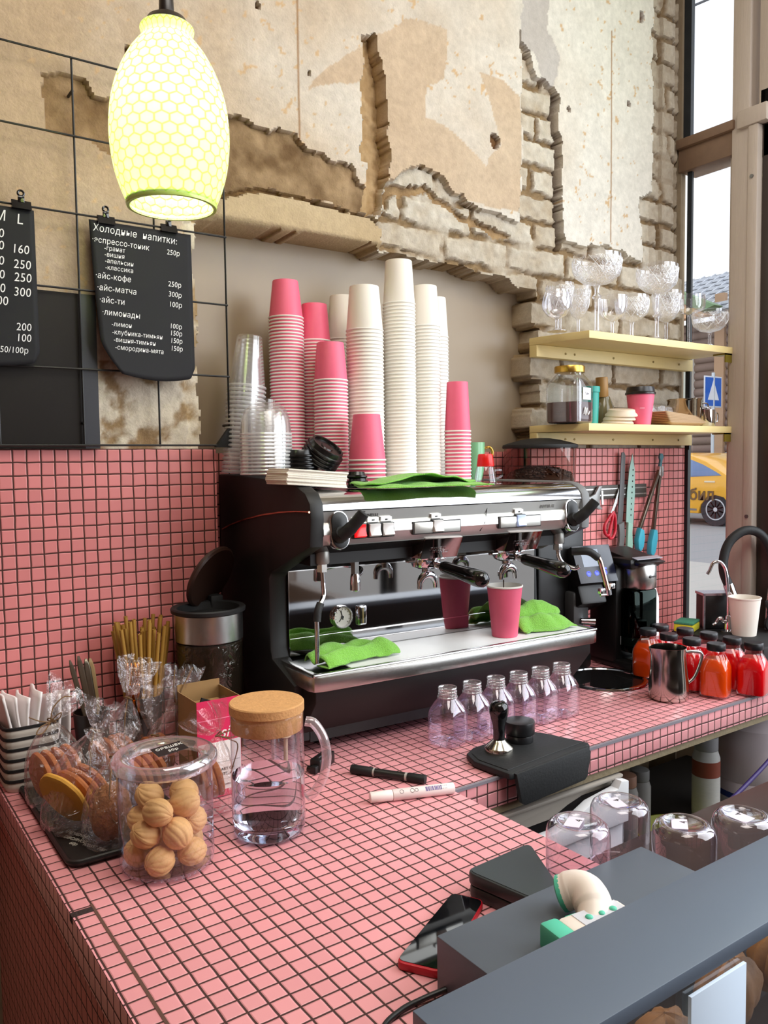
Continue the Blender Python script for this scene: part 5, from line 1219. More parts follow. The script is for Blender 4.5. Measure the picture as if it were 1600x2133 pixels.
sp_ = thing('sponge', 'yellow and green kitchen sponge beside the sink', 'sponge', (1.945, -.180, .0625), math.radians(20))
b = MB(); b.box((-.042, -.030, .0003), (.042, .030, .024), bev=.004); b.build('yellow_foam', M('yellow foam', (196, 190, 40), .9, bump=(160, .6)), sp_)
b = MB(); b.box((-.042, -.030, .0240), (.042, .030, .0315), bev=.002); b.build('green_scourer', M('green scourer', (60, 128, 100), .95, bump=(200, .8)), sp_)
o = MB().lathe([(0, .003), (.033, .003), (.033, 0), (.035, 0), (.0465, .113), (.0485, .1145), (.0485, .118), (.046, .118), (.0345, .006), (0, .006)], 36, caps=(False, False)).build('paper_cup', CUPW, loc=(2.022, -.330, .0627)); tag(o, 'single white paper cup standing upright in front of the taps', 'paper cup')
# tamping mat, tamper, levelling puck
tm = thing('tamping_mat', 'black rubber corner mat hooked over the worktop edge', 'mat', (.868, -.622, .0016), math.radians(5))
P = [(-.128, .004), (-.122, .0), (.120, .0), (.128, .010), (.105, .118), (.075, .145), (-.075, .150), (-.110, .135), (-.130, .095)]
b = MB(); b.prism(P, .0004, .0135, 'z', bev=.003); b.prism([(-.118, .0165), (.116, .0165), (.098, .112), (.072, .136), (-.072, .140), (-.104, .126), (-.120, .092)], .0130, .0150, 'z', bev=.0006); b.build('pad', RUBBER, tm)
b = MB(); b.prism([(-.118, .0125), (.108, .0125), (.118, .0), (.108, -.048), (.098, -.056), (-.092, -.056), (-.102, -.048)], -.0060, .0035, 'y', bev=.002); b.build('front_lip', RUBBER, tm)
ta = thing('tamper', 'coffee tamper with a black handle and steel base on the rubber mat', 'tamper', (.806, -.530, .0155))
b = MB(); b.lathe([(0, .0003), (.0295, .0003), (.0295, .010), (.0285, .0115), (.016, .022), (.0125, .026), (0, .027)], 40, caps=(False, False)); b.build('steel_base', M('tamper steel', (190, 184, 172), .16, 1.0), ta)
b = MB(); b.lathe([(.0118, .0255), (.0122, .030), (.0118, .042), (.0130, .056), (.0168, .070), (.0198, .082), (.0200, .090), (.0178, .099), (.0115, .1045), (0, .106)], 32, caps=(False, False)); b.build('handle', BLACKG, ta)
lp = thing('levelling_puck', 'squat black two-tier coffee leveller behind the tamper', 'coffee leveller', (.884, -.510, .0155))
b = MB(); b.cyl(.0290, .0003, .0165, 40, bev=.001); b.cyl(.0320, .0185, .0450, 44, bev=.0015); b.cyl(.027, .0160, .019, 30); b.build('body', M('anodised black', (22, 22, 24), .35), lp)
b = MB(); b.lathe([(.0296, .0175), (.0302, .0180), (.0296, .0185)], 40, caps=(False, False)); b.build('bright_ring', STEELD, lp)
# ================================================================== FRONT: phone, terminals, display case
ph = thing('phone', 'phone in a red case lying face up on the mosaic beside the black box', 'phone', (0.318, -.950, 0), 0)
E2 = [(-.092, -.020), (.067, .062), (.089, .020), (-.060, -.070)]
def rounded(P, r, n=6):
    out = []; m_ = len(P)
    for i in range(m_):
        a, c, d = Vector(P[i - 1]), Vector(P[i]), Vector(P[(i + 1) % m_]); u = (a - c).normalized(); v = (d - c).normalized()
        s = c + u * r; e = c + v * r
        for k in range(n + 1):
            t = k / n; out.append(tuple((s * (1 - t) ** 2 + c * 2 * t * (1 - t) + e * t * t)))
    return out
b = MB(); b.prism(rounded(E2, .012)[::-1], .0004, .0105, 'z', bev=.0024); b.build('case', M('red case', (178, 14, 34), .4), ph)
def inset(P, k): c = sum((Vector(p) for p in P), Vector((0, 0))) / len(P); return [tuple(c + (Vector(p) - c) * k) for p in P]
b = MB(); b.prism(rounded(inset(E2, .955), .010)[::-1], .0100, .0112, 'z'); b.build('screen', M('phone glass', (10, 13, 16), .03, spec=.9), ph)
# two card terminals stacked
TB = M('terminal black', (44, 50, 52), .4)
def term(z, dx, lab):
    Q = [(-.085, .045), (.050, .052), (-.008, -.062), (-.062, -.072)]
    t = thing('card_terminal', lab, 'card terminal', (.487 + dx, -.938, z), 0, 'stacked flat terminals')
    b = MB(); b.prism(rounded(Q, .018)[::-1], .0003, .0185, 'z', bev=.003); b.build('case', TB, t)
    b = MB(); b.prism(rounded(inset(Q, .93), .014)[::-1], .0183, .0192, 'z'); b.build('top_plate', M('terminal plate', (52, 60, 62), .34), t)
    return t
term(.0, .002, 'lower of two flat black terminals stacked at the edge of the peninsula')
tt = term(.0198, .0, 'upper of two flat black terminals stacked at the edge of the peninsula')
b = MB(); b.box((-.050, -.0712, .006), (-.014, -.0665, .014), bev=.001); b.build('silver_edge', M('silver edge', (160, 164, 176), .3, .8), tt)
# black box with the scanner
pb = thing('receipt_box', 'long black box on the peninsula carrying the barcode scanner', 'box', (.243, -1.150, 0))
BX = M('black satin board', (84, 92, 102), .48, var=(7, .1))
b = MB(); b.box((0, 0, .0005), (.370, .120, .066), bev=.0015); b.build('case', BX, pb)
sc_ = thing('barcode_scanner', 'white and mint green handheld scanner lying on the black box', 'scanner', (.36, -1.125, .066))
SW = M('scanner white', (240, 226, 214), .4); MINT = M('mint rubber', (84, 190, 158), .55)
O = Vector((.36, -1.125, .066))
def rel(*p): return Vector(p) - O
b = MB(); b.tube(bez([rel(.386, -1.140, .076), rel(.402, -1.126, .089), rel(.411, -1.108, .096), rel(.409, -1.092, .095), rel(.400, -1.081, .089)], 7), [.0200] * 8 + [.0225] * 10 + [.0225] * 8 + [.0215] * 3, 22); b.build('handle', SW, sc_, sharp=60)
d_ = (rel(.400, -1.081, .089) - rel(.409, -1.092, .095)).normalized(); e_ = rel(.400, -1.081, .089)
b = MB(); b.tube([e_ - d_ * .001, e_ + d_ * .004, e_ + d_ * .006], [.0216, .0214, .018], 22); b.build('end_cap', MINT, sc_)
A_, B_ = rel(.330, -1.138, .0655), rel(.430, -1.150, .0655)
dd = (B_ - A_).normalized(); nn_ = Vector((-dd.y, dd.x, 0)); Xh = Matrix(((dd.x, nn_.x, 0, A_.x), (dd.y, nn_.y, 0, A_.y), (0, 0, 1, A_.z), (0, 0, 0, 1)))
L2 = (B_ - A_).length
b = MB(); b.box((.012, -.020, .002), (L2, .018, .030), bev=.005, X=Xh); b.build('head', SW, sc_)
b = MB(); b.box((-.012, -.022, .001), (.0125, .020, .031), bev=.004, X=Xh); b.box((.028, .016, .008), (.048, .026, .024), bev=.003, X=Xh); b.build('mint_bumper', MINT, sc_)
b = MB(); b.box((.030, -.018, .0298), (L2 - .006, .014, .0308), X=Xh); b.build('grey_plate', M('pale grey plate', (206, 206, 212), .4), sc_)
b = MB()
for x in (.044, .062, .080): b.ball((x, .0, .0312), .0046, 12, X=Xh, s=(1, 1, .5))
b.build('button', MINT, sc_)
cb = MB().tube(bez([(.110, -1.10, .004), (.150, -1.052, .004), (.185, -1.038, .004), (.215, -1.038, .005), (.2435, -1.046, .010)], 10), .0034, 10).build('power_cable', BLACK); tag(cb, 'thin black cable lying across the front of the mosaic towards the black box', 'cable')
# display case
dc = thing('display_case', 'long black glass-fronted display case in front of the peninsula', 'display case', (.114, -1.270, 0))
DCM = M('case black', (96, 108, 124), .43, var=(4, .06))
b = MB(); b.box((0, 0, .083), (1.75, .1145, .100), bev=.0012); b.build('top', DCM, dc)
b = MB(); b.box((0, .0, -.55), (.014, .1145, .083)); b.box((1.736, 0, -.55), (1.75, .1145, .083)); b.box((0, .1005, -.55), (1.75, .1145, .083)); b.box((0, 0, -.9), (1.75, .1145, -.42)); b.build('carcass', M('case inside', (34, 30, 28), .6), dc)
b = MB(); b.box((.014, .002, -.42), (1.736, .006, .083)); b.build('glass_front', clear('case glass', refl=.05, edge=.5), dc)
b = MB(); b.box((.014, .008, -.060), (1.736, .1005, -.055)); b.build('shelf', clear('shelf glass', refl=.05, edge=.5), dc)
b = MB(); b.box((.262, -.0035, -.30), (.360, .0005, .0725), bev=.0004); o = b.build('price_sheet', M('price sheet', (206, 222, 240), .5), loc=(.114, -1.270, 0)); tag(o, 'pale blue paper sheet taped to the glass of the display case', 'paper sheet')
b = MB(); b.box((.364, .0075, -.30), (.374, .012, .030)); o = b.build('price_card', WHITEP, loc=(.114, -1.270, 0)); o.location.z = .0; tag(o, 'narrow white card inside the glass beside the pale blue sheet', 'card')
CR = M('croissant crust', (140, 98, 60), .6, var=(30, .25), bump=(60, .5)); CR2 = M('sugared pastry', (206, 186, 152), .7, var=(40, .25), bump=(80, .6))
def pastry(x, mat, lab, s=1.0):
    b = MB(); b.ball((0, 0, 0), .031, 30, s=(1.25 * s, .90, 1.0 * s), fn=lambda th, ph: 1 + .10 * math.sin(7 * ph) * math.sin(th) + .08 * MN.noise(Vector((math.cos(ph) * 3, math.sin(ph) * 3, th * 3 + x * 9)))); o = b.build('pastry', mat, loc=(.114 + x, -1.215, -.0545 + .031 * s)); tag(o, lab, 'pastry', 'pastries in the display case')
pastry(.105, CR2, 'sugared pastry at the near end of the display case'); pastry(.195, CR2, 'second sugared pastry in the display case, beside the sheet', 1.2); pastry(.300, CR, 'brown pastry hidden behind the pale blue sheet'); pastry(.420, CR, 'brown croissant in the display case right of the pale blue sheet', 1.3); pastry(.530, CR, 'last brown croissant seen in the display case', 1.2)
# cabinet, jars, tub and canisters under the worktop
uc = thing('under_counter_fridge', 'dark under-counter cabinet top behind the black box', 'cabinet', (.634, -1.142, -.9))
b = MB(); b.box((0, 0, .001), (.80, .250, .872), bev=.004); b.build('body', M('dark cabinet', (40, 32, 28), .5, var=(5, .15)), uc)
b = MB(); b.box((.0, 0, .872), (.80, .250, .880), bev=.002); b.build('top', M('dark cabinet top', (56, 44, 38), .35, var=(6, .2)), uc)
JGL = clear('jar glass thick', (250, 246, 250), refl=.07, edge=.85, power=2.2)
j0 = None
for k, (x, y, lab) in enumerate(((.545, -.974, 'glass jar turned upside down, nearest the flat terminals'), (.678, -.940, 'glass jar turned upside down in front of the white tub'), (.690, -1.046, 'glass jar turned upside down with a price tag, third from the terminals'), (.786, -1.080, 'glass jar turned upside down, mostly hidden by the display case'))):
    if j0 is None:
        j0 = thing('glass_jar', lab, 'jar', (0, 0, 0), 0, 'upturned glass jars')
        b = MB(); b.lathe([(.046, .0006), (.048, .002), (.0485, .02), (.0485, .094), (.0475, .103), (.0445, .110), (.039, .1150), (.034, .1168), (.031, .1160), (.029, .113), (.020, .108), (0, .106)], 48, caps=(False, False)); b.build('wall', JGL, j0)
        b = MB(); b.lathe([(.030, .1150), (.034, .1168), (.038, .1142), (.034, .1122), (.030, .1150)], 48, caps=(False, False)); b.lathe([(.0, .1045), (.028, .1115), (.029, .1135), (.0, .1065)], 40, caps=(False, False)); b.build('thick_base', CLEARG, j0)
        b = MB(); b.box((-.018, -.012, .1100), (.018, .012, .1108), X=xf((.002, 0, .002), (math.radians(-4), 0, math.radians(28)))); tg = b.build('price_tag', M('pale tag', (232, 220, 236), .7), j0)
        text('4', .016, INK, xf((.006, -.002, .1132), (math.radians(-4), 0, math.radians(28)))).build('lettering', INK, tg, merge=False)
        o = j0
    else: o = dup(j0)
    o.location = (x, y, .0006 if k == 0 else -.0194); o.scale = (.93, .93, .86 if k == 0 else .90); o.rotation_euler = (0, 0, math.radians((0, 40, 10, 60)[k])); o['label'] = lab
tb = thing('plastic_tub', 'white plastic storage tub with a hollow grip under the worktop', 'tub', (.658, -.607, -.88))
WT_ = M('tub plastic', (222, 222, 224), .45)
b = MB(); b.box((0, 0, .30), (.450, .010, .700), bev=.004); b.box((0, 0, .30), (.010, .30, .775), bev=.004); b.box((.440, 0, .30), (.450, .30, .775), bev=.004); b.box((0, .29, .30), (.450, .30, .775), bev=.004); b.box((0.005, .03, .768), (.445, .295, .780), 1, bev=.003); b.box((0, 0, .300), (.45, .30, .310))
b.prism([(0, .70), (.450, .70), (.450, .790), (.425, .795), (.415, .780), (.33, .770), (.26, .742), (.22, .735), (0, .735)], -.012, .012, 'y', bev=.003)
b.build('shell', [WT_, M('dusty tub lid', (150, 140, 124), .6)], tb)
b = MB(); b.prism([(0, .748), (.24, .748), (.29, .765), (.36, .780), (.43, .785), (.43, .800), (0, .800)], .02, .03, 'y', bev=.002); b.box((0, .005, .792), (.452, .03, .800), bev=.003); b.build('grip_rim', M('dusty tub rim', (150, 142, 132), .6), tb)
b = MB(); b.box((.02, .02, -.0195), (.44, .28, .2995)); o = b.build('crate', M('dark crate', (44, 40, 38), .7), loc=(.658, -.607, -.88)); tag(o, 'dark crate under the white tub', 'crate')
sh = thing('under_counter_shelf', 'dark shelf board under the worktop carrying the cleaning bottles', 'shelf', (1.15, -.58, -.46))
b = MB(); b.box((0, 0, 0), (1.02, .55, .02)); b.box((0, .5, -.44), (1.02, .52, .0)); b.box((0, .02, -.4395), (.02, .5, 0)); b.box((1.0, .02, -.4395), (1.02, .5, 0)); b.build('board', M('dark shelf', (40, 34, 28), .7), sh)
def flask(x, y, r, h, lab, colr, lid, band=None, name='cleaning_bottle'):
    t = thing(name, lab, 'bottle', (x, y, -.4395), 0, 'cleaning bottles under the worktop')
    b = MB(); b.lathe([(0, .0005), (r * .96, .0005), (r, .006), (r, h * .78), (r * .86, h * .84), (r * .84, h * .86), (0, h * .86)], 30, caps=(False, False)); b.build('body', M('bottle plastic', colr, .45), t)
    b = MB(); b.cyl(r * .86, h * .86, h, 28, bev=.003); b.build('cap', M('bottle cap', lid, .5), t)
    if band:
        b = MB(); b.lathe([(r + .0006, h * .60), (r + .0006, h * .76)], 30, caps=(False, False)); b.build('coloured_band', M('label band', band, .6), t)
        b = MB(); b.lathe([(r + .0006, h * .22), (r + .0006, h * .59)], 30, caps=(False, False)); b.build('white_label', M('label paper', (196, 192, 184), .7, var=(60, .12), stretch=(1, 1, 8)), t)
    return t
flask(1.694, -.42, .037, .275, 'white cleaning bottle with a brown band standing on the lower shelf', (190, 188, 184), (150, 148, 150), (130, 60, 40))
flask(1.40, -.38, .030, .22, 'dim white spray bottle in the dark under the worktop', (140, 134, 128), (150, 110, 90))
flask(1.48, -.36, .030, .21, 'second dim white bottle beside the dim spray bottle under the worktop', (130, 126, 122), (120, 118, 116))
wc = thing('water_canister', 'large white plastic canister with a blue label under the worktop', 'canister', (1.905, -.44, -.4395))
b = MB(); b.lathe([(0, .0005), (.105, .0005), (.112, .01), (.112, .12), (.109, .125), (.112, .13), (.112, .24), (.10, .275), (.06, .30), (.03, .31), (.03, .33), (0, .33)], 40, caps=(False, False)); b.build('body', M('canister white', (214, 200, 204), .45), wc)
b = MB(); b.cyl(.034, .325, .352, 24, bev=.003); b.build('cap', WHITEPL, wc)
b = MB(); b.lathe([(.1128, .075), (.1128, .092)], 40, caps=(False, False)); b.build('blue_band', M('blue label', (40, 60, 130), .6), wc)
b = MB(); b.lathe([(.1126, .02), (.1126, .074)], 40, caps=(False, False)); b.build('white_label', M('canister label', (206, 204, 206), .7, var=(90, .15), stretch=(1, 1, 10)), wc)
o = MB().lathe([(0, .0005), (.09, .0005), (.115, .045), (.112, .045), (.088, .004), (0, .003)], 36, caps=(False, False)).build('plastic_basin', M('olive yellow plastic', (150, 150, 20), .5), loc=(1.60, -.40, -.4395)); o.location = (1.545, -.44, -.4395); tag(o, 'olive yellow plastic basin on the shelf under the worktop', 'basin')
o = MB().tube(bez([(1.86, -.575, -.12), (1.775, -.575, -.185), (1.66, -.57, -.24), (1.55, -.565, -.28), (1.43, -.555, -.31), (1.30, -.53, -.40), (1.26, -.50, -.432)], 10), .0055, 10).build('hose', M('violet hose', (66, 48, 110), .45)); tag(o, 'violet hose hanging in the dark under the worktop', 'hose')

l = bpy.data.lights.new('added_case_fill', 'AREA'); l.shape = 'RECTANGLE'; l.size = 1.2; l.size_y = .02; l.energy = 0.7; l.color = (1.0, .86, .66)  # fill light added inside the case to brighten the pastries
lo = bpy.data.objects.new('added_case_fill', l); COL.objects.link(lo); lo.location = (.75, -1.185, .080)
# ================================================================== ON THE WALL, LEFT
WG = M('black wire', (24, 22, 20), .45)
gw = thing('wall_grid', 'black wire grid fixed to the wall and holding the menus', 'wire grid', (0, 0, 0))
b = MB()
for x in (-.183, -.024, .135, .2935, .455): b.tube([(x, -.020, .652), (x, -.020, 1.425 if x < .25 else (1.27 if x < .4 else 1.20))], .0022, 8)
for z in (.6545, .809, .968, 1.118, 1.2705, 1.4225): b.tube([(-.30, -.0235, z), (.457 if z < 1.3 else .30, -.0235, z)], .0022, 8)
b.tube([(.455, -.02, .652), (.455, -.02, 1.44)], .0022, 8); b.tube([(.2935, -.0235, 1.4225), (.457, -.0235, 1.4225)], .0022, 8); b.tube([(.2935, -.02, 1.1), (.2935, -.02, 1.425)], .0022, 8)
for x in (.135, .455):
    for z in (.70, 1.36): b.tube([(x, -.020, z), (x, .012, z)], .003, 8)
b.build('wires', WG, gw)
b = MB(); b.prism([(.418, .6500), (.4585, .6500), (.4585, .702)], -.026, -.016, 'y'); b.build('corner_shadow', BLACKM, gw)  # black triangle standing in for a shadow at the grid's corner
# slate board leaning behind the grid
bb = thing('slate_board', 'dark slate board standing on the tile ledge behind the wire grid', 'board', (0, 0, 0))
b = MB(); b.box((-.36, -.0135, .648), (.168, -.0035, .962), bev=.001); b.build('panel', M('slate', (36, 32, 29), .75, spec=.2, var=(5, .12)), bb)
b = MB(); b.box((.1385, -.0140, .648), (.168, -.0034, .962)); b.build('sheen_strip', M('painted slate sheen', (46, 46, 52), .4), bb)  # bluish sheen at the board's right end, put in as a paler strip
o = bpy.data.objects
SLM = M('menu card', (32, 31, 33), .7, spec=.25, var=(6, .1))
CHK = M('white chalk pen', (236, 234, 232), .8)
def sheet(name, x0, x1, z0, z1, label, curl=1.0, left=False):
    t = thing(name, label, 'menu', (0, 0, 0), 0, 'black menu sheets')
    def y(x, z):
        v = (z1 - z) / (z1 - z0); u = (x - x0) / (x1 - x0)
        return -.0285 - curl * (.030 * v ** 2 * (1 - u) ** 2 + .006 * math.sin(u * PI) * v) - .004 * v
    def ff(u, v):
        cut = .038 * max(0, (v - .78) / .22) ** 1.4 * (not left); xl = x0 + cut + (.012 * v if not left else 0)
        x = xl + (x1 - xl) * u; z = z1 - (z1 - z0) * v + (-.010 * math.sin(u * PI) * (v ** 3))
        if v > .93 and u > .9: x -= .010 * (u - .9) / .1 * (v - .93) / .07
        return (x, y(x, z), z)
    b = MB(); b.grid(ff, 20, 30); b.build('sheet', SLM, t, solid=.0006, sharp=180)
    return t, y
def write(t, yf, lines, tilt):
    for s, x, z, h in lines:
        mb = MB()
        k = text(s, h, CHK, None, shear=.12, spacing=1.05, depth=0, offset=0)
        for (px, py, pz) in k.v:
            qx = x + px * .86; qz = z + py - tilt * px
            mb.v.append((qx, yf(qx, qz) - .0012, qz))
        mb.f = k.f; mb.mi = [0] * len(k.f)
        mb.build('lettering', CHK, t, merge=False)
t, yf = sheet('menu_sheet', .156, .372, .800, 1.110, 'black menu sheet of cold drinks clipped to the grid under the lamp')
write(t, yf, [('Холодные  напитки:', .163, 1.0885, .0205), ('·эспрессо-тоник', .160, 1.066, .0165), ('250р', .316, 1.061, .0155), ('-гранат', .184, 1.0525, .0135), ('-вишня', .184, 1.0395, .0135), ('-апельсин', .184, 1.0265, .0135), ('-классика', .184, 1.0130, .0135),
              ('·айс-кофе', .163, .9935, .0175), ('250р', .316, .9935, .0160), ('·айс-матча', .165, .9690, .0175), ('300р', .316, .9720, .0160), ('·айс-ти', .168, .9445, .0175), ('100р', .316, .9505, .0160), ('·лимонады', .172, .9195, .0170),
              ('-лимон', .190, .8975, .0140), ('100р', .316, .9045, .0150), ('-клубника-тимьян', .190, .8810, .0140), ('150р', .316, .8895, .0150), ('-вишня-тимьян', .192, .8655, .0140), ('150р', .316, .8735, .0150), ('-смородина-мята', .194, .8500, .0140), ('150р', .316, .8570, .0150)], .02)
t, yf = sheet('menu_sheet', -.15, .052, .815, 1.110, 'black price sheet clipped to the grid at the left edge', curl=.25, left=True)
write(t, yf, [('М', -.021, 1.082, .028), ('L', .019, 1.080, .028), ('120', -.036, 1.050, .024), ('110', -.037, 1.027, .024), ('160', .008, 1.024, .024), ('180', -.038, .998, .024), ('250', .010, .995, .024), ('200', -.038, .972, .024), ('250', .010, .970, .024), ('210', -.038, .946, .024), ('300', .008, .942, .024), ('200', -.034, .922, .024), ('200', .010, .876, .021), ('100', .009, .855, .021), ('50/100р', -.021, .832, .017)], .0)
c0 = None
for x, z, lab in ((.029, 1.113, 'black bulldog clip on the price sheet at the left edge'), (.190, 1.109, 'black bulldog clip on the left half of the cold drinks menu'), (.322, 1.112, 'black bulldog clip on the right half of the cold drinks menu')):
    if c0 is None:
        c0 = thing('bulldog_clip', lab, 'clip', (0, 0, 0), 0, 'bulldog clips on the menus')
        b = MB(); b.prism([(-.008, -.005), (.008, -.005), (.0005, .012), (-.0005, .012)], -.018, .018, 'x', bev=.001); b.build('jaw', BLACKG, c0)
        b = MB(); b.box((-.006, -.003, .008), (.006, .003, .020), bev=.001); b.tube(arcpts((0, 0, .0255), .0055, 0, 2 * PI, 16), .0022, 8, caps=False); b.build('grip', BLACKG, c0); o = c0
    else: o = dup(c0)
    o.location = (x, -.0300, z); o['label'] = lab
# pendant lamp
pl = thing('pendant_lamp', 'lit lime green honeycomb glass pendant lamp hanging before the menus', 'lamp', (.171, -.45, 1.0275))
def shade_prof():
    return [(.0660, 0), (.0700, .003), (.0705, .008), (.0790, .030), (.0870, .058), (.0915, .090), (.0925, .120), (.0895, .155), (.0825, .185), (.0720, .212), (.0590, .236), (.0455, .254), (.0380, .262), (.0370, .268), (.0400, .273), (.0405, .278), (.0370, .281), (.0340, .281)]
k = NT('lime honeycomb glass')
tc = k.new('ShaderNodeTexCoord'); sp3 = k.new('ShaderNodeSeparateXYZ'); k.link(tc.outputs['Object'], sp3.inputs[0])
ang = k.math('ARCTAN2', sp3.outputs[1], sp3.outputs[0])
NC = 26
u = k.math('MULTIPLY', ang, NC / (2 * PI)); v = k.math('MULTIPLY', sp3.outputs[2], 58.0)
def hexdist(uu, vv):
    du = k.math('SUBTRACT', k.math('FRACT', uu), .5); dv = k.math('SUBTRACT', k.math('FRACT', vv), .5)
    dv = k.math('MULTIPLY', dv, 1.732); return du, dv
d1 = hexdist(u, k.math('MULTIPLY', v, 1 / 1.732)); d2 = hexdist(k.math('ADD', u, .5), k.math('ADD', k.math('MULTIPLY', v, 1 / 1.732), .5))
def hexn(d):
    ax_ = k.math('ABSOLUTE', d[0]); ay = k.math('ABSOLUTE', d[1]); return k.math('MAXIMUM', ax_, k.math('ADD', k.math('MULTIPLY', ax_, .5), k.math('MULTIPLY', ay, .866)))
h1, h2 = hexn(d1), hexn(d2)
hx = k.math('MINIMUM', h1, h2)
line = k.new('ShaderNodeMapRange'); line.inputs[1].default_value = .40; line.inputs[2].default_value = .47; k.link(hx, line.inputs[0])
p = k.new('ShaderNodeBsdfPrincipled'); p.inputs['Roughness'].default_value = .15
col = k.mix(line.outputs[0], lin((250, 255, 232)), lin((208, 238, 132))); k.link(col, p.inputs['Base Color'])
p.inputs['Transmission Weight'].default_value = 0.0
tl = k.new('ShaderNodeBsdfTranslucent'); k.link(col, tl.inputs[0])
bmp = k.new('ShaderNodeBump'); bmp.inputs['Strength'].default_value = .9; bmp.inputs['Distance'].default_value = .004; bmp.invert = True; k.link(hx, bmp.inputs['Height']); k.link(bmp.outputs[0], p.inputs['Normal']); k.link(bmp.outputs[0], tl.inputs['Normal'])
mx = k.new('ShaderNodeMixShader'); mx.inputs[0].default_value = .86; k.link(p.outputs[0], mx.inputs[1]); k.link(tl.outputs[0], mx.inputs[2])
k.link(mx.outputs[0], k.out.inputs[0])
b = MB(); pr = shade_prof(); 
from itertools import chain
def smoothprof(P, n=5):
    return [(q.x, q.y) for q in [Vector((a.x, a.y)) for a in bez([(r, z, 0) for r, z in P], n)]]
b.lathe(smoothprof(pr), 80, caps=(False, False)); b.build('glass_shade', k.m, pl, solid=.003)
b = MB(); b.lathe([(.0655, -.001), (.0705, -.001), (.0718, .003), (.0705, .007), (.067, .006), (.0655, -.001)], 64, caps=(False, False)); b.build('shade_rim', M('lime glass rim', (206, 236, 120), .12), pl)
b = MB(); b.lathe([(.034, .276), (.036, .283), (.030, .293), (.018, .300), (.012, .303), (.011, .330), (.009, .333), (0, .333)], 32, caps=(True, False)); b.build('socket', M('dark bronze cap', (34, 26, 22), .35), pl)
b = MB(); b.tube([(0, 0, .33), (0, 0, 1.69)], .0032, 10); b.build('cord', BLACK, pl)
b = MB(); b.lathe([(.012, .285), (.014, .24), (.016, .225)], 20, caps=(False, True)); b.ball((0, 0, .175), .030, 24, s=(1, 1, 1.25)); b.build('bulb', M('lit bulb', (255, 244, 220), .4, emit=((255, 240, 205), 14.0)), pl)
l = bpy.data.lights.new('pendant_bulb_light', 'POINT'); l.energy = 21; l.color = (1.0, .97, .88); l.shadow_soft_size = .03
lo = bpy.data.objects.new('pendant_bulb_light', l); COL.objects.link(lo); lo.location = (.171, -.45, 1.0275 + .150); lo.visible_camera = True
# ================================================================== ON THE WALL, RIGHT
rs = thing('magnetic_rail', 'dark magnetic knife rail on the pink tiles', 'knife rail', (0, 0, 0))
b = MB(); b.box((1.60, -.012, .484), (1.958, -.0005, .528), bev=.001); b.build('rail', M('rail grey', (74, 68, 62), .4, .3), rs)
b = MB(); b.box((1.60, -.0130, .494), (1.958, -.011, .498)); b.box((1.60, -.0130, .514), (1.958, -.011, .518)); b.build('steel_strip', STEEL, rs)
def knife(name, pts, mat, hm, label, zsplit, holes=None):
    t = thing(name, label, 'knife', (0, 0, 0))
    up = [p_ for p_ in pts[0]]; b = MB(); b.prism(up, -.0175, -.0145, 'y', bev=.0006); bl = b.build('blade', mat, t)
    b = MB(); b.prism(pts[1], -.026, -.0135, 'y', bev=.005); b.build('handle', hm, t)
    if holes:
        b = MB()
        for (x, z) in holes: b.cyl(.0030, 0, .0034, 10, X=xf((x, -.0144, z), (PI / 2, 0, 0)))
        b.build('hole', M('dark hole', (40, 50, 46), .8), bl)
    return t
GK = M('grey blade', (92, 92, 92), .45); GKH = M('grey handle', (98, 98, 96), .5)
knife('kitchen_knife', ([(1.823, .632), (1.836, .634), (1.843, .622), (1.834, .450), (1.829, .405), (1.802, .398), (1.812, .47)], [(1.803, .400), (1.831, .408), (1.834, .360), (1.828, .318), (1.800, .312), (1.806, .345), (1.806, .37)]), GK, GKH, 'dark grey square-tipped knife hanging on the rail', .4)
MK = M('mint blade', (160, 196, 184), .45); MKH = M('mint handle', (146, 186, 168), .5)
knife('kitchen_knife', ([(1.878, .628), (1.890, .575), (1.892, .50), (1.884, .400), (1.872, .392), (1.848, .405), (1.852, .50), (1.862, .575)], [(1.850, .405), (1.876, .398), (1.872, .370), (1.875, .330), (1.870, .304), (1.845, .306), (1.846, .345)]), MK, MKH, 'mint green pointed knife with a row of holes on the rail', .4, [(1.881 - .0012 * i, .575 - .0185 * i) for i in range(9)])
tg = thing('kitchen_tongs', 'steel tongs with turquoise tips hanging on the rail', 'tongs', (0, 0, 0))
TQ = M('turquoise silicone', (60, 172, 196), .5)
def arm_(a, c, w): 
    d = (Vector(c) - Vector(a)).normalized(); n_ = Vector((-d.y, d.x)) * w; return [tuple(Vector(a) + n_), tuple(Vector(a) - n_), tuple(Vector(c) - n_ * 1.1), tuple(Vector(c) + n_ * 1.1)]
for (a, c, tip) in (((2.013, .572), (1.913, .380), [(1.905, .384), (1.923, .376), (1.928, .350), (1.921, .318), (1.906, .303), (1.894, .315), (1.891, .345)]), ((2.020, .572), (1.984, .372), [(1.975, .374), (1.993, .372), (1.996, .345), (1.986, .300), (1.970, .277), (1.957, .296), (1.960, .33)])):
    b = MB(); b.prism(arm_(a, c, .0058), -.026, -.014, 'y', bev=.003); b.build('arm', M('tong steel', (120, 108, 96), .3, .9), tg)
    b = MB(); b.prism(tip, -.034, -.012, 'y', bev=.006); b.build('silicone_tip', TQ, tg)
b = MB(); b.prism([(2.008, .585), (2.027, .585), (2.028, .555), (2.018, .545), (2.006, .556)], -.028, -.013, 'y', bev=.002); b.build('hinge', STEEL, tg)
b = MB(); b.prism([(2.010, .583), (2.024, .583), (2.028, .606), (2.034, .616), (2.028, .628), (2.016, .628), (2.012, .616), (2.016, .604)], -.024, -.016, 'y', bev=.002); b.build('hanging_loop', M('dull teal', (74, 128, 140), .5), tg)
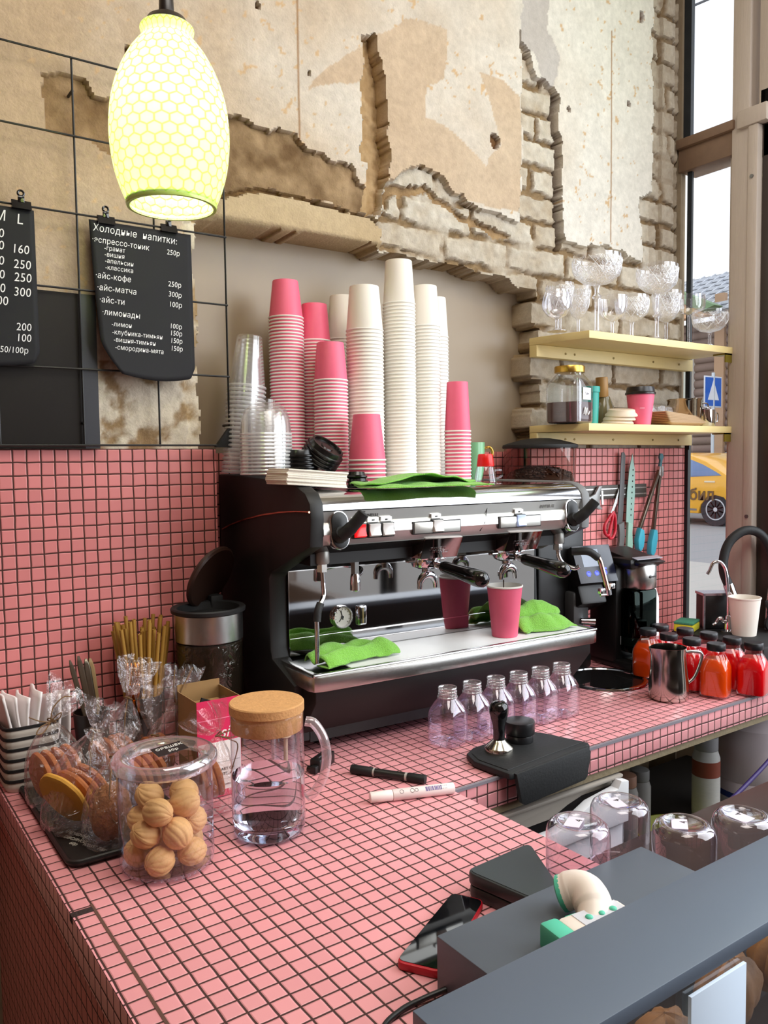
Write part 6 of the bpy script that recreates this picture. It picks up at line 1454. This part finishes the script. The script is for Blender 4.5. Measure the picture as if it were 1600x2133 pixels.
sz = thing('scissors', 'scissors with red handles hanging on the rail', 'scissors', (0, 0, 0))
b = MB(); b.prism([(1.811, .517), (1.812, .500), (1.790, .440), (1.781, .440), (1.783, .452)], -.0165, -.0135, 'y', bev=.0005); b.prism([(1.810, .516), (1.800, .470), (1.776, .432), (1.770, .440)], -.0190, -.0170, 'y'); b.build('blades', STEEL, sz)
RED = M('red plastic handle', (196, 26, 48), .35)
for P in ([(1.783, .442), (1.765, .425), (1.743, .400), (1.742, .378), (1.756, .366), (1.770, .380), (1.777, .412)], [(1.784, .442), (1.793, .418), (1.793, .380), (1.780, .358), (1.764, .360), (1.766, .384), (1.777, .412)]):
    b = MB(); q = bez([(x, -.0175, z) for x, z in P] + [(P[0][0], -.0175, P[0][1])], 5); b.tube(q, .0048, 10); b.build('handle', RED, sz)
op = thing('peeler', 'grey peeler with a steel blade on the rail next to the machine', 'peeler', (0, 0, 0))
b = MB(); b.prism([(1.640, .492), (1.668, .494), (1.690, .502), (1.708, .526), (1.724, .528), (1.716, .508), (1.712, .482), (1.716, .462), (1.728, .452), (1.708, .452), (1.690, .460), (1.672, .466), (1.640, .456)], -.024, -.0135, 'y', bev=.003); b.build('body', M('grey zinc', (150, 150, 148), .4, .4), op)
b = MB(); b.prism([(1.716, .512), (1.724, .512), (1.727, .468), (1.719, .468)], -.0255, -.0225, 'y'); b.build('blade', STEEL, op)
b = MB(); b.cyl(.0095, 0, .0008, 20, X=xf((1.662, -.0235, .478), (PI / 2, 0, 0))); b.build('hole', BLACK, op)
# shelves
def shelf(zt, lab, zb0, zb1):
    t = thing('wall_shelf', lab, 'shelf', (0, 0, 0), 0, 'pine wall shelves')
    b = MB(); b.prism([(1.437, .012), (1.437, -.03), (1.470, -.188), (2.178, -.188), (2.178, .012)][::-1], zt - .021, zt, 'z', bev=.001); b.build('board', WOODP, t)
    b = MB(); b.prism([(1.437, zb1), (2.198, zb1), (2.198, zb0), (1.437, zb0 + .004)], -.018, .012, 'y', bev=.001); bt = b.build('batten', WOODP, t)
    b = MB()
    for x in (1.56, 1.60, 1.78, 1.98, 2.12): b.cyl(.0035, 0, .002, 10, X=xf((x, -.018, (zb0 + zb1) / 2), (PI / 2, 0, 0)))
    b.build('screw', M('wood screw', (140, 120, 70), .5, .6), bt)
    b = MB(); b.box((2.130, -.186, zt - .050), (2.168, -.182, zt - .0215)); b.box((2.130, -.186, zt - .0255), (2.168, -.14, zt - .0215)); b.build('bracket', M('brass bracket', (150, 134, 50), .4, .6), t)
    return t
shelf(.972, 'upper pine shelf holding the crystal glasses', .912, .9505)
shelf(.7135, 'lower pine shelf holding the jar and the pink lidded cup', .655, .692)
ZS = .9725
CRY = clear('cut crystal', (252, 252, 255), refl=.14, edge=.9, power=1.7, rough=.04, bump=(120, .55), haze=.06)
CUTL = clear('ground cut lines', (255, 255, 255), refl=.25, edge=.6, rough=.15, haze=.45)
CRP = clear('plain crystal', (252, 252, 255), refl=.10, edge=.95, power=1.9, haze=.03)
def goblet(x, y, bowl, stem, foot, label, cut=True, knob=None, flutes=None):
    """bowl: profile above the stem; stem: (radius, height); foot radius"""
    t = thing('crystal_glass', label, 'glass', (x, y, ZS), random.uniform(0, 3), 'crystal glasses on the upper shelf')
    sr, sh_ = stem
    b = MB(); b.lathe([(0, .0005), (foot, .0005), (foot, .0022), (foot * .5, .006), (sr * 1.3, .012), (sr, .02)] + ([(sr, sh_ * knob - .01), (sr * 2.2, sh_ * knob), (sr, sh_ * knob + .01)] if knob else []) + [(sr, sh_ - .008), (sr * 1.6, sh_)], 24, caps=(False, False), fn=lambda a, z: 1 + (.06 * math.cos(6 * a) if .02 < z < sh_ else 0)); b.build('stem', CRP, t)
    fl = (lambda a, z: 1 + .022 * abs(math.sin(8 * a + 60 * z)) + .022 * abs(math.sin(8 * a - 60 * z))) if cut else None
    b = MB(); pr = [(r, sh_ + z) for r, z in bowl]; n_ = int(len(pr) * .72) + 1
    b.lathe(pr[:n_], 64, caps=(False, False), fn=fl); b.build('bowl', CRY if cut else CRP, t)
    if cut:
        zz = [q[1] for q in pr]; rr = [q[0] for q in pr]; b = MB(); lo_, hi_ = pr[2][1], pr[n_ - 1][1]; NN = 9
        for i in range(NN):
            for s in (-1, 1):
                b.tube([(lambda a, z: (np.interp(z, zz, rr) * 1.035 * math.cos(a), np.interp(z, zz, rr) * 1.035 * math.sin(a), z))(2 * PI * i / NN + s * .62 * j / 10, lo_ + (hi_ - lo_) * j / 10) for j in range(11)], .0009, 5)
            for j in range(7):
                a0 = 2 * PI * (i + .5) / NN; an = PI * j / 6; q = .010
                b.tube([(lambda a, z: (np.interp(z, zz, rr) * 1.035 * math.cos(a), np.interp(z, zz, rr) * 1.035 * math.sin(a), z))(a0 + w * q * math.cos(an) / max(.02, pr[n_ - 1][0]), hi_ - .004 - w * q * math.sin(an)) for w in (.25, 1.0)], .0007, 5)
        b.build('cut_pattern', CUTL, t)
    b = MB(); b.lathe(pr[n_ - 1:] + [(pr[-1][0] - .0012, pr[-1][1] + .0005)], 64, caps=(False, False)); b.build('rim', CRP, t)
    return t
def coupe(R, H): return [(.004, 0), (R * .55, H * .10), (R * .86, H * .30), (R * .97, H * .52), (R, H * .76), (R * .995, H * .88), (R * .985, H)]
def balloon(R, H): return [(.004, 0), (R * .6, H * .12), (R * .92, H * .34), (R, H * .52), (R * .95, H * .74), (R * .82, H * .92), (R * .78, H)]
def tulip(R, H): return [(.004, 0), (R * .5, H * .10), (R * .78, H * .32), (R * .9, H * .55), (R * .98, H * .78), (R, H * .9), (R, H)]
goblet(1.415, -.118, balloon(.042, .080), (.004, .034), .028, 'plain round brandy glass at the wall end of the upper shelf', cut=False)
goblet(1.490, -.060, tulip(.040, .092), (.0048, .060), .030, 'cut tulip glass behind the first tall coupe', knob=None)
goblet(1.563, -.135, coupe(.069, .086), (.0062, .140), .034, 'tall cut coupe with the widest bowl, nearest the wall', knob=.78)
goblet(1.585, -.045, tulip(.036, .095), (.0048, .060), .030, 'cut wine glass half hidden behind the tall wall-side coupe')
goblet(1.650, -.120, coupe(.043, .074), (.0048, .048), .030, 'small plain coupe right of the tallest one', cut=False)
goblet(1.752, -.110, coupe(.050, .078), (.0055, .056), .034, 'medium cut coupe between the two tall coupes')
goblet(1.826, -.146, coupe(.061, .086), (.006, .142), .034, 'second tall cut coupe, lower than the widest one', knob=.55)
goblet(1.938, -.098, tulip(.045, .098), (.0052, .072), .033, 'large cut tulip glass before the window edge')
goblet(2.040, -.110, [(.004, 0), (.030, .008), (.046, .014), (.050, .022), (.051, .040), (.051, .052), (.051, .060)], (.004, .105), .033, 'flat straight-sided champagne bowl on a tall stem against the window', cut=False)
goblet(2.118, -.135, coupe(.056, .070), (.005, .050), .036, 'low cut coupe at the window end of the upper shelf')
# lower shelf
ZL = .714
jb = thing('storage_jar', 'square glass storage jar with a gold lid on the lower shelf', 'jar', (1.482, -.105, ZL), math.radians(12))
n6 = sq(6, 1.0)
def fnj(a, z):
    q = np.clip((z - .118) / .022, 0, 1); return n6(a, z) * (1 - q) + q
b = MB(); b.lathe([(0, .001), (.048, .001), (.053, .006), (.054, .015), (.054, .105), (.052, .120), (.046, .134), (.040, .142), (.039, .150)], 56, caps=(False, False), fn=fnj); b.build('glass_wall', CLEARG, jb)
b = MB(); b.lathe([(0, .004), (.050, .004), (.0515, .010), (.0515, .062), (0, .064)], 44, caps=(False, False), fn=lambda a, z: n6(a, z)); b.build('brown_powder', M('brown powder', (92, 66, 62), .9, var=(60, .2)), jb)
b = MB(); b.lathe([(.041, .147), (.0435, .148), (.0440, .163), (.0425, .166), (0, .166)], 40, caps=(True, False), fn=lambda a, z: 1 + .012 * math.sin(30 * a) * (z < .162)); b.build('gold_lid', BRASS, jb)
b = MB(); b.box((-.022, -.0562, .068), (.022, -.0550, .102)); lb = b.build('label', WHITEP, jb)
text('Taler', .011, M('faint print', (150, 150, 160), .7), Matrix.Translation((-.012, -.0564, .082)) @ FACE).build('lettering', M('faint print', (150, 150, 160), .7), lb, merge=False)
b = MB(); b.tube(bez([(-.018, -.0565, .026), (-.010, -.0565, .046), (-.008, -.0565, .024), (0, -.0565, .044), (.006, -.0565, .026), (.016, -.0565, .036)], 6), .0014, 6); b.build('painted_scrawl', WHITEPL, jb)
o = MB().lathe([(0, .001), (.022, .001), (.0245, .095), (.0270, .096), (.0270, .112), (.0245, .113), (.024, .108), (0, .108)], 30, caps=(False, False)).build('teal_tumbler', M('teal plastic', (26, 150, 138), .4), loc=(1.578, -.100, ZL)); tag(o, 'teal plastic tumbler beside the square jar on the lower shelf', 'tumbler')
o = MB().lathe([(0, .001), (.026, .001), (.030, .070), (.0285, .070), (.025, .006), (0, .005)], 28, caps=(False, False)).build('drinking_glass', CLEARG, loc=(1.650, -.040, ZL)); tag(o, 'plain clear glass behind the white lids on the lower shelf', 'glass')
bt = thing('oil_bottle', 'small dark bottle with a wooden stopper on the lower shelf', 'bottle', (1.690, -.055, ZL))
b = MB(); b.lathe([(0, .001), (.034, .001), (.036, .02), (.030, .06), (.020, .085), (.018, .09), (0, .09)], 28, caps=(False, False)); b.build('body', M('olive bottle', (110, 100, 70), .15), bt)
b = MB(); b.cyl(.0185, .088, .150, 24, bev=.003, X=xf((0, 0, 0), (0, math.radians(-4), 0))); b.build('stopper', M('stopper wood', (170, 128, 70), .5, var=(30, .15)), bt)
LW = M('cream lid', (226, 206, 182), .5)
f = None
for k in range(3):
    r = .046
    if f is None:
        b = MB(); b.lathe([(r, 0), (r + .002, .002), (r + .001, .006), (r - .005, .012), (r - .007, .020), (r - .012, .022), (0, .020)], 36, caps=(False, False)); f = b.build('cup_lid', LW); o = f
    else: o = f.copy(); COL.objects.link(o)
    o.location = (1.668 + .004 * k, -.125 - .004 * k, ZL + .0006 + .0125 * k); o.rotation_euler = (math.radians(k * 3), math.radians(k * -2), 0)
    tag(o, 'cream cup lid, %s of three beside the pink lidded cup' % ordinal(2 - k), 'cup lid', 'cream lids on the lower shelf')
pk = thing('takeaway_cup', 'pink takeaway cup with a black lid on the lower shelf', 'paper cup', (1.757, -.140, ZL))
b = MB(); b.lathe([(0, .002), (.0290, .002), (.0290, 0), (.0305, 0), (.0415, .094), (0, .094)], 36, caps=(False, False)); b.build('cup', PINKP, pk)
b = MB(); b.lathe([(.0430, .092), (.0455, .093), (.0455, .098), (.0430, .100), (.0405, .112), (.0395, .115), (.034, .115), (.033, .111), (0, .111)], 36, caps=(True, False)); b.build('lid', M('brown black lid', (30, 24, 24), .3), pk)
b = MB(); b.lathe([(.0362, .048), (.0366, .052)], 30, caps=(False, False), arc=.4, X=xf((0, 0, 0), (0, 0, math.radians(215)))); b.build('pale_print', M('pale pink print', (240, 150, 170), .6), pk)
for k, (x, y) in enumerate(((1.855, -.075), (1.935, -.060), (1.995, -.045))):
    o = MB().lathe([(.030, .0005), (.034, .010), (.036, .050), (.034, .064), (.026, .070), (0, .068)], 34, caps=(False, False), fn=lambda a, z: 1 + .03 * abs(math.sin(7 * a))).build('drinking_glass', CRY, loc=(x, y, ZL)); tag(o, 'faceted tumbler turned upside down, %s behind the paper trays' % ['first', 'second', 'third'][k], 'glass', 'upturned tumblers on the lower shelf')
sp4 = thing('steel_sugar_pot', 'polished steel pot behind the paper trays on the lower shelf', 'pot', (2.058, -.085, ZL))
b = MB(); b.lathe([(0, .001), (.050, .001), (.054, .008), (.055, .085), (.057, .088), (.058, .092), (0, .094)], 40, caps=(False, False)); b.build('body', M('polished pot steel', (206, 190, 166), .08, 1.0), sp4)
b = MB(); b.tube(bez([(.052, -.02, .080), (.080, -.030, .078), (.082, -.030, .064), (.055, -.02, .060)], 6), .0026, 8); b.build('handle', CHROME, sp4)
KF = M('kraft paper tray', (196, 166, 130), .8)
f = None
for k in range(7):
    if f is None:
        def ft_(u, v):
            a, c = (u - .5) * 2, (v - .5) * 2; rr = max(abs(a), abs(c)); return (a * .098, c * .052, .001 + .010 * max(0, (rr - .62) / .38) ** 1.5)
        b = MB(); b.grid(ft_, 28, 18); f = b.build('paper_tray', KF, solid=.0012, sharp=180); o = f
    else: o = f.copy(); COL.objects.link(o)
    o.location = (1.948 - .006 * k, -.128 + .001 * k, ZL + .0006 + .0042 * k); o.rotation_euler = (0, math.radians(.5 * k), math.radians(1.2 * k))
    tag(o, 'shallow kraft paper tray, %s of the pile on the lower shelf' % ordinal(6 - k), 'paper tray', 'kraft paper trays')
sm = thing('steel_mug', 'small steel mug behind the end of the paper trays', 'mug', (2.115, -.128, ZL))
b = MB(); b.lathe([(0, .001), (.026, .001), (.028, .004), (.028, .056), (.0268, .056), (.0265, .006), (0, .005)], 30, caps=(False, False)); b.build('body', CHROME, sm)
b = MB(); b.tube(bez([(.026, -.008, .046), (.042, -.014, .044), (.042, -.014, .020), (.027, -.008, .014)], 6), .0022, 8); b.build('handle', CHROME, sm)
wm = thing('ceramic_mug', 'white mug with a crimson base at the window end of the lower shelf', 'mug', (2.158, -.080, ZL))
b = MB(); b.lathe([(.0282, .024), (.0285, .060), (.0285, .066), (.0268, .066), (.026, .026)], 32, caps=(False, False)); b.build('body', M('mauve white glaze', (206, 190, 196), .3), wm)
b = MB(); b.lathe([(0, .001), (.026, .001), (.0282, .005), (.0282, .024)], 32, caps=(False, False)); b.build('crimson_base', M('crimson glaze', (176, 22, 48), .3), wm)
# ================================================================== SEEN THROUGH THE WINDOW
tx = thing('taxi', 'yellow taxi parked on the street outside the window', 'car', (14.45, 9.19, -.78), 0)
YEL = M('taxi yellow', (244, 178, 44), .25, coat=.5)
# profile along y (front towards +y), side faces -x
body = [(-2.15, .32), (-2.22, .55), (-2.16, .82), (-2.02, .98), (-1.62, 1.02), (-1.15, 1.30), (-.72, 1.46), (.05, 1.49), (.55, 1.42), (1.15, 1.05), (1.9, .92), (2.15, .72), (2.2, .42), (2.1, .26), (1.72, .24), (1.66, .42), (1.52, .56), (1.34, .60), (1.16, .56), (1.02, .42), (.96, .24), (-.98, .24), (-1.04, .42), (-1.18, .58), (-1.36, .62), (-1.54, .58), (-1.68, .42), (-1.74, .26)]
b = MB(); b.prism(body, -.02, 1.75, 'x', bev=.03); b.build('body', YEL, tx)
GLS = M('taxi window glass', (110, 134, 176), .1, var=(1.5, .35))
b = MB(); b.prism([(-1.50, 1.02), (-1.36, 1.10), (-1.08, 1.24), (-.70, 1.38), (.02, 1.41), (.46, 1.34), (1.0, 1.02), (.3, .99), (-.6, .98)], -.030, -.015, 'x', bev=.004); b.build('side_window', GLS, tx)
b = MB(); b.prism([(-.62, .98), (-.56, .98), (-.58, 1.41), (-.64, 1.40)], -.034, -.014, 'x'); b.build('door_pillar', YEL, tx)
for y in (-1.36, 1.34):
    b = MB(); b.lathe([(.21, -.12), (.325, -.12), (.335, -.09), (.335, .09), (.325, .10), (0, .10)], 40, caps=(False, False), X=xf((-.0 + .10, y, .335), (0, -PI / 2, 0))); wh_ = b.build('wheel', M('tyre', (44, 44, 48), .8), tx)
    b = MB(); b.lathe([(.215, .085), (.215, .105), (.19, .105), (.19, .06), (0, .055)], 36, caps=(False, False), X=xf((.10, y, .335), (0, -PI / 2, 0)))
    for i in range(10):
        a = 2 * PI * i / 10; b.box((.03, -.014, .075), (.20, .014, .100), X=xf((.10, y, .335), (0, -PI / 2, 0)) @ Matrix.Rotation(a, 4, 'Z'))
    b.cyl(.045, .06, .105, 16, X=xf((.10, y, .335), (0, -PI / 2, 0))); b.build('rim', M('alloy', (206, 206, 210), .3, .8), wh_)
b = MB(); b.box((-.035, -1.36, .875), (-.015, -1.12, .910), bev=.008); b.build('door_handle', M('pale handle', (236, 220, 190), .3), tx)
b = MB(); b.box((-.028, -.95, .30), (-.018, .95, .34)); b.build('sill_trim', M('grey sill', (120, 118, 116), .6), tx)
TXT = M('brown lettering', (110, 80, 40), .6)
SIDE = Matrix(((0, 0, -1, 0), (-1, 0, 0, 0), (0, 1, 0, 0), (0, 0, 0, 1)))
text('мобил', .33, TXT, Matrix.Translation((-.034, -.33, .52)) @ SIDE, depth=.002, offset=.006).build('lettering', TXT, tx, merge=False)
# log house
lh = thing('log_house', 'old log house with a metal roof across the street', 'house', (21.0, 17.0, -.8))
LOG = M('grey brown logs', (140, 118, 108), .85, var=(1.2, .2), stretch=(6, .6, 6))
b = MB()
for i in range(16): b.tube([(0, -16, 1.70 + .235 * i), (0, 16, 1.55 + .235 * i)], .128, 10)
b.build('log_wall', LOG, lh)
b = MB(); b.box((-.12, -16, 0), (6, 16, 1.52)); b.build('plinth', M('greenish plinth', (150, 166, 164), .9), lh)
ROOF = M('grey metal roof', (120, 122, 130), .4, .4)
b = MB(); b.prism([(-.7, 5.45), (3.2, 7.35), (3.2, 7.25), (-.7, 5.35)], -16, 16, 'y')
rf = b.build('roof', ROOF, lh)
b = MB()
for i in range(80): b.box((0, -16 + .4 * i, 0), (4.3, -15.94 + .4 * i, .05), X=Matrix.Translation((-.7, 0, 5.45)) @ Matrix.Rotation(math.radians(-26), 4, 'Y'))
for i in range(9): b.box((0.43 * i - .7, -16, 5.46 + .2095 * i), (.43 * i - .60, 16, 5.54 + .2095 * i))
b.build('roof_rib', M('pale roof rib', (206, 210, 218), .5), rf)
for y in (-6.2, -3.6, -1.4, 1.2):
    b = MB(); b.box((-.22, y - .65, 2.3), (-.05, y + .65, 4.5)); wn_ = b.build('window_frame', M('white window frame', (226, 222, 214), .6), lh)
    b = MB(); b.box((-.24, y - .48, 2.5), (-.21, y + .48, 4.3)); b.build('glass', M('pale window', (196, 200, 190), .2), wn_)
    b = MB(); b.box((-.2, y + .95, 1.5), (-.05, y + 1.25, 6.0)); b.build('corner_post', M('tan post', (186, 150, 120), .8), lh)
b = MB(); b.prism([(-5.6, 5.5), (-3.6, 6.5), (-3.6, 6.2), (-5.2, 5.4)], -1.2, -.8, 'x'); b.prism([(-1.6, 5.5), (-3.6, 6.5), (-3.6, 6.2), (-2.0, 5.4)], -1.2, -.8, 'x'); gb = b.build('gable_trim', M('green gable trim', (120, 150, 110), .7), lh)
b = MB(); b.prism([(-5.3, 5.3), (-3.6, 6.2), (-1.9, 5.3)], -1.05, -.7, 'x'); b.build('gable_panel', M('salmon gable', (220, 176, 140), .8), gb)
b = MB(); b.box((18.9, -14, -.8), (19.05, 34, .10)); b.box((18.6, -14, -.8), (19.4, 34, -.62)); o = b.build('street_wall', M('pale green wall', (166, 184, 180), .9)); tag(o, 'low greenish street wall behind the taxi', 'wall', kind='structure')
# pedestrian sign
ps = thing('crossing_sign', 'square blue road sign with a white triangle on a post across the street', 'road sign', (17.84, 10.15, -.78))
b = MB(); b.tube([(0.03, 0, 0), (0.03, 0, 3.45)], .04, 12); b.build('post', M('pale post', (206, 214, 222), .4, .3), ps)
R_ = Matrix.Translation((0, 0, 2.98)) @ Matrix.Rotation(math.radians(2), 4, 'Z')
b = MB(); b.box((-.38, -.02, -.38), (.38, .0, .38), X=R_, bev=.004); pl_ = b.build('plate', M('sign white border', (226, 230, 240), .4), ps)
b = MB(); b.box((-.345, -.026, -.345), (.345, -.018, .345), X=R_); b.build('blue_field', M('sign blue', (36, 104, 206), .4), pl_)
b = MB(); b.prism([(-.24, -.20), (.24, -.20), (0, .29)], -.032, -.025, 'y', X=R_); b.build('white_triangle', M('sign white', (240, 242, 248), .5), pl_)
o = MB().tube([(6.2, 4.2, 4.62), (6.8, 3.39, 4.95), (7.1, 3.2, 5.10), (8.5, 1.2, 5.75)], .012, 8).build('overhead_cable', M('dark cable', (90, 92, 98), .6)); tag(o, 'overhead cable crossing the sky outside', 'cable')
